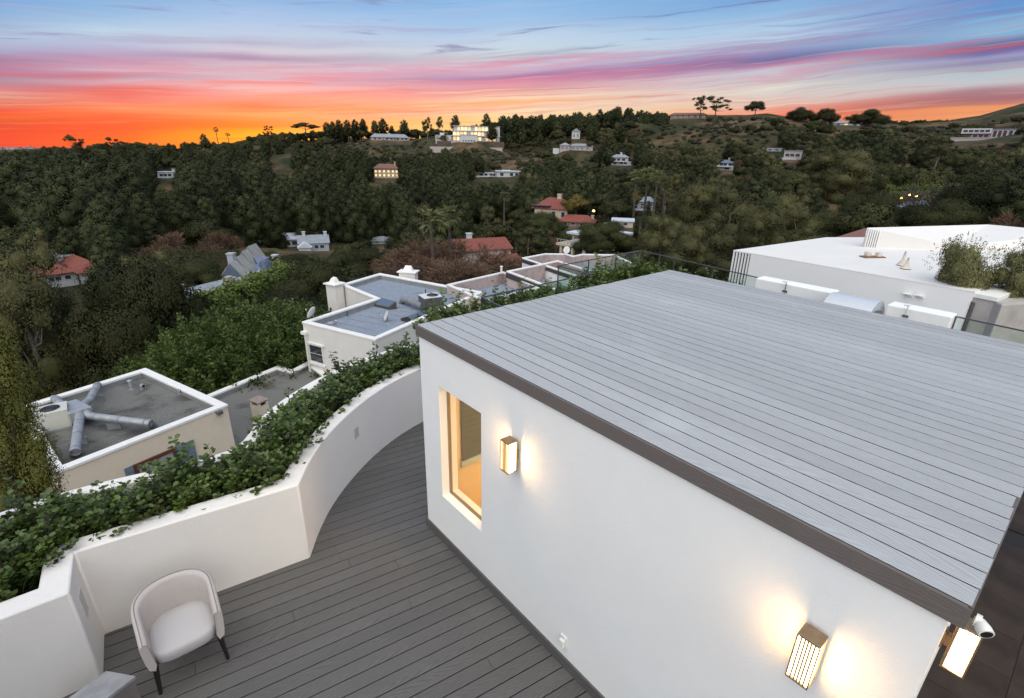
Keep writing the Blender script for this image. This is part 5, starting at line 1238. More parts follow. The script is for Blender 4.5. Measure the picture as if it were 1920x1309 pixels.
H.block(-17*k, 14*k, 0, 9, -4, 13*k); H.hip(-17*k, 14*k, 0, 9, 13*k, 5*k, 'r_grey', .9); H.block(14.2*k, 20*k, 2, 8, -4, 6*k); H.windows([-12*k, -4*k, 5*k], 0, 7*k, 11*k, 2.6); H.windows([-10*k, 2*k, 9*k], 0, 1*k, 5*k, 2.6); H.chimney(0, 5, 14*k, 21*k, 1.6, 1.4); H.block(-18*k, 4*k, -2, -.1, 5.2*k, 6*k, 'white', 'balcony')
H = House('grey house under tall conifers near the ridge top', 1207, 228, 590, (1196, 1218, 227)); k = H.k
H.block(-10*k, 10*k, 0, 9, -4, 6*k, 'grey'); H.hip(-10*k, 10*k, 0, 9, 6*k, 4*k, 'r_grey', .8); H.windows([-5*k, 4*k], 0, 1*k, 4.5*k, 2.2)
H = House('long low brown house on the right ridge beside two airy trees', 1290, 222, 600, (1258, 1324, 222)); k = H.k
H.block(-32*k, 32*k, 0, 9, -4, 6*k, 'brown'); H.hip(-32*k, 32*k, 0, 9, 6*k, 4*k, 'r_brown', 1.0); H.windows([-24*k, -14*k, -4*k, 6*k, 18*k, 27*k], 0, 1*k, 4.4*k, 3)
H = House('white balconied house with blue hipped roof on the right slope', 1358, 318, 360, (1341, 1376, 317)); k = H.k
H.block(-14*k, 15*k, 0, 8, -4, 12*k); H.hip(-14*k, 15*k, 0, 8, 12*k, 5*k, 'r_blue', 1.0); H.windows([-6*k, 0, 9*k], 0, 7*k, 11*k, 2.0); H.block(-15*k, 12*k, -2, -.05, 4.6*k, 6*k, 'white', 'balcony'); H.windows([4*k], 0, 0.5*k, 4*k, 2.6); H.chimney(-10*k, 3, 12*k, 18*k, 1.2, 1.2); H.chimney(6*k, 4, 14*k, 20*k, 1.1, 1.1)
H = House('dim mauve house with long flat roof on the right slope', 1484, 298, 420, (1464, 1504, 297)); k = H.k
H.block(-14*k, 16*k, 0, 9, -4, 14*k, 'pale'); H.flat(-14*k, 16*k, 0, 9, 14*k, 'r_grey'); H.windows([-8*k, 0, 9*k], 0, 4*k, 9*k, 2.6); H.block(-20*k, 8*k, -4, -.2, -4, 1.5*k, 'white', 'terrace')
H = House('pale roofed house peeping between trees on the right slope', 1452, 283, 470, (1438, 1466, 282)); k = H.k
H.block(-14*k, 12*k, 0, 8, -4, 4*k, 'grey'); H.flat(-14*k, 12*k, 0, 8, 4*k); H.windows([-8*k, 4*k], 0, .8*k, 3*k, 2.2)
H = House('small grey house on the saddle between the dark round ridge trees', 1588, 237, 740, (1562, 1614, 236)); k = H.k
H.block(-22*k, 24*k, 0, 9, -4, 6*k, 'grey'); H.hip(-22*k, 24*k, 0, 9, 6*k, 4*k, 'r_grey', 1.0); H.windows([-14*k, 12*k], 0, 1*k, 4.5*k, 3); H.windows([-2*k], 0, 1*k, 4.5*k, 3, 'lit')
H = House('long black and white modern house on the right hillside', 1856, 258, 520, (1808, 1902, 258), 'modern_house'); k = H.k
H.block(-44*k, 0, 0, 12, 7*k, 16*k, 'white'); H.windows([-38*k, -30*k, -22*k, -14*k, -6*k], 0, 9.5*k, 13.5*k, 6.4*k); H.block(-28*k, 0, 2, 12, -4, 6.9*k, 'grey'); H.windows([-22*k, -14*k, -6*k], 2, .5*k, 5.5*k, 6*k)
H.block(0.2*k, 42*k, 1, 12, -4, 14*k, 'grey'); H.flat(0.2*k, 42*k, 1, 12, 14*k, 'r_grey'); H.windows([5*k, 12*k, 19*k, 27*k, 36*k], 1, 1*k, 12*k, 5*k)
H = House('pale garden wall terrace left of the black and white modern house', 1818, 265, 505, (1786, 1850, 264), 'garden_terrace', None); k = H.k
H.block(-30*k, 30*k, 0, 5, -4, 6*k, 'pale'); H.block(-31*k, 31*k, -.3, .0, 6.05*k, 7*k, 'pale', 'coping')
H = House('white specks of a low house far below the right ridge', 1703, 303, 420, (1692, 1714, 302)); k = H.k
H.block(-7*k, 7*k, 0, 7, -3, 4.5*k); H.flat(-7*k, 7*k, 0, 7, 4.5*k); H.windows([-2*k, 4*k], 0, 1*k, 3*k, 1.6)
H = House('tiny white house with a pale gable far below the right ridge', 1766, 300, 430, (1756, 1776, 299)); k = H.k
H.block(-7*k, 6*k, 0, 7, -3, 4*k); H.hip(-7*k, 6*k, 0, 7, 4*k, 3*k, 'r_white', .4, True); H.windows([0], 0, 1*k, 3*k, 1.8)
# lower left
H = House('white house with red hipped tile roofs low on the left among dark trees', 146, 530, 118, (98, 196, 527), 'red_roof_house'); H.turn(12); k = H.k
H.block(-46*k, 2*k, 0, 7, -3, 22*k); H.hip(-46*k, 2*k, 0, 7, 22*k, 15*k, 'r_red', .6); H.block(4*k, 38*k, -3, 8, -3, 24*k); H.hip(2*k, 40*k, -3, 8, 24*k, 17*k, 'r_red', .7, along='y'); H.windows([-36*k, -26*k, -12*k], 0, 9*k, 16*k, .8); H.windows([14*k, 27*k], -3, 8*k, 16*k, .9)
H.block(-8*k, 22*k, 8.2, 11, 10*k, 36*k, 'grey'); H.flat(-8*k, 22*k, 8.2, 11, 36*k, 'r_white', .3)
H = House('pale house with blue slate roofs, stepped shake gables and tall chimney', 448, 532, 92, (405, 494, 530), 'slate_roof_house'); H.turn(-28); k = H.k
H.block(-24*k, 20*k, 0, 9, -3, 20*k); H.block(-20*k, 16*k, -1.2, 9, -3, 18*k)
for i, (y0, hh) in enumerate(((-1.0, 24), (1.2, 28), (3.4, 32), (5.6, 35))):
    H.hip(-22*k, 16*k, y0, y0 + 2.6, (18 + i * 2) * k, hh * k, 'shake', .2, True, 'y')
    MB().add([H.P(-21*k, y0 - .24, (18 + i * 2) * k), H.P(15*k, y0 - .24, (18 + i * 2) * k), H.P(-3*k, y0 - .24, (18 + i * 2 + hh * .95) * k), H.P(-21*k, y0 - .16, (18 + i * 2) * k), H.P(15*k, y0 - .16, (18 + i * 2) * k), H.P(-3*k, y0 - .16, (18 + i * 2 + hh * .95) * k)], [(0, 1, 2), (3, 4, 5), (0, 1, 4, 3), (1, 2, 5, 4), (2, 0, 3, 5)]).build('gable', HM['r_blue'], H.t)
H.hip(-30*k, -2*k, 2.4, 9, 20*k, 12*k, 'r_blue', .4); H.hip(2*k, 42*k, 1.0, 9, 14*k, 26*k, 'r_blue', .5); H.block(4*k, 40*k, 1.5, 8.5, -3, 14*k); H.windows([-12*k, -2*k, 8*k], -1.2, 7*k, 13*k, .9)
H.chimney(-36*k, 5, -3, 44*k, 1.0, 1.0, 'grey'); H.chimney(44*k, 6, 10*k, 40*k, .8, .8); H.chimney(34*k, 1, 10*k, 20*k, 1.0, .9, 'grey')
H = House('long low dark roofed wing behind the clipped bright hedge', 410, 556, 78, (345, 440, 552), 'low_wing'); H.turn(38); k = H.k
H.block(-60*k, 60*k, 0, 4, -3, 12*k); H.hip(-60*k, 60*k, 0, 4, 12*k, 10*k, 'r_grey', .4, True); H.chimney(-62*k, 1, -3, 32*k, 1.0, .8, 'pale'); H.chimney(40*k, 1, 10*k, 26*k, .6, .6, 'pale'); H.windows([-40*k], 0, 4*k, 9*k, .8); H.windows([10*k], 0, 4*k, 9*k, .8)
H = House('white flat roofed modern house with green eaves beyond the clipped hedge', 515, 463, 215, (466, 566, 458), 'flat_roof_house'); k = H.k
H.block(-48*k, 44*k, 0, 12, -3, 12*k); H.flat(-48*k, 46*k, 0, 14, 12*k, ov=.8, th=.5); H.block(-30*k, 10*k, 4, 10, 14.5*k, 17*k, 'grey', 'roof_plant'); H.windows([-38*k, -24*k, -10*k, 6*k, 22*k, 36*k], 0, 2*k, 9*k, 2.2)
H = House('grey gabled house with two white chimneys right of the flat white roof', 590, 470, 205, (563, 618, 462), 'grey_gable_house'); k = H.k
H.block(-26*k, 26*k, 0, 9, -3, 14*k, 'grey'); H.hip(-26*k, 26*k, 0, 9, 14*k, 12*k, 'r_grey', .5, True); H.block(-27*k, -6*k, -4, 0, -3, 10*k); H.hip(-27*k, -6*k, -4, .5, 10*k, 8*k, 'r_white', .4, True, 'y'); H.chimney(-16*k, 4, 18*k, 32*k, 1.1, 1.0); H.chimney(22*k, 4, 18*k, 31*k, 1.1, 1.0); H.windows([4*k, 14*k], 0, 4*k, 10*k, 1.4)
H = House('small grey roof glimpsed behind the dark oak', 716, 456, 215, (697, 736, 455), 'grey_roof_house'); k = H.k
H.block(-18*k, 18*k, 0, 8, -3, 4*k, 'grey'); H.hip(-18*k, 18*k, 0, 8, 4*k, 6*k, 'r_grey', .5); H.windows([-8*k, 8*k], 0, 1*k, 3*k, 1.2)
H = House('white roofed house mostly hidden behind a dark oak', 712, 496, 130, (690, 735, 490), 'white_roof_house'); k = H.k
H.block(-22*k, 20*k, 0, 6, -3, 10*k); H.hip(-22*k, 20*k, 0, 6, 10*k, 12*k, 'r_white', .5); H.windows([-8*k, 6*k], 0, 2*k, 7*k, .9)
# centre: red tile house with white gables, its red forecourt
H = House('white gabled house with bright red tile roofs on two levels', 946, 512, 92, (880, 976, 508), 'red_tile_house'); H.turn(24); k = H.k
H.block(-34*k, 26*k, 3.0, 10, -4, 40*k); H.hip(-80*k, 26*k, 3.0, 10, 40*k, 16*k, 'r_red', .4, True, 'x'); H.block(-76*k, -34*k, 3.2, 9.8, -4, 38*k, 'pale')
H.block(-32*k, 24*k, -0.4, 3.0, -4, 24*k); H.hip(-34*k, 26*k, -1.2, 3.0, 24*k, 10*k, 'r_red', .3, True, 'x'); H.windows([-12*k, 4*k, 15*k], -0.4, 8*k, 16*k, .8); H.windows([14*k], 3.0, 30*k, 36*k, .7)
H.block(18*k, 27*k, 10.2, 13, -4, 50*k, 'pale'); H.chimney(-40*k, 8, 40*k, 62*k, .9, .9)
H = House('low red tiled roof in front of the two level red tile house', 935, 528, 84, None, 'red_shed'); H.turn(24); k = H.k
H.block(-50*k, 44*k, 0, 4.5, -4, 10*k, 'brown'); H.hip(-52*k, 46*k, -.5, 5, 10*k, 8*k, 'r_red', .3, True); H.windows([-20*k, 12*k], 0, 2*k, 7*k, .8)
H = House('red tiled hip roof house with solar panels and a cream chimney', 1030, 412, 185, (998, 1064, 408), 'solar_roof_house'); H.turn(-18); k = H.k
H.block(-30*k, 34*k, 0, 9, -4, 20*k, 'cream'); H.hip(-34*k, 36*k, 0, 10, 20*k, 18*k, 'r_red', .5); H.chimney(10*k, 5, 22*k, 44*k, 1.4, 1.2, 'cream'); H.windows([8*k, 26*k], 0, 6*k, 15*k, 1.2)
for i in range(4): MB().prism([H.P(-34*k + i * 9*k, -1.2, 0)[:2], H.P(-26*k + i * 9*k, -1.2, 0)[:2], H.P(-26*k + i * 9*k, 1.6, 0)[:2], H.P(-34*k + i * 9*k, 1.6, 0)[:2]], H.o[2] + 25*k, H.o[2] + 26*k).build('solar_panel', M['skylight'], H.t)
H = House('long low red tiled wing below the yellowish round tree', 1078, 424, 165, (1046, 1110, 422), 'red_wing'); H.turn(-8); k = H.k
H.block(-30*k, 32*k, 0, 6, -4, 8*k, 'brown'); H.hip(-32*k, 34*k, 0, 6, 8*k, 11*k, 'r_red', .5); H.windows([-18*k, -4*k, 12*k], 0, 2*k, 6*k, 1.1); H.chimney(30*k, 3, 8*k, 18*k, .8, .8, 'cream')
H = House('white modern house with a broad terrace raised on posts', 1098, 478, 108, (1043, 1150, 474), 'stilt_house'); H.turn(-34); k = H.k
H.block(-48*k, 46*k, -3.4, 6, 16*k, 20*k, 'cream', 'terrace')
for x in (-40, -14, 12, 36): H.block(x*k, (x + 5)*k, -3.2, -2.6, -4, 16*k - .01, 'cream', 'post')
H.block(-10*k, 50*k, 0.5, 6, 20*k + .01, 38*k, 'white'); H.flat(-26*k, 52*k, -1.8, 7, 38*k, ov=.6, th=.4); H.windows([-2*k, 12*k, 26*k, 40*k], 0.5, 23*k, 35*k, 1.2)
H.block(-22*k, -19*k, -1.6, -1.3, 20*k + .01, 38*k - .01, 'white', 'column'); H.block(-40*k, 40*k, 1, 6, -4, 15.9*k, 'brown'); H.chimney(20*k, 4, 38*k, 56*k, 1.0, .9, 'cream')
for i in range(12): H.block((-46 + i * 8)*k, (-45 + i * 8)*k, -3.35, -3.28, 20*k + .01, 27*k, 'grey', 'rail_post')
H.block(-47*k, 45*k, -3.36, -3.27, 27*k + .01, 28*k, 'grey', 'rail')
H = House('flat white roof beside the dark cypresses', 1168, 424, 150, (1147, 1186, 421), 'flat_white_house'); k = H.k
H.block(-20*k, 18*k, 0, 6, -4, 8*k, 'cream'); H.flat(-20*k, 18*k, 0, 6, 8*k, ov=.4); H.windows([-10*k, 4*k], 0, 2*k, 6*k, 1.1)
H = House('white deck with railings below the fan palms', 1200, 402, 190, (1176, 1226, 399), 'deck_house'); k = H.k
H.block(-22*k, 24*k, 0, 5, 6*k, 8*k, 'white', 'deck'); H.block(-6*k, 26*k, 3, 9, -4, 22*k, 'grey'); H.hip(-6*k, 28*k, 3, 9, 22*k, 8*k, 'r_grey', .5); H.windows([4*k, 16*k], 3, 10*k, 18*k, 1.6)
for i in range(10): H.block((-22 + i * 5)*k, (-21 + i * 5)*k, -.05, .15, 8.05*k, 15*k, 'white', 'rail_post')
H.block(-22*k, 24*k, -.06, .16, 15.05*k, 16*k, 'white', 'rail'); H.block(-14*k, -12*k, 1, 1.4, -4, 6*k, 'white', 'post'); H.block(12*k, 14*k, 1, 1.4, -4, 6*k, 'white', 'post')
# right middle
H = House('dim grey house behind the bare tree above the white roof', 1722, 408, 120, (1684, 1760, 405), 'grey_house'); k = H.k
H.block(-34*k, 36*k, 0, 8, -4, 16*k, 'grey'); H.hip(-36*k, 38*k, 0, 8, 16*k, 12*k, 'r_grey', .5); H.windows([-20*k, 0, 20*k], 0, 4*k, 11*k, 1.3)
H = House('rose tinted roof corner among olive trees right of centre', 1568, 372, 150, (1550, 1590, 370), 'rose_house'); k = H.k
H.block(-18*k, 20*k, 0, 6, -4, 8*k, 'pale'); H.hip(-18*k, 20*k, 0, 6, 8*k, 8*k, 'r_red', .4); H.windows([-6*k, 8*k], 0, 2*k, 6*k, .9)
H = House('cream house with a brown tile roof right behind the white modern house', 1595, 470, 62, (1566, 1628, 464), 'brown_tile_house'); H.turn(-14); k = H.k
H.block(-30*k, 40*k, 0, 5, -5, 16*k, 'cream'); H.hip(-32*k, 42*k, 0, 5, 16*k, 22*k, 'r_brown', .4); H.windows([-20*k, -4*k, 12*k], 0, 6*k, 12*k, .6)

azs = np.concatenate([np.linspace(-math.pi, -1.25, 14)[:-1], np.linspace(-1.25, 1.25, 260), np.linspace(1.25, math.pi, 14)[1:-1]])
rs = np.concatenate([np.geomspace(2, 60, 12)[:-1], np.geomspace(60, 1500, 110), np.geomspace(1500, 40000, 16)[1:]])
A, Rr = np.meshgrid(azs, rs); X, Y = np.sin(A) * Rr, np.cos(A) * Rr; Zg = ground_np(X, Y)
vv = np.stack([X, Y, Zg], -1).reshape(-1, 3); na = len(azs)
I, J = np.meshgrid(np.arange(len(rs) - 1), np.arange(na), indexing='ij'); J2 = (J + 1) % na
ff = np.stack([I * na + J, (I + 1) * na + J, (I + 1) * na + J2, I * na + J2], -1).reshape(-1, 4)[:, ::-1]
gme = mesh_np('hills', vv, ff, ground_m); gme.polygons.foreach_set('use_smooth', [True] * len(gme.polygons))
go = bpy.data.objects.new('hills', gme); COL.objects.link(go); go['kind'] = 'structure'

# distant town on the plain: thousands of far specks, one mass
rng = np.random.default_rng(4)
n = 1500; az_ = rng.uniform(-0.85, -0.1, n); d_ = np.exp(rng.uniform(math.log(2200), math.log(9000), n))
tv, tf = [], []
for a, d in zip(az_, d_):
    x, y = math.sin(a) * d, math.cos(a) * d; z = ground(x, y); w_ = rng.uniform(8, 26); h_ = rng.uniform(4, 9) * (3 if rng.random() < .03 else 1)
    k = len(tv); ca, sa = math.cos(a), -math.sin(a)
    for zz in (z - 3, z + h_):
        for p, q in ((-1, -1), (1, -1), (1, 1), (-1, 1)): tv.append((x + p * w_ / 2, y + q * w_ / 3, zz))
    tf += [(k, k + 1, k + 5, k + 4), (k + 1, k + 2, k + 6, k + 5), (k + 2, k + 3, k + 7, k + 6), (k + 3, k, k + 4, k + 7), (k + 4, k + 5, k + 6, k + 7)]
town_o = bpy.data.objects.new('far_town', mesh_np('far_town', np.array(tv), np.array(tf), mat('far_town_roofs', (0.20, 0.16, 0.16), 0.9, 0.7, 0.02))); COL.objects.link(town_o)
tag(town_o, 'hazy far town spread over the plain at the left horizon', 'town', kind='stuff')


# ---------------------------------------------------------------- foliage prototypes
def rand_unit(rng, n):
    v = rng.normal(size=(n, 3)); return v / np.linalg.norm(v, axis=1)[:, None]
def leaf_quads(c, nrm, size, rng, aspect=1.6, droop=0.0):
    """rhombic leaf faces at c facing nrm"""
    n = len(c); r = rand_unit(rng, n); u = np.cross(nrm, r); u /= np.linalg.norm(u, axis=1)[:, None] + 1e-9; v = np.cross(nrm, u)
    L = (size * rng.uniform(0.7, 1.35, n))[:, None]; W = L / aspect
    if droop: v = v * (1 - droop) + np.array([0, 0, -droop]); v /= np.linalg.norm(v, axis=1)[:, None]
    P = np.stack([c - v * L / 2, c + u * W / 2, c + v * L / 2, c - u * W / 2], 1).reshape(-1, 3)
    return P, np.arange(4 * n).reshape(n, 4)
def clumps_to_leaves(cl, rad, per, size, rng, aspect, squash=0.8, droop=0.0, under=0.35, core=0.56):
    """cl clump centres, rad clump radii; leaves sit in a shell of each clump, thinner underneath"""
    C, Nn, T, Dn = [], [], [], []; ctr = cl.mean(0)
    for c, r in zip(cl, rad):
        m = max(6, int(per * (r / np.mean(rad)) ** 2)); d = rand_unit(rng, m)
        keep = (d[:, 2] > -0.25) | (rng.random(m) < under); d = d[keep]; m = len(d)
        lump = 1 + 0.18 * np.sin(d[:, 0] * 7 + c[0]) * np.sin(d[:, 1] * 6 + c[1])
        p = c + d * (r * lump * rng.uniform(0.62, 1.06, m))[:, None] * np.array([1, 1, squash])
        nr = d + rng.normal(size=(m, 3)) * 0.33; nr /= np.linalg.norm(nr, axis=1)[:, None]
        C.append(p); Nn.append(nr); o_ = p - ctr; o_ /= np.linalg.norm(o_, axis=1)[:, None]; sn = d * .22 + o_ * .50 + nr * .24; Dn.append(sn / np.linalg.norm(sn, axis=1)[:, None]); T.append(np.clip(rng.uniform(0.1, 0.9) + rng.normal(size=m) * 0.18, 0, 1))
    C, Nn, T = np.concatenate(C), np.concatenate(Nn), np.concatenate(T)
    P, F = leaf_quads(C, Nn, size, rng, aspect, droop); SN = np.repeat(np.concatenate(Dn), 4, 0)
    if core:      # a dense leafy mass fills each clump, so that light sorts the crown into lit tops and dark undersides
        B, BF, BT = [], [], []; off = len(P); th = np.linspace(0, 2 * math.pi, 9)[:-1]; ph = np.linspace(-1.35, 1.35, 6)
        for c, r in zip(cl, rad):
            tt = rng.uniform(.2, .8)
            for i, p_ in enumerate(ph):
                for a in th: B.append(c + np.array([math.cos(a) * math.cos(p_), math.sin(a) * math.cos(p_), math.sin(p_) * squash]) * r * core * rng.uniform(.86, 1.1))
            for i in range(5):
                for j in range(8): BF.append((off + i * 8 + j, off + i * 8 + (j + 1) % 8, off + (i + 1) * 8 + (j + 1) % 8, off + (i + 1) * 8 + j)); BT.append(tt)
            BF.append(tuple(off + 40 + q for q in (0, 2, 4, 6))); BT.append(tt); off += 48
        P = np.concatenate([P, np.array(B)]); F = np.concatenate([F, np.array(BF)]); T = np.concatenate([T, np.array(BT)]); SN = np.concatenate([SN, np.zeros((len(B), 3))])
    return P, F, T, SN
def limbs(rng, h, targets, r0, sides=6):
    k = MB(); top = np.array([rng.uniform(-.03, .03) * h, rng.uniform(-.03, .03) * h, h * 0.72])
    pts = [np.array([0, 0, -1.0]), np.array([top[0] * .3, top[1] * .2, h * .25]), np.array([top[0] * .6, top[1] * .7, h * .5]), top]
    k.tube(pts, [r0 * 1.25, r0, r0 * .7, r0 * .3], sides)
    for c in targets:
        a = pts[1] * 0.6 + pts[2] * 0.4 if c[2] < h * .6 else pts[2]
        m = (a + c) / 2 + np.array([0, 0, -0.04 * h]); k.tube([a, m, c], [r0 * .42, r0 * .28, r0 * .1], 5)
    return k
def mb_arrays(k):
    """quads only, as numpy"""
    f = [x if len(x) == 4 else (x + (x[-1],) if len(x) == 3 else x[:4]) for x in k.f if len(x) in (3, 4)]
    return np.array(k.v, float), np.array(f, int)

def smooth_all(me, sn=(), extra=0):
    """leaf normals follow the leafy mass they belong to"""
    me.polygons.foreach_set('use_smooth', [True] * len(me.polygons))
    if len(sn): me.normals_split_custom_set_from_vertices(np.concatenate([sn[0], np.zeros((extra, 3))]).astype(np.float32))
    return me
class Kind:
    def __init__(self, crowns, trunks, mats, H):
        self.c, self.t, self.m, self.H = crowns, trunks, mats, H
        self.joint = []
        for (P, F, T, *sn), (tp, tf) in zip(crowns, trunks):
            v = np.concatenate([P, tp]); f = np.concatenate([F, tf + len(P)])
            self.joint.append(smooth_all(mesh_np('tree', v, f, mats, np.concatenate([T, np.zeros(len(tf))]), np.concatenate([np.zeros(len(F), int), np.ones(len(tf), int)])), sn, len(tp)))
        self.cm = [smooth_all(mesh_np('crown', P, F, mats[0], T), sn) for P, F, T, *sn in crowns]
        self.tm = [mesh_np('trunk', tp, tf, mats[1]) for tp, tf in trunks]
LM = dict(
    pine=leaf_mat('dark_conifer_needles', (0.024, 0.032, 0.014), (0.052, 0.058, 0.023), 0.75, 0.15, 0.12),
    oak=leaf_mat('oak_leaves', (0.031, 0.037, 0.015), (0.070, 0.070, 0.024), 0.7, 0.18, 0.15),
    darkoak=leaf_mat('dense_oak_leaves', (0.024, 0.030, 0.012), (0.058, 0.060, 0.021), 0.7, 0.15, 0.15),
    euc=leaf_mat('eucalyptus_leaves', (0.058, 0.060, 0.024), (0.115, 0.105, 0.040), 0.65, 0.2, 0.18),
    shrub=leaf_mat('chaparral_leaves', (0.040, 0.042, 0.026), (0.075, 0.068, 0.042), 0.75, 0.15, 0.1, 0.4),
    bright=leaf_mat('bright_hedge_leaves', (0.034, 0.060, 0.012), (0.085, 0.118, 0.024), 0.55, 0.3, 0.2, 0.1),
    yellow=leaf_mat('yellowing_leaves', (0.10, 0.085, 0.02), (0.20, 0.155, 0.03), 0.6, 0.25, 0.2, 0.15),
    clip=leaf_mat('clipped_hedge_leaves', (0.060, 0.100, 0.018), (0.140, 0.175, 0.034), 0.55, 0.3, 0.2, 0.05),
    rust=leaf_mat('rust_twigs', (0.100, 0.064, 0.046), (0.165, 0.104, 0.068), 0.9, 0.1, 0.1, 0.15),
    greytwig=leaf_mat('grey_twigs', (0.075, 0.062, 0.055), (0.11, 0.092, 0.08), 0.9, 0.1, 0.1, 0.15),
    palm=leaf_mat('palm_fronds', (0.075, 0.092, 0.034), (0.155, 0.160, 0.062), 0.6, 0.3, 0.15, 0.15),
    feather=leaf_mat('feathery_conifer', (0.085, 0.095, 0.018), (0.175, 0.165, 0.038), 0.65, 0.2, 0.2, 0.1),
)
def make_pine(seed, n=10, size=0.40, per=340):
    rng = np.random.default_rng(seed); H = 18.0; cl, rad = [], []
    m = 26
    for i in range(m):
        f = (i + 0.5) / m; z = H * (0.22 + 0.76 * f); prof = (1 - f) ** 0.42 * min(1, 0.55 + f * 2.2)
        R = 4.7 * prof + 0.3; a = i * 2.4 + rng.uniform(-.5, .5); rr = R * rng.uniform(0.3, 0.85)
        cl.append([math.cos(a) * rr, math.sin(a) * rr, z]); rad.append(max(0.75, R * rng.uniform(0.45, 0.65)))
    cl = np.array(cl); rad = np.array(rad)
    c = clumps_to_leaves(cl, rad, per, size, rng, 1.9, 0.95, 0.15, 0.5)
    return c, mb_arrays(limbs(rng, H * 1.25, cl[::6], 0.28))
def make_oak(seed, size=0.37, per=320, H=9.0, W=5.0, m=24, flat=0.62):
    rng = np.random.default_rng(seed); cl, rad = [], []
    ex, ey = rng.uniform(0.85, 1.2, 2)
    for i in range(m):
        d = rand_unit(rng, 1)[0]; d[2] = abs(d[2]) * 1.1 - 0.25; k = rng.uniform(0.5, 0.92)
        cl.append([d[0] * W * k * ex, d[1] * W * k * ey, H * 0.60 + d[2] * H * 0.40 * k * (1.25 if rng.random() < .3 else 1)]); rad.append(W * rng.uniform(0.20, 0.36))
    cl = np.array(cl); rad = np.array(rad)
    c = clumps_to_leaves(cl, rad, per, size, rng, 1.5, 0.8, 0.0, 0.4)
    return c, mb_arrays(limbs(rng, H * .85, cl[::4], 0.26))
def make_euc(seed, size=0.38, per=260, H=15.0, m=22):
    rng = np.random.default_rng(seed); cl, rad = [], []
    for i in range(m):
        f = rng.uniform(0.28, 1.0); R = 4.6 * (1 - abs(f - 0.58) * 1.35); a = rng.uniform(0, 6.28); rr = R * rng.uniform(0.25, 1.0)
        cl.append([math.cos(a) * rr, math.sin(a) * rr, H * f * 0.95]); rad.append(rng.uniform(0.9, 1.75))
    cl = np.array(cl); rad = np.array(rad)
    c = clumps_to_leaves(cl, rad, per, size, rng, 2.3, 1.0, 0.35, 0.6)
    return c, mb_arrays(limbs(rng, H * 1.1, cl[::2], 0.24))
def make_bush(seed):
    """dense bush of upright shoots"""
    rng = np.random.default_rng(seed); C, V, T = [], [], []; W, H = 4.0, 6.0
    for i in range(1500):
        d = rand_unit(rng, 1)[0]; d[2] = abs(d[2]); b = d * np.array([W, W, H * .52]) * rng.uniform(.72, 1.0) + np.array([0, 0, H * .38]); b[:2] *= 1 + .12 * math.sin(b[0] * 2 + seed) * math.cos(b[1] * 2.3)
        g = d * .6 + np.array([0, 0, .9]) + rng.normal(size=3) * .25; g /= np.linalg.norm(g); L = rng.uniform(.35, .8); tint = rng.uniform(.1, .9)
        for j in range(26):
            f = rng.random(); v = g * .8 + rng.normal(size=3) * .5; v /= np.linalg.norm(v); C.append(b + g * L * f + v * .05); V.append(v); T.append(np.clip(tint + .3 * (f - .5), 0, 1))
    C, V = np.array(C), np.array(V); s_ = np.cross(V, rand_unit(rng, len(V))); s_ /= np.linalg.norm(s_, axis=1)[:, None]; L = (.15 * rng.uniform(.7, 1.3, len(C)))[:, None]
    P = np.stack([C, C + V * L * .5 + s_ * L * .24, C + V * L, C + V * L * .5 - s_ * L * .24], 1).reshape(-1, 3)
    return (P, np.arange(4 * len(C)).reshape(-1, 4), np.array(T)), mb_arrays(limbs(rng, H * .7, [], .15))
def make_airy(seed):
    rng = np.random.default_rng(seed); H = 14.0; cl, rad = [], []
    for i in range(24):
        f = rng.uniform(0.38, 1.0); a = rng.uniform(0, 6.28); rr = rng.uniform(0.8, 6.2) * (1.25 - f * .5)
        cl.append([math.cos(a) * rr, math.sin(a) * rr, H * f]); rad.append(rng.uniform(0.8, 1.6))
    cl = np.array(cl); rad = np.array(rad)
    return clumps_to_leaves(cl, rad, 130, 0.45, rng, 1.8, 0.8), mb_arrays(limbs(rng, H, cl, 0.22))
def make_umbrella(seed):
    rng = np.random.default_rng(seed); H = 11.0; cl, rad = [], []
    for i in range(26):
        a = rng.uniform(0, 6.28); rr = 7.5 * math.sqrt(rng.random()); cl.append([math.cos(a) * rr, math.sin(a) * rr, H * 0.58 + 4.2 * (1 - (rr / 7.5) ** 2) + rng.uniform(-.3, .3)]); rad.append(rng.uniform(1.2, 2.0))
    cl = np.array(cl); rad = np.array(rad)
    return clumps_to_leaves(cl, rad, 260, 0.5, rng, 1.8, 0.6), mb_arrays(limbs(rng, H * .95, cl[::3], 0.3))
def make_cypress(seed):
    rng = np.random.default_rng(seed); H = 12.0; cl, rad = [], []
    for i in range(22):
        f = (i + .5) / 22; R = 1.05 * math.sin(min(1, f * 3) * math.pi / 2) * (1 - f) ** 0.5 + 0.1; a = i * 2.4
        cl.append([math.cos(a) * R * .4, math.sin(a) * R * .4, H * (0.04 + 0.95 * f)]); rad.append(R * 0.75 + .12)
    cl = np.array(cl); rad = np.array(rad)
    return clumps_to_leaves(cl, rad, 110, 0.4, rng, 2.2, 1.3, 0.0, 0.9), mb_arrays(limbs(rng, H, [], 0.14))
def make_shrub(seed):
    rng = np.random.default_rng(seed); m = 7; a = rng.uniform(0, 6.28, m); r = rng.uniform(0, 1.6, m)
    cl = np.stack([np.cos(a) * r, np.sin(a) * r, rng.uniform(0.5, 1.3, m)], 1); rad = rng.uniform(0.75, 1.3, m)
    return clumps_to_leaves(cl, rad, 75, 0.42, rng, 1.4, 0.85), mb_arrays(limbs(rng, 1.4, cl[:2], 0.08))
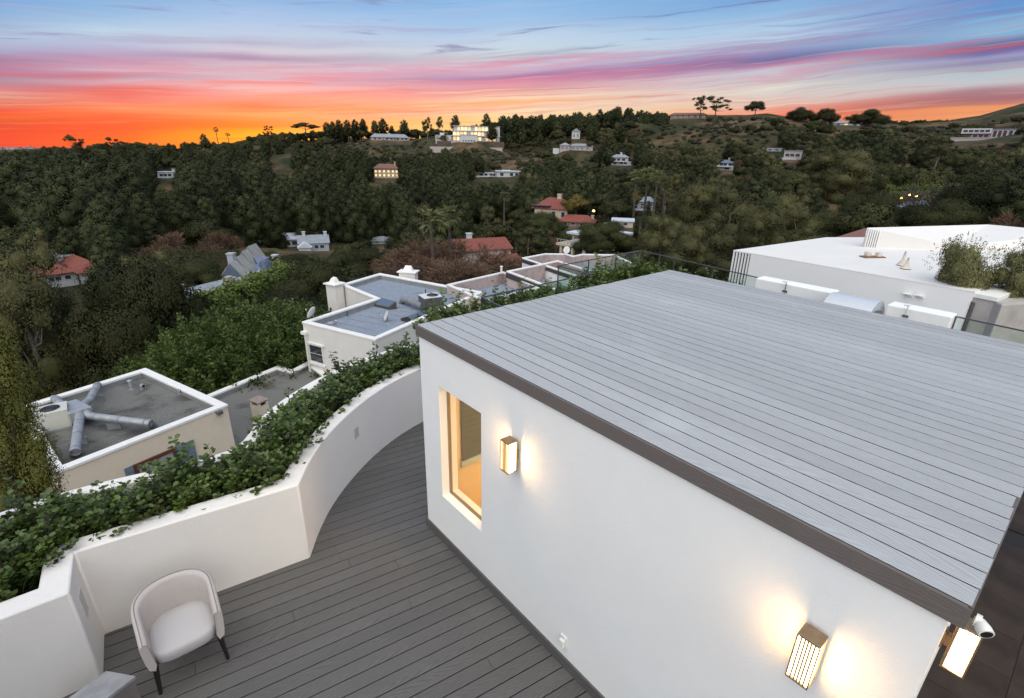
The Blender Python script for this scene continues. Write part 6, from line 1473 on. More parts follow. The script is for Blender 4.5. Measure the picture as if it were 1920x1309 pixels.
def make_bare(seed, H=9.0, spread=1.0, twig=0.6, n_tw=4200):
    """winter tree: forked limbs and a haze of fine twigs"""
    rng = np.random.default_rng(seed); k = MB(); tips = []
    def grow(p, d, L, r, lev):
        q = p + d * L; mid = (p + q) / 2 + rng.normal(size=3) * L * .05
        k.tube([p, mid, q], [r, r * .85, r * .65], 5 if lev < 2 else 4, caps=False)
        if lev >= 4: tips.append((q, d)); return
        if lev >= 2: tips.append((mid, d))
        for _ in range(3 if lev < 3 else 2):
            nd = d + rng.normal(size=3) * 0.5 * spread; nd[2] = abs(nd[2]) * 0.8 + 0.12; nd /= np.linalg.norm(nd); grow(q, nd, L * rng.uniform(.62, .85), r * .6, lev + 1)
    grow(np.array([0, 0, -.8]), np.array([0, 0, 1.0]), H * .30, 0.2, 0)
    tv, tf = mb_arrays(k); C, V = [], []
    for _ in range(n_tw):
        q, d = tips[rng.integers(len(tips))]; v = d + rng.normal(size=3) * .6; v /= np.linalg.norm(v); C.append(q + v * rng.uniform(0, H * .10) + rng.normal(size=3) * .12); V.append(v)
    C, V = np.array(C), np.array(V); u = np.cross(V, rand_unit(rng, n_tw)); u /= np.linalg.norm(u, axis=1)[:, None]
    L = rng.uniform(.5, 1.2, n_tw)[:, None] * twig; W = 0.036
    P = np.stack([C - u * W, C + u * W, C + V * L + u * W * .4, C + V * L - u * W * .4], 1).reshape(-1, 3)
    return (P, np.arange(4 * n_tw).reshape(n_tw, 4), rng.random(n_tw)), (tv, tf)
def make_palm(seed, H=12.0):
    rng = np.random.default_rng(seed); k = MB(); k.tube([(0, 0, -1), (.1, 0, H * .4), (.25, .1, H * .8), (.3, .1, H)], [.3, .22, .19, .2], 7)
    top = np.array([.3, .1, H]); Cc, F, T = [], [], []
    for i in range(46):
        a = rng.uniform(0, 6.28); el = rng.uniform(-0.9, 1.35); d = np.array([math.cos(a) * math.cos(el), math.sin(a) * math.cos(el), math.sin(el)]); hub = top + d * rng.uniform(.7, 1.1)
        s = np.cross(d, [0, 0, 1.0]); s /= np.linalg.norm(s) + 1e-6
        for j in range(9):
            b = (j - 4) * 0.30; w = d * math.cos(b) + s * math.sin(b); w = w + np.array([0, 0, -.18 - .12 * abs(j - 4) / 4]); L = 0.95 - abs(j - 4) * .07; sd = np.cross(w, d + rng.normal(size=3) * .3); sd /= np.linalg.norm(sd) + 1e-6
            n0 = len(Cc) ; Cc += [hub, hub + w * L * .5 + sd * .06, hub + w * L + np.array([0, 0, -.1]), hub + w * L * .5 - sd * .06]; F.append((n0, n0 + 1, n0 + 2, n0 + 3)); T.append(np.clip(.5 + .35 * math.sin(el) + rng.normal() * .1, 0, 1))
    return (np.array(Cc), np.array(F), np.array(T)), mb_arrays(k)
def make_feather(seed):
    """close feathery conifer seen at the left edge"""
    rng = np.random.default_rng(seed); H = 11.0; cl, rad = [], []
    for i in range(64):
        f = (i + .5) / 64; R = 1.35 * (1 - f) ** .45 + .1; a = i * 2.4 + rng.uniform(-.4, .4); rr = R * rng.uniform(.35, .95)
        cl.append([math.cos(a) * rr, math.sin(a) * rr, H * (.03 + .96 * f)]); rad.append(rng.uniform(.38, .62))
    cl = np.array(cl); rad = np.array(rad)
    return clumps_to_leaves(cl, rad, 2300, 0.062, rng, 2.6, 1.15, .2, .8, .35), mb_arrays(limbs(rng, H * 1.0, cl[::8], .16))
K = dict(
    pine=Kind(*zip(*[make_pine(s) for s in (1, 2, 3, 4)]), [LM['pine'], M['bark']], 18.0),
    oak=Kind(*zip(*[make_oak(s) for s in (11, 12, 13, 14)]), [LM['oak'], M['bark']], 9.0),
    bigoak=Kind(*zip(*[make_oak(s, 0.135, 2300, 10.0, 5.2, 36) for s in (15, 16, 17)]), [LM['darkoak'], M['bark']], 10.0),
    euc=Kind(*zip(*[make_euc(s) for s in (21, 22, 23, 24)]), [LM['euc'], M['palebark']], 15.0),
    bigeuc=Kind(*zip(*[make_euc(s, 0.19, 1100, 15.0, 34) for s in (25, 26, 27)]), [LM['euc'], M['palebark']], 15.0),
    airy=Kind(*zip(*[make_airy(s) for s in (31, 32)]), [LM['oak'], M['bark']], 14.0),
    umbrella=Kind(*zip(*[make_umbrella(s) for s in (33,)]), [LM['pine'], M['bark']], 11.0),
    cypress=Kind(*zip(*[make_cypress(s) for s in (35, 36)]), [LM['pine'], M['bark']], 12.0),
    shrub=Kind(*zip(*[make_shrub(s) for s in (41, 42, 43, 44)]), [LM['shrub'], M['twig']], 2.4),
    bright=Kind(*zip(*[make_bush(s) for s in (51, 52)]), [LM['bright'], M['bark']], 6.0),
    yellow=Kind(*zip(*[make_oak(s, 0.35, 240, 8.0, 4.4, 22) for s in (53,)]), [LM['yellow'], M['bark']], 8.0),
    rust=Kind(*zip(*[make_bare(s) for s in (61, 62, 63)]), [LM['rust'], M['palebark']], 9.0),
    bare=Kind(*zip(*[make_bare(s, 9.0, .8, .5, 2200) for s in (64,)]), [LM['greytwig'], M['bark']], 9.0),
    palm=Kind(*zip(*[make_palm(s) for s in (71, 72)]), [LM['palm'], M['bark']], 12.0),
    feather=Kind(*zip(*[make_feather(s) for s in (81,)]), [LM['feather'], M['bark']], 11.0),
)
NAMES = dict(pine='conifer', oak='oak_tree', bigoak='oak_tree', euc='eucalyptus_tree', bigeuc='eucalyptus_tree', airy='airy_tree', umbrella='umbrella_pine', cypress='cypress', shrub='chaparral_shrub', bright='bright_bush', yellow='yellow_tree', rust='bare_tree', bare='bare_tree', palm='fan_palm', feather='feathery_conifer')
CATS = dict(shrub='shrub', bright='shrub', palm='palm')
trng = np.random.default_rng(99)
counters = {}
def plant(kind, x, y, z, h, label, group, wide=1.0, parts=False, var=None, rz=None):
    k = K[kind]; i = counters.get(kind, 0); counters[kind] = i + 1; v = (i if var is None else var) % len(k.cm)
    s = h / k.H; rz = trng.uniform(0, 6.28) if rz is None else rz
    if parts:
        o = thing(NAMES[kind], label, CATS.get(kind, 'tree'), (x, y, z), group)
        for nm, me in (('crown', k.cm[v]), ('trunk', k.tm[v])):
            c = bpy.data.objects.new(nm, me); COL.objects.link(c); c.parent = o; c.scale = (s * wide, s * wide, s); c.rotation_euler = (0, 0, rz)
    else:
        o = bpy.data.objects.new(NAMES[kind], k.joint[v]); COL.objects.link(o); o.location = (x, y, z); o.scale = (s * wide, s * wide, s); o.rotation_euler = (0, 0, rz)
        tag(o, label, CATS.get(kind, 'tree'), group)
    return o
tops = []
def tree_at(kind, px, ptop, D, h, label, wide=1.0, group=None, parts=None, var=None):
    """a tree whose top is seen at px, ptop"""
    T = at_y(px, ptop, D); z = T[2] - h
    return plant(kind, float(T[0]), float(T[1]), float(z), h, label, group, wide, (D < 140) if parts is None else parts, var)

# ---------------------------------------------------------------- trees one can point to
for a in [
    ('feather', -88, 545, 10.5, 9.5, 'tall feathery olive green conifer cut by the left edge', .62),
    ('bigoak', 262, 500, 40, 15.0, 'huge dark spreading tree behind the square gravel roof', .64),
    ('bigeuc', 2, 452, 40, 14.0, 'tall olive conifer-like tree at the left edge above the feathery one', .78),
    ('bigoak', 30, 548, 46, 11.0, 'dark round tree at the left, below the red roofed house', .62),
    ('bigoak', 318, 612, 38, 8.0, 'dark low tree between the huge spreading tree and the bright bush', .8),
    ('bright', 478, 574, 30, 7.0, 'big bright green bush behind the low gravel roof', 1.35),
    ('bright', 545, 592, 31, 6.5, 'bright green bush touching the left corner of the blue grey roofed house', 1.2),
    ('bright', 400, 612, 31, 6.0, 'bright green bush on the left end of the bush row', 1.2),
    ('bigoak', 592, 494, 54, 9.0, 'brownish olive round tree left of the white roof chimney', 1.0),
    ('bigoak', 548, 548, 44, 6.5, 'brownish olive low tree between clipped hedge and chimney', 1.2),
    ('bigoak', 690, 462, 95, 10.0, 'dark spreading oak above the blue grey roof', 1.5),
    ('bigoak', 640, 478, 90, 8.5, 'dark green round tree left of the spreading oak', 1.2),
    ('bigoak', 362, 492, 84, 9.0, 'dark round tree left of the slate roofed house', .95),
    ('bigoak', 318, 486, 96, 8.0, 'dark round tree further left of the slate roofed house', 1.1),
    ('bigoak', 548, 480, 112, 8.0, 'dark flat topped tree right of the slate roofed house', 1.5),
    ('bigeuc', 250, 478, 88, 12.0, 'yellowish olive tall tree right of the red roofed house', .9),
    ('rust', 345, 418, 150, 13.0, 'large rust brown bare tree right of the blue green conifer', 1.12),
    ('rust', 395, 420, 150, 12.0, 'rust brown bare tree right of the large one', 1.0),
    ('rust', 282, 446, 140, 10.0, 'rust brown bare tree left of the large one', 1.0),
    ('rust', 245, 418, 165, 10.0, 'small reddish bare tree farthest left of the bare group', 1.2),
    ('cypress', 277, 420, 155, 10.0, 'blue green pointed conifer between the rust brown bare trees', 1.9),
    ('rust', 800, 445, 72, 9.5, 'mauve brown bare tree behind the rear white chimney', 1.5),
    ('rust', 850, 428, 74, 11.0, 'tall mauve brown bare tree between the two fan palms and red house', 1.5),
    ('rust', 895, 430, 78, 10.5, 'mauve brown bare tree in front of the red tile house', 1.45),
    ('rust', 830, 470, 60, 7.5, 'low russet bare tree at the foot of the fan palms', 1.5),
    ('rust', 775, 462, 66, 7.0, 'left low russet bare tree behind the rear white chimney', 1.5),
    ('palm', 813, 413, 70, 13.5, 'slim fan palm over the bare trees, left of a pair', 1.35),
    ('palm', 845, 406, 74, 14.0, 'slim fan palm over the bare trees, right of a pair', 1.0),
    ('palm', 946, 369, 150, 13.0, 'single fan palm left of the solar panel roof', 1.0),
    ('palm', 1196, 330, 170, 17.0, 'tall fan palm, leftmost of the palm group by the white deck', 1.2),
    ('palm', 1216, 326, 176, 18.0, 'tall fan palm second from the left of the palm group', 1.2),
    ('palm', 1232, 332, 168, 17.0, 'tall fan palm second from the right of the palm group', 1.2),
    ('palm', 1250, 340, 172, 16.0, 'tall fan palm, rightmost of the palm group by the white deck', 1.1),
    ('yellow', 1082, 366, 172, 9.0, 'yellow green round tree beside the red hip roof', 1.15),
    ('yellow', 1190, 362, 188, 7.0, 'yellow tree behind the white deck with railings', .9),
    ('oak', 1132, 362, 190, 9.5, 'dark round tree right of the yellow green tree', 1.2),
    ('oak', 1160, 364, 186, 9.5, 'second dark round tree right of the yellow green tree', 1.1),
    ('cypress', 1217, 376, 118, 11.0, 'dark pointed cypress below the fan palms', 1.2),
    ('cypress', 1234, 384, 116, 9.5, 'second dark cypress below the fan palms, right one', 1.1),
    ('cypress', 1196, 404, 114, 7.0, 'short dark cypress left of the pair below the palms', 1.2),
    ('euc', 1000, 326, 230, 21.0, 'tall pale green tree above the solar panel roof', .8),
    ('bigoak', 1140, 418, 88, 8.5, 'dark dense tree covering the end of the stilt house', 1.3),
    ('bigoak', 1112, 424, 92, 6.5, 'dark leafy tree in front of the stilt house roof', .8),
    ('bigoak', 1015, 398, 140, 10.0, 'dark olive tree in front of the solar roof house', 1.2),
    ('bigeuc', 1300, 345, 70, 13.0, 'big olive green tree behind the glass railing corner', 1.2),
    ('bigeuc', 1380, 352, 66, 13.0, 'big olive tree left of the white modern house', 1.25),
    ('bigeuc', 1245, 402, 56, 9.0, 'brownish olive tree above the glass railing corner', 1.1),
    ('bigeuc', 1455, 368, 72, 12.0, 'olive tree rising above the slotted wall end', 1.1),
    ('bigeuc', 1338, 410, 48, 9.0, 'low olive tree just over the plank roof, left of the slotted wall', 1.2),
    ('bigeuc', 1290, 420, 46, 8.0, 'yellow olive low tree just over the glass railing', 1.1),
    ('bigeuc', 1420, 395, 52, 9.5, 'olive tree behind the slotted end of the white house', 1.1),
    ('bigeuc', 1520, 388, 66, 10.0, 'dark olive tree behind the white flat roof', 1.1),
    ('bigeuc', 1590, 280, 150, 19.0, 'broad light green tree standing above the right wood', 1.5),
    ('bigeuc', 1548, 300, 155, 15.0, 'light green tree joined to the left of the broad tree', 1.4),
    ('bigoak', 1640, 365, 105, 10.0, 'olive round tree left of the dim grey house', 1.2),
    ('bigoak', 1560, 392, 84, 8.5, 'dark olive round tree behind the brown tile roof', 1.2),
    ('bare', 1768, 318, 118, 16.0, 'large grey bare tree in front of the bright clipped hedge', 1.25),
    ('bigoak', 1905, 322, 100, 16.0, 'bright topped tall tree at the right edge', 1.1),
    ('bigoak', 1850, 350, 98, 12.0, 'dark tree left of the bright topped tree at the right edge', 1.1),
    ('bigoak', 1790, 372, 92, 9.0, 'dark olive tree just over the rear white roof', 1.3),
    ('bigoak', 1700, 388, 96, 6.5, 'dark low tree over the rear white roof fins', 1.3),
    # skyline
    ('umbrella', 571, 231, 610, 11.5, 'flat topped umbrella pine black against the sunset', 1.9),
    ('airy', 502, 237, 640, 15.0, 'small ragged tree against the yellow glow, left of the umbrella pine', .9),
    ('pine', 381, 250, 560, 20.0, 'pointed dark conifer just left of two skyline palms', 1.0),
    ('palm', 405, 243, 600, 20.0, 'tall thin palm against the sunset, left of two', 1.0),
    ('palm', 427, 252, 600, 13.0, 'shorter bushy palm against the sunset, right of two', 1.4),
    ('airy', 135, 256, 520, 20.0, 'ragged tall tree poking above the left horizon', .9),
    ('airy', 213, 260, 540, 17.0, 'thin topped tree above the horizon, right of the ragged one', 1.0),
    ('airy', 1318, 181, 590, 20.0, 'airy tree with gaps on the right ridge, left of a pair', 1.35),
    ('airy', 1346, 183, 590, 19.0, 'airy tree with gaps on the right ridge, right of a pair', 1.7),
    ('bigoak', 1420, 190, 595, 14.5, 'round lone tree on the top of the right hill', 1.25),
    ('bigoak', 1505, 200, 640, 24.0, 'dense round dark tree on the right saddle, leftmost of three', 1.1),
    ('bigoak', 1552, 204, 640, 21.0, 'dark tree with a light stem on the right saddle, middle of three', 1.0),
    ('bigoak', 1628, 206, 620, 23.0, 'widest dark round tree on the right saddle, rightmost of three', 1.5),
    ('pine', 854, 215, 600, 20.0, 'dark conifer standing over the left of the glowing mansion', 1.1),
    ('pine', 912, 212, 600, 21.0, 'pointed dark conifer behind the right of the glowing mansion', 1.0),
    ('euc', 800, 219, 590, 25.0, 'tall olive eucalyptus left of the glowing mansion', .8),
    ('euc', 824, 218, 595, 24.0, 'second tall eucalyptus left of the glowing mansion', .6),
    ('pine', 757, 224, 620, 18.0, 'dark conifer above the right end of the grey ranch house', 1.25),
    ('pine', 702, 225, 625, 18.0, 'dark conifer above the left end of the grey ranch house', 1.2),
    ('pine', 717, 221, 625, 19.0, 'taller dark conifer above the grey ranch house', 1.2),
    ('pine', 734, 235, 625, 10.0, 'small conifer above the middle of the grey ranch house', 1.2)]:
    tree_at(*a)
for i, x in enumerate((612, 622, 634, 650, 664, 679)):
    tree_at('pine', x, (228, 227, 224, 224, 223, 222)[i], 615 + (i % 3) * 8, 20.0, 'dark round conifer in the ridge row right of the umbrella pine', 1.15, 'conifers in a row on the ridge')

ROW = [(436, 352, 222), (458, 362, 216), (482, 350, 228), (505, 366, 214), (522, 352, 236), (548, 340, 232), (574, 358, 222), (600, 344, 230), (622, 362, 218), (640, 346, 226), (662, 364, 214), (684, 334, 240), (706, 348, 228), (728, 340, 236), (752, 350, 226), (776, 344, 240)]
for i, (x, yt, D) in enumerate(ROW):
    nth_ = 'first second third fourth fifth sixth seventh eighth ninth tenth eleventh twelfth thirteenth fourteenth fifteenth sixteenth'.split()[i]
    tree_at('pine', x, yt, D, 25.0 + (i * 7 % 5), f'tall dark conifer of the valley row behind the white flat roof, {nth_} from the left', .78 + .06 * (i * 3 % 4), 'tall dark conifers in the valley row')
for i, (x, yt, D, h) in enumerate(sorted(((150, 330, 330, 24), (205, 352, 300, 22), (60, 340, 340, 22), (262, 345, 310, 23), (330, 352, 300, 24), (372, 346, 310, 24), (118, 372, 270, 22), (24, 392, 250, 22), (180, 386, 256, 22), (300, 378, 262, 22), (232, 398, 240, 20), (400, 372, 262, 22), (820, 352, 250, 22), (870, 338, 270, 24), (905, 360, 240, 20), (960, 350, 250, 20)))):
    tree_at('pine', x, yt, D, h, ('large dark conifer high in the left wood, ' if i < 12 else 'large dark conifer below the long white villa, ') + 'first second third fourth fifth sixth seventh eighth ninth tenth eleventh twelfth first second third fourth'.split()[i] + ' from the left', 1.15, 'large dark conifers of the wood')
# clipped hedges, built of many bushes
def hedge_run(p0, p1, zg0, zg1, h, w_, n, label, kind='clip', nm='clipped_hedge'):
    rng = np.random.default_rng(int(abs(p0[0]) * 10) + 3)
    p0, p1 = np.array(p0), np.array(p1); L = np.linalg.norm(p1 - p0); d = (p1 - p0) / L; q = np.array([-d[1], d[0]])
    N_ = n; u = rng.uniform(0, L, N_); face = rng.random(N_); v = np.where(face < .3, -w_ / 2, np.where(face < .5, w_ / 2, rng.uniform(-w_ / 2, w_ / 2, N_))); zz = np.where(face < .5, rng.uniform(0, h, N_), h)
    bumpy = 0.10 * h * np.sin(u * 2.1) * np.sin(u * .7 + v) + rng.normal(size=N_) * .06 * h
    zz = zz + np.where(face >= .5, bumpy, 0); v = v + np.where(face < .5, bumpy, 0)
    base = zg0 + (zg1 - zg0) * u / L
    P = np.stack([p0[0] + d[0] * u + q[0] * v, p0[1] + d[1] * u + q[1] * v, base + zz], 1)
    nr = np.stack([np.where(face < .3, -q[0], np.where(face < .5, q[0], 0)), np.where(face < .3, -q[1], np.where(face < .5, q[1], 0)), np.where(face < .5, .3, 1.0)], 1) + rng.normal(size=(N_, 3)) * .5
    nr /= np.linalg.norm(nr, axis=1)[:, None]; V, F = leaf_quads(P, nr, 0.30, rng, 1.4)
    c = np.array([(p0[0] + p1[0]) / 2, (p0[1] + p1[1]) / 2, (zg0 + zg1) / 2])
    o = thing(nm, label, 'hedge', tuple(c)); m_ = bpy.data.objects.new('foliage', mesh_np('foliage', V - c, F, LM[kind], np.clip(.5 + bumpy / h * 2, 0, 1))); COL.objects.link(m_); m_.parent = o; m_['kind'] = 'stuff'
    k = MB()
    for i in range(int(L / 1.2)): x = p0 + d * (i + .5) * 1.2; k.tube([(x[0], x[1], zg0 + (zg1 - zg0) * (i + .5) * 1.2 / L - .5), (x[0], x[1], zg0 + (zg1 - zg0) * (i + .5) * 1.2 / L + h * .8)], .05, 5)
    a, b = p0 + d * .4, p1 - d * .4; w2 = w_ * .32
    k.add([(a[0] - q[0] * w2, a[1] - q[1] * w2, zg0), (b[0] - q[0] * w2, b[1] - q[1] * w2, zg1), (b[0] + q[0] * w2, b[1] + q[1] * w2, zg1), (a[0] + q[0] * w2, a[1] + q[1] * w2, zg0), (a[0] - q[0] * w2, a[1] - q[1] * w2, zg0 + h * .86), (b[0] - q[0] * w2, b[1] - q[1] * w2, zg1 + h * .86), (b[0] + q[0] * w2, b[1] + q[1] * w2, zg1 + h * .86), (a[0] + q[0] * w2, a[1] + q[1] * w2, zg0 + h * .86)], [(0, 1, 5, 4), (1, 2, 6, 5), (2, 3, 7, 6), (3, 0, 4, 7), (4, 5, 6, 7)])
    k.build('branches', M['twig'], o); return o
A0, A1 = at_y(380, 565, 48), at_y(545, 500, 62)
hedge_run(A0[:2], A1[:2], A0[2] - 4.2, A1[2] - 4.2, 4.2, 2.6, 9000, 'long clipped bright green hedge running up behind the bushes')
A0, A1 = at_y(1664, 352, 150), at_y(1846, 350, 158)
hedge_run(A0[:2], A1[:2], A0[2] - 5, A1[2] - 5, 5.0, 2.5, 6000, 'long level clipped hedge behind the grey bare tree', nm='clipped_hedge')
A0, A1 = at_y(300, 472, 128), at_y(520, 476, 122)
hedge_run(A0[:2], A1[:2], A0[2] - 6, A1[2] - 6, 6.0, 3.5, 7000, 'dark tall hedge behind the slate roofed house', 'oak')
A0, A1 = at_y(1015, 520, 44), at_y(1120, 505, 50)
A0, A1 = at_y(818, 262, 556), at_y(946, 264, 556)
hedge_run(A0[:2], A1[:2], A0[2] - 8, A1[2] - 8, 8.0, 3, 2500, 'dark clipped hedge terrace below the glowing mansion', 'pine')

# ---------------------------------------------------------------- the wooded valley and slopes
def blocked(px, d, halfw, ptop):
    """would this tree hide a house that shows in the photograph?"""
    for x0, x1, D, ykeep in sight:
        if d >= D - 2: continue
        if x0 - halfw < px < x1 + halfw and ptop < ykeep + 6: return True
    return False
def pxaz(az, d):
    z = ground(math.sin(az) * d, math.cos(az) * d); return pix((math.sin(az) * d, math.cos(az) * d, z))[0]
LAND = [(315, 331, 'white house with tall chimney'), (529, 308, 'low white flat house'), (732, 255, 'grey ranch house'), (891, 255, 'glowing mansion'), (725, 320, 'villa with glowing windows'), (933, 325, 'long low white villa'), (1081, 275, 'long low pinkish house'), (1163, 300, 'white house with slate roof and balcony'), (1290, 217, 'long low brown ridge house'), (1358, 309, 'balconied house with blue roof'), (1484, 290, 'mauve flat roofed house'), (1588, 231, 'small grey saddle house'), (1856, 250, 'black and white modern house'), (1735, 300, 'tiny white far houses'), (146, 505, 'red roofed house on the left'), (448, 505, 'slate roofed house with shake gables'), (515, 452, 'white flat roof with green eaves'), (590, 452, 'grey house with two chimneys'), (716, 452, 'small grey roof behind the oak'), (946, 470, 'two level red tile house'), (1030, 390, 'solar panel roof'), (1098, 445, 'house on posts'), (1200, 385, 'white deck under the palms'), (1722, 395, 'dim grey house by the bare tree'), (1568, 362, 'rose tinted roof'), (1595, 450, 'brown tile roof'), (571, 240, 'umbrella pine'), (345, 440, 'rust brown bare trees'), (415, 260, 'two skyline palms'), (1590, 320, 'broad light green tree'), (1755, 350, 'level clipped hedge'), (130, 300, 'ragged tree on the left horizon'), (120, 400, 'left edge woods, half way up'), (640, 390, 'tall trees of the valley centre'), (820, 400, 'fan palm pair'), (1340, 390, 'olive trees beyond the plank roof'), (480, 380, 'conifers over the white flat roof')]
for k_ in ((255, 430, 168, 462), (760, 915, 82, 520), (805, 856, 82, 520), (1715, 1820, 124, 398), (1180, 1265, 182, 392), (1050, 1115, 180, 405), (1545, 1640, 162, 352), (1664, 1846, 164, 358), (385, 545, 64, 590), (932, 960, 156, 400), (425, 735, 246, 436), (1106, 1120, 160, 400), (1682, 1724, 118, 376)): sight.append(k_)
zone_txt = [(-900, 230, 'at the far left'), (230, 480, 'left of the umbrella pine'), (480, 700, 'below the umbrella pine'), (700, 960, 'below the glowing mansion'), (960, 1200, 'below the knoll house'), (1200, 1480, 'below the airy ridge trees'), (1480, 1720, 'below the three dark saddle trees'), (1720, 2900, 'below the black and white modern house')]
def zone(px): return next((t for a, b, t in zone_txt if a <= px < b), zone_txt[-1][2])
LBL = dict(pine='dark rounded conifer', oak='dark round oak', euc='paler olive tree', shrub='low grey green shrub', rust='brown bare tree')
def near_house(px, py, d):
    """the tree's place, told by the landmark it shows nearest to"""
    bx, by, t = min(LAND, key=lambda q: (q[0] - px) ** 2 + (2.2 * (q[1] - py)) ** 2)
    dx, dy = px - bx, py - by
    side = ('left of' if dx < 0 else 'right of') if abs(dx) > 1.6 * abs(dy) else ('above' if dy < 0 else 'below')
    far = 'far ' if math.hypot(dx, dy) > 120 else ('just ' if math.hypot(dx, dy) < 45 else '')
    return f'{far}{side} the {t}'
from collections import Counter
made = Counter(); rest = []
placed = []; grid = {}
def far_enough(x, y, r):
    c = (int(x // 12), int(y // 12))
    for i in (-1, 0, 1):
        for j in (-1, 0, 1):
            for (a, b_, r2) in grid.get((c[0] + i, c[1] + j), ()):
                if (a - x) ** 2 + (b_ - y) ** 2 < (r + r2) ** 2: return False
    grid.setdefault(c, []).append((x, y, r)); return True
cand = []
srng = np.random.default_rng(2024)
for _ in range(15000):
    az = srng.uniform(-0.86, 0.86); d = math.sqrt(srng.uniform(62 ** 2, 720 ** 2)) if srng.random() < .62 else srng.uniform(62, 420)
    cand.append((d, az))
cand.sort()
LIMIT = 290
for d, az in cand:
    x, y = math.sin(az) * d, math.cos(az) * d; z = ground(x, y); px, py = pix((x, y, z))
    if px < -140 or px > 2060: continue
    # open brown slopes, as in the photograph
    slope = (230 < py < 330 and 1210 < px < 1460 and d > 380) or (1480 < px < 1980 and 235 < py < 300 and d > 380) or (760 < px < 1000 and 283 < py < 318 and d > 430) or (985 < px < 1110 and 283 < py < 345 and d > 320) or (560 < px < 800 and 265 < py < 310 and d > 450)
    u = srng.random(); nz = math.sin(x * .021 + 1) * math.sin(y * .017 + 2)
    if slope: kind = 'shrub' if u < .9 else 'oak'
    elif d > 560 and px > 1100: kind = 'shrub' if u < .55 else ('oak' if u < .9 else 'pine')
    elif px < 760 or (px < 1100 and d > 200): kind = 'pine' if u < (.8 if 330 < py < 480 else .55) + .2 * nz else ('oak' if u < .88 else ('euc' if u < .97 else 'rust'))
    else: kind = 'oak' if u < .5 else ('euc' if u < .72 else ('pine' if u < .84 else ('rust' if u < .88 else 'shrub')))
    if kind == 'pine' and 140 < d < 320 and px < 1000: hb = srng.uniform(17, 28)
    else: hb = srng.uniform(13, 22)
    h = {'pine': hb, 'oak': srng.uniform(7, 13), 'euc': srng.uniform(10, 18), 'shrub': srng.uniform(1.6, 4.0), 'rust': srng.uniform(6, 10)}[kind]
    if d < 130: h = min(h, 10.0)
    r = {'pine': h * .24, 'oak': h * .46, 'euc': h * .27, 'shrub': h * .62, 'rust': h * .4}[kind]
    if kind == 'pine' and px < 130 and d > 500: h *= .7
    ptop = pix((x, y, z + h))[1]
    hw = r * F_PX / d
    # keep the skyline as photographed
    sky = np.interp(px, [0, 120, 230, 350, 480, 560, 700, 800, 940, 1000, 1100, 1200, 1240, 1330, 1440, 1480, 1700, 1840, 1920], [280, 274, 276, 274, 266, 254, 250, 252, 222, 218, 206, 203, 208, 216, 214, 226, 224, 226, 210])
    if ptop < sky: continue
    if d < 74 and (px < 560 and py > 600): continue
    if 1000 < px and d < 66: continue
    if blocked(px, d, hw * .8, ptop): continue
    if any(math.hypot(x - p[0], y - p[1]) < p[3] * .9 + r * .4 for p in pads): continue
    if not far_enough(x, y, r * .95): continue
    if made[kind] < (LIMIT if kind not in ('pine', 'oak') else 205):
        made[kind] += 1
        where_t = near_house(px, py, d)
        plant(kind, x, y, z - .3, h, f"{LBL[kind]} {where_t}", f"{NAMES[kind].replace('_', ' ')}s {where_t}", srng.uniform(.9, 1.2), False)
    else: rest.append((kind, x, y, z - .3, h))
# ridge conifers between mansion and right ridge
for i in range(120):
    px = srng.uniform(938, 1250); d = srng.uniform(560, 640); sky = np.interp(px, [938, 1000, 1060, 1110, 1160, 1200, 1240], [214, 212, 214, 206, 198, 204, 214])
    T = at_y(px, sky + abs(srng.normal()) * 10, d); h = srng.uniform(14, 24)
    if i % 2: rest.append(('pine', float(T[0]), float(T[1]), float(T[2] - h), h)); continue
    plant('pine', float(T[0]), float(T[1]), float(T[2] - h), h, 'dark conifer in the crowded ridge line right of the glowing mansion', 'conifers crowding the ridge', srng.uniform(.85, 1.25), False)
for i in range(120):
    px = srng.uniform(455, 945); d = srng.uniform(622, 665); sky = np.interp(px, [455, 500, 545, 600, 690, 700, 800, 840, 945], [256, 249, 246, 243, 243, 246, 240, 240, 226])
    T = at_y(px, sky + abs(srng.normal()) * 4, d); h = srng.uniform(9, 15)
    rest.append(('pine' if srng.random() < .4 else 'oak', float(T[0]), float(T[1]), float(T[2] - h), h))
# left skyline tree line and the low far line of trees on the right saddle
for i in range(100):
    px = srng.uniform(40, 560); d = srng.uniform(520, 640); sky = np.interp(px, [0, 90, 130, 300, 460, 560], [288, 276, 270, 270, 266, 250])
    T = at_y(px, sky - 4 + abs(srng.normal()) * 8, d); h = srng.uniform(10, 17)
    rest.append(('pine' if srng.random() < .5 else 'oak', float(T[0]), float(T[1]), float(T[2] - h), h))
for i in range(40):
    px = srng.uniform(1650, 1845); d = srng.uniform(800, 880); T = at_y(px, 224 + abs(srng.normal()) * 3, d); h = srng.uniform(6, 10)
    plant('oak', float(T[0]), float(T[1]), float(T[2] - h), h, 'small dark tree in the low far line left of the dark right hill', 'trees in the far low line', srng.uniform(1.0, 1.5), False)
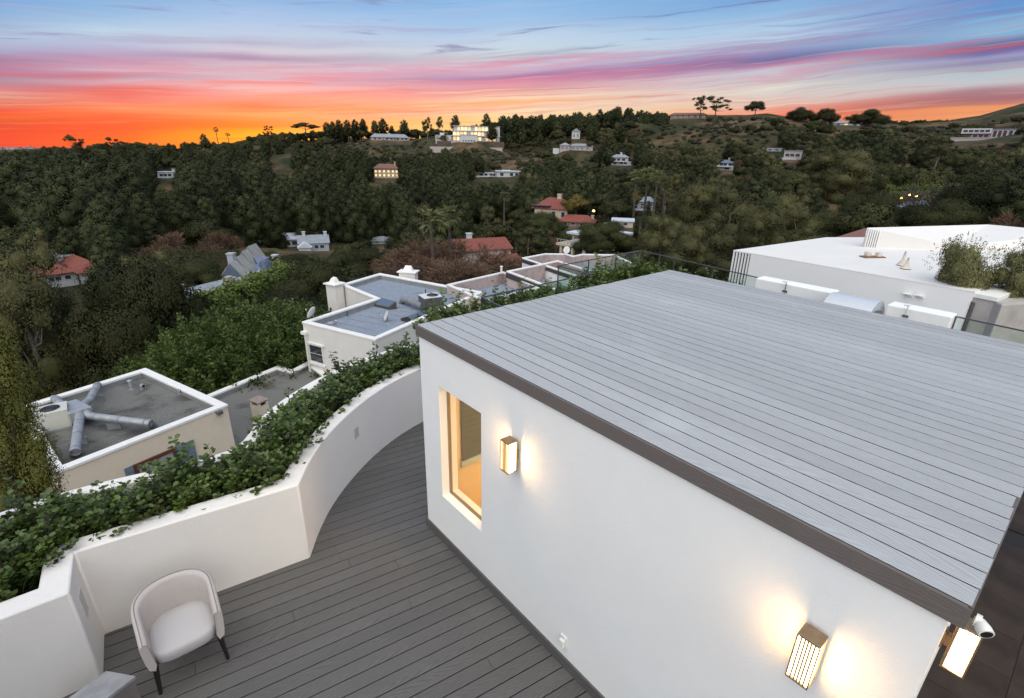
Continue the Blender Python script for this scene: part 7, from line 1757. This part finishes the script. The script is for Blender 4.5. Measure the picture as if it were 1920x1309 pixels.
# everything else of the far wood is one mass: points carrying the same tree meshes
def scatter(name, label, rows):
    pc = bpy.data.collections.new('wood_kinds'); order = {}
    for kd in ('pine', 'oak', 'euc', 'shrub', 'rust'):
        for v, me in enumerate(K[kd].joint):
            order[(kd, v)] = len(order); pc.objects.link(bpy.data.objects.new('wood_kind_%02d' % order[(kd, v)], me))
    n = len(rows); me = bpy.data.meshes.new(name); me.vertices.add(n)
    me.vertices.foreach_set('co', np.array([r[1:4] for r in rows], np.float32).ravel())
    cr = np.random.default_rng(3)
    for nm, ty, vals in (('size', 'FLOAT', [r[4] / K[r[0]].H for r in rows]), ('turn', 'FLOAT', cr.uniform(0, 6.28, n)), ('wide', 'FLOAT', cr.uniform(.9, 1.25, n)), ('pick', 'INT', [order[(r[0], i % len(K[r[0]].joint))] for i, r in enumerate(rows)])):
        a = me.attributes.new(nm, ty, 'POINT'); a.data.foreach_set('value', np.array(vals, np.int32 if ty == 'INT' else np.float32))
    o = bpy.data.objects.new(name, me); COL.objects.link(o); tag(o, label, 'wood', kind='stuff')
    ng = bpy.data.node_groups.new('scatter', 'GeometryNodeTree')
    ng.interface.new_socket('Geometry', in_out='INPUT', socket_type='NodeSocketGeometry'); ng.interface.new_socket('Geometry', in_out='OUTPUT', socket_type='NodeSocketGeometry')
    N, Lk = ng.nodes, ng.links
    gi, go_ = N.new('NodeGroupInput'), N.new('NodeGroupOutput')
    ci = N.new('GeometryNodeCollectionInfo'); ci.inputs['Collection'].default_value = pc; ci.inputs['Separate Children'].default_value = True; ci.inputs['Reset Children'].default_value = True
    ip = N.new('GeometryNodeInstanceOnPoints'); ip.inputs['Pick Instance'].default_value = True
    def attr(nm, ty):
        a = N.new('GeometryNodeInputNamedAttribute'); a.data_type = ty; a.inputs['Name'].default_value = nm; return a.outputs['Attribute']
    sz, wd = attr('size', 'FLOAT'), attr('wide', 'FLOAT')
    m = N.new('ShaderNodeMath'); m.operation = 'MULTIPLY'; Lk.new(sz, m.inputs[0]); Lk.new(wd, m.inputs[1])
    c = N.new('ShaderNodeCombineXYZ'); Lk.new(m.outputs[0], c.inputs[0]); Lk.new(m.outputs[0], c.inputs[1]); Lk.new(sz, c.inputs[2])
    rc = N.new('ShaderNodeCombineXYZ'); Lk.new(attr('turn', 'FLOAT'), rc.inputs[2]); er = N.new('FunctionNodeEulerToRotation'); Lk.new(rc.outputs[0], er.inputs[0])
    Lk.new(gi.outputs[0], ip.inputs['Points']); Lk.new(ci.outputs[0], ip.inputs['Instance']); Lk.new(attr('pick', 'INT'), ip.inputs['Instance Index']); Lk.new(er.outputs[0], ip.inputs['Rotation']); Lk.new(c.outputs[0], ip.inputs['Scale'])
    Lk.new(ip.outputs[0], go_.inputs[0])
    md = o.modifiers.new('scatter', 'NODES'); md.node_group = ng
if rest: scatter('far_wood', 'far wood and scrub covering the valley sides as one mass', rest)
import sys; sys.stderr.write('trees %s rest %d\n' % (dict(made), len(rest)))

# a few lamps already lit in the gardens
glow_s = mat('garden_lamp_glow', (1.0, 0.7, 0.3), 0.5, emit=(1.0, 0.50, 0.12), estr=5.0)
for x, y, D, lb in ((1113, 396, 160, 'glowing orange garden lamp right of the yellow green tree'), (1690, 372, 118, 'small glowing garden lamp left of the grey bare tree, lowest of three'), (1706, 366, 118, 'small glowing garden lamp left of the grey bare tree, middle of three'), (1718, 368, 118, 'small glowing garden lamp left of the grey bare tree, nearest its crown')):
    c = at_y(x, y, D); o = thing('garden_lamp', lb, 'lamp', tuple(map(float, c)), None); r_ = 0.42 if x < 1200 else 0.2
    k_ = MB(); k_.dome(tuple(c), r_, r_, 10, 4); k_.tube([(c[0], c[1], c[2] - r_ * .4), tuple(c)], r_ * .9, 10); k_.build('globe', glow_s, o, smooth=60)
    MB().tube([(c[0], c[1], c[2] - 4.0), (c[0], c[1], c[2] - r_ * .41)], 0.06, 6).build('post', M['acgrey'], o)
# ---------------------------------------------------------------- planter shrubs and terrace hedge, leaf by leaf
def leafy_shrub(seed, n_stem, leaves, H, W, size):
    rng = np.random.default_rng(seed); st = MB(); C, V, Nn, T = [], [], [], []
    for i in range(n_stem):
        a = rng.uniform(0, 6.28); rr = W * math.sqrt(rng.random()); hh = H * rng.uniform(.5, 1.0) * (1 - .35 * (rr / W) ** 2) * (1.4 if rng.random() < .12 else 1.0)
        b = np.array([math.cos(a) * rr * .35, math.sin(a) * rr * .35, -.05]); tip = np.array([math.cos(a) * rr, math.sin(a) * rr, hh]); mid = (b + tip) / 2 + rng.normal(size=3) * .02
        st.tube([b, mid, tip], [.006, .0045, .002], 4, caps=False)
        tint = rng.uniform(.1, .9)
        for j in range(leaves):
            f = 1 - rng.random() ** 1.6 * .85; p = b * (1 - f) ** 2 + 2 * mid * f * (1 - f) + tip * f * f
            az = rng.uniform(0, 6.28); up = rng.uniform(-.1, .9) * (.4 + .6 * f); d = np.array([math.cos(az), math.sin(az), up]); d /= np.linalg.norm(d)
            C.append(p + d * .01); V.append(d); T.append(np.clip(tint * .7 + rng.normal() * .15 + .45 * (f > .86), 0, 1))
    C, V, T = np.array(C), np.array(V), np.array(T); n = len(C)
    s = np.cross(V, np.array([0, 0, 1.0])); s /= np.linalg.norm(s, axis=1)[:, None] + 1e-9; nn = np.cross(s, V); s = s + nn * rng.normal(size=(n, 1)) * .5; s /= np.linalg.norm(s, axis=1)[:, None]; nn = np.cross(s, V)
    L = (size * rng.uniform(.6, 1.15, n))[:, None]; W_ = L * .34
    stem = C; a1 = C + V * L * .42 + s * W_; a2 = C + V * L * .42 - s * W_; b1 = C + V * L * .78 + s * W_ * .86; b2 = C + V * L * .78 - s * W_ * .86; tip = C + V * L - nn * L * .10; m1 = C + V * L * .42 - nn * L * .06; m2 = C + V * L * .78 - nn * L * .08
    P = np.stack([stem, a1, b1, tip, b2, a2, m1, m2], 1).reshape(-1, 3); q = np.array([[0, 1, 2, 6], [6, 2, 3, 7], [0, 6, 4, 5], [6, 7, 3, 4]]) ; q = np.array([[0, 1, 2, 6], [6, 2, 3, 7], [5, 0, 6, 4], [4, 6, 7, 3]])
    F = (np.arange(n)[:, None, None] * 8 + q[None]).reshape(-1, 4)
    return P, F, np.repeat(T, 4), mb_arrays(st)
def shrub_protos(seeds, args, lm):
    out = []
    for s in seeds:
        P, F, T, (sv, sf) = leafy_shrub(s, *args); me = mesh_np('foliage', P, F, lm, T); me.polygons.foreach_set('use_smooth', [True] * len(me.polygons)); out.append((me, mesh_np('stems', sv, sf, M['twig'])))
    return out
def put_shrub(protos, i, loc, s, label, group, rz, name='planter_shrub'):
    o = thing(name, label, 'shrub', loc, group)
    for nm, me in (('foliage', protos[i % len(protos)][0]), ('stems', protos[i % len(protos)][1])):
        c = bpy.data.objects.new(nm, me); COL.objects.link(c); c.parent = o; c.scale = (s, s, s); c.rotation_euler = (0, 0, rz)
        if nm == 'foliage': c['kind'] = 'stuff'
hp1 = shrub_protos((1, 2, 3, 4, 5), (34, 29, 0.54, 0.31, 0.060), M['hedge'])
center = []
bk = np.array(backp); ic_ = dense(offset_path(inn, 0.215), .1)
for p in ic_:
    q = bk[np.argmin(np.hypot(bk[:, 0] - p[0], bk[:, 1] - p[1]))]; center.append((np.array(p), q))
ORD = 'first second third fourth fifth sixth seventh eighth ninth tenth eleventh twelfth thirteenth fourteenth fifteenth sixteenth seventeenth eighteenth nineteenth'.split()
TENS = ['', '', 'twenty', 'thirty', 'forty', 'fifty']
def nth(i): return ORD[i - 1] if i < 20 else (TENS[i // 10][:-1] + 'ieth' if i % 10 == 0 else TENS[i // 10] + '-' + ORD[i % 10 - 1])
rows = {}
last = None; cnt = 0; hr = random.Random(8)
for p, q in center:
    if p[0] < -5.6: continue
    if last is not None and np.linalg.norm(p - last) < 0.30: continue
    last = p; wd = np.linalg.norm(q - p)
    for f in ((.22, .62) if wd > .55 else (.42,)):
        c = p + (q - p) * (f + hr.uniform(-.06, .06)); y = c[1]
        row = 'inner' if f < .45 else 'outer'
        rows[row] = rows.get(row, 0) + 1
        put_shrub(hp1, cnt, (float(c[0]), float(c[1]), 0.80), hr.uniform(.85, 1.15), f'glossy shrub in the curved white planter, {nth(rows[row])} from the left in the {row} row', 'glossy shrubs in the curved white planter', hr.uniform(0, 6.28)); cnt += 1
hp2 = shrub_protos((21, 22, 23), (40, 24, 1.15, 0.55, 0.10), M['hedge2'])
cnt = 0
def hedge_line(s0, t0, s1, t1, n, h, where, z=-0.02):
    global cnt
    for i in range(n):
        u = (i + .5) / n; p = hp(s0 + (s1 - s0) * u + hr.uniform(-.12, .12), t0 + (t1 - t0) * u, z)
        put_shrub(hp2, cnt, p, h * hr.uniform(.85, 1.15), f'light green shrub {where}' + (f', {nth(i + 1)} from the near end' if n > 1 else ''), f'terrace shrubs {where}', hr.uniform(0, 6.28), 'terrace_shrub'); cnt += 1
hedge_line(-5.7, 3.4, -5.95, 8.6, 13, .95, 'outside the glass railing at its first corner', -0.15)
hedge_line(-4.6, 5.4, -5.0, 9.3, 10, .85, 'inside the railing behind the plank roof')
hedge_line(-6.3, 9.4, -6.4, 13.2, 10, .95, 'along the far glass railing')
hedge_line(-6.2, 13.0, -2.4, 12.4, 10, .75, 'along the rear rail by the slotted wall')
hedge_line(-1.9, 11.9, -1.2, 12.3, 1, .5, 'against the left end of the white parapet')
for s, h in ((3.0, .75), (3.9, .7), (4.8, .6)):
    put_shrub(hp2, cnt, hp(s, 11.9 - (s - 3) * .3, -.02), h, {3.0: 'small shrub at the right end of the white parapet', 3.9: 'small shrub in front of the concrete wall, middle of three', 4.8: 'small shrub nearest the right edge below the garden wall'}[s], None, hr.uniform(0, 6.28), 'terrace_shrub'); cnt += 1
# low shrubs at the foot of the pink house, seen through the railing
# olive trees at the right
def make_olive(seed):
    rng = np.random.default_rng(seed); cl, rad = [], []
    for i in range(34):
        d = rand_unit(rng, 1)[0]; k = rng.uniform(.4, 1.0); cl.append([d[0] * 1.1 * k, d[1] * 1.1 * k, 1.0 + d[2] * 0.85 * k]); rad.append(rng.uniform(.3, .5))
    cl, rad = np.array(cl), np.array(rad)
    P, F, T, SN = clumps_to_leaves(cl, rad, 750, 0.085, rng, 2.8, 1.0, .0, 1.0, .55)
    # long wispy shoots beyond the round crown
    C2, V2 = [], []
    for i in range(110):
        d = rand_unit(rng, 1)[0]; d[2] = abs(d[2]) * .9 + .05; st = np.array([0, 0, 1.0]) + d * np.array([1.35, 1.35, 1.2])
        for j in range(8): C2.append(st + d * (j - 2) * .04 + rng.normal(size=3) * .03); V2.append(rand_unit(rng, 1)[0])
    P2, F2 = leaf_quads(np.array(C2), np.array(V2), .095, rng, 3.2)
    return (np.concatenate([P, P2]), np.concatenate([F, F2 + len(P)]), np.concatenate([T, rng.random(len(F2))]), np.concatenate([SN, np.zeros((len(P2), 3))])), mb_arrays(limbs(rng, 1.9, cl[::2], .05))
K['olive'] = Kind(*zip(*[make_olive(s) for s in (91, 92)]), [M['olive'], M['palebark']], 2.4)
NAMES['olive'] = 'olive_tree'
for px, ptop, pb, D, lb in ((1826, 428, 548, 24.5, 'bushy grey green olive tree above the concrete planter'), (1946, 436, 552, 25.0, 'second olive tree cut by the right edge')):
    T = at_y(px, ptop + 8, D); B = at_y(px, pb - 2, D); h = float(T[2] - B[2])
    plant('olive', float(T[0]), float(T[1]), float(B[2]) - h * .33, h * 1.36, lb, None, .66, True)
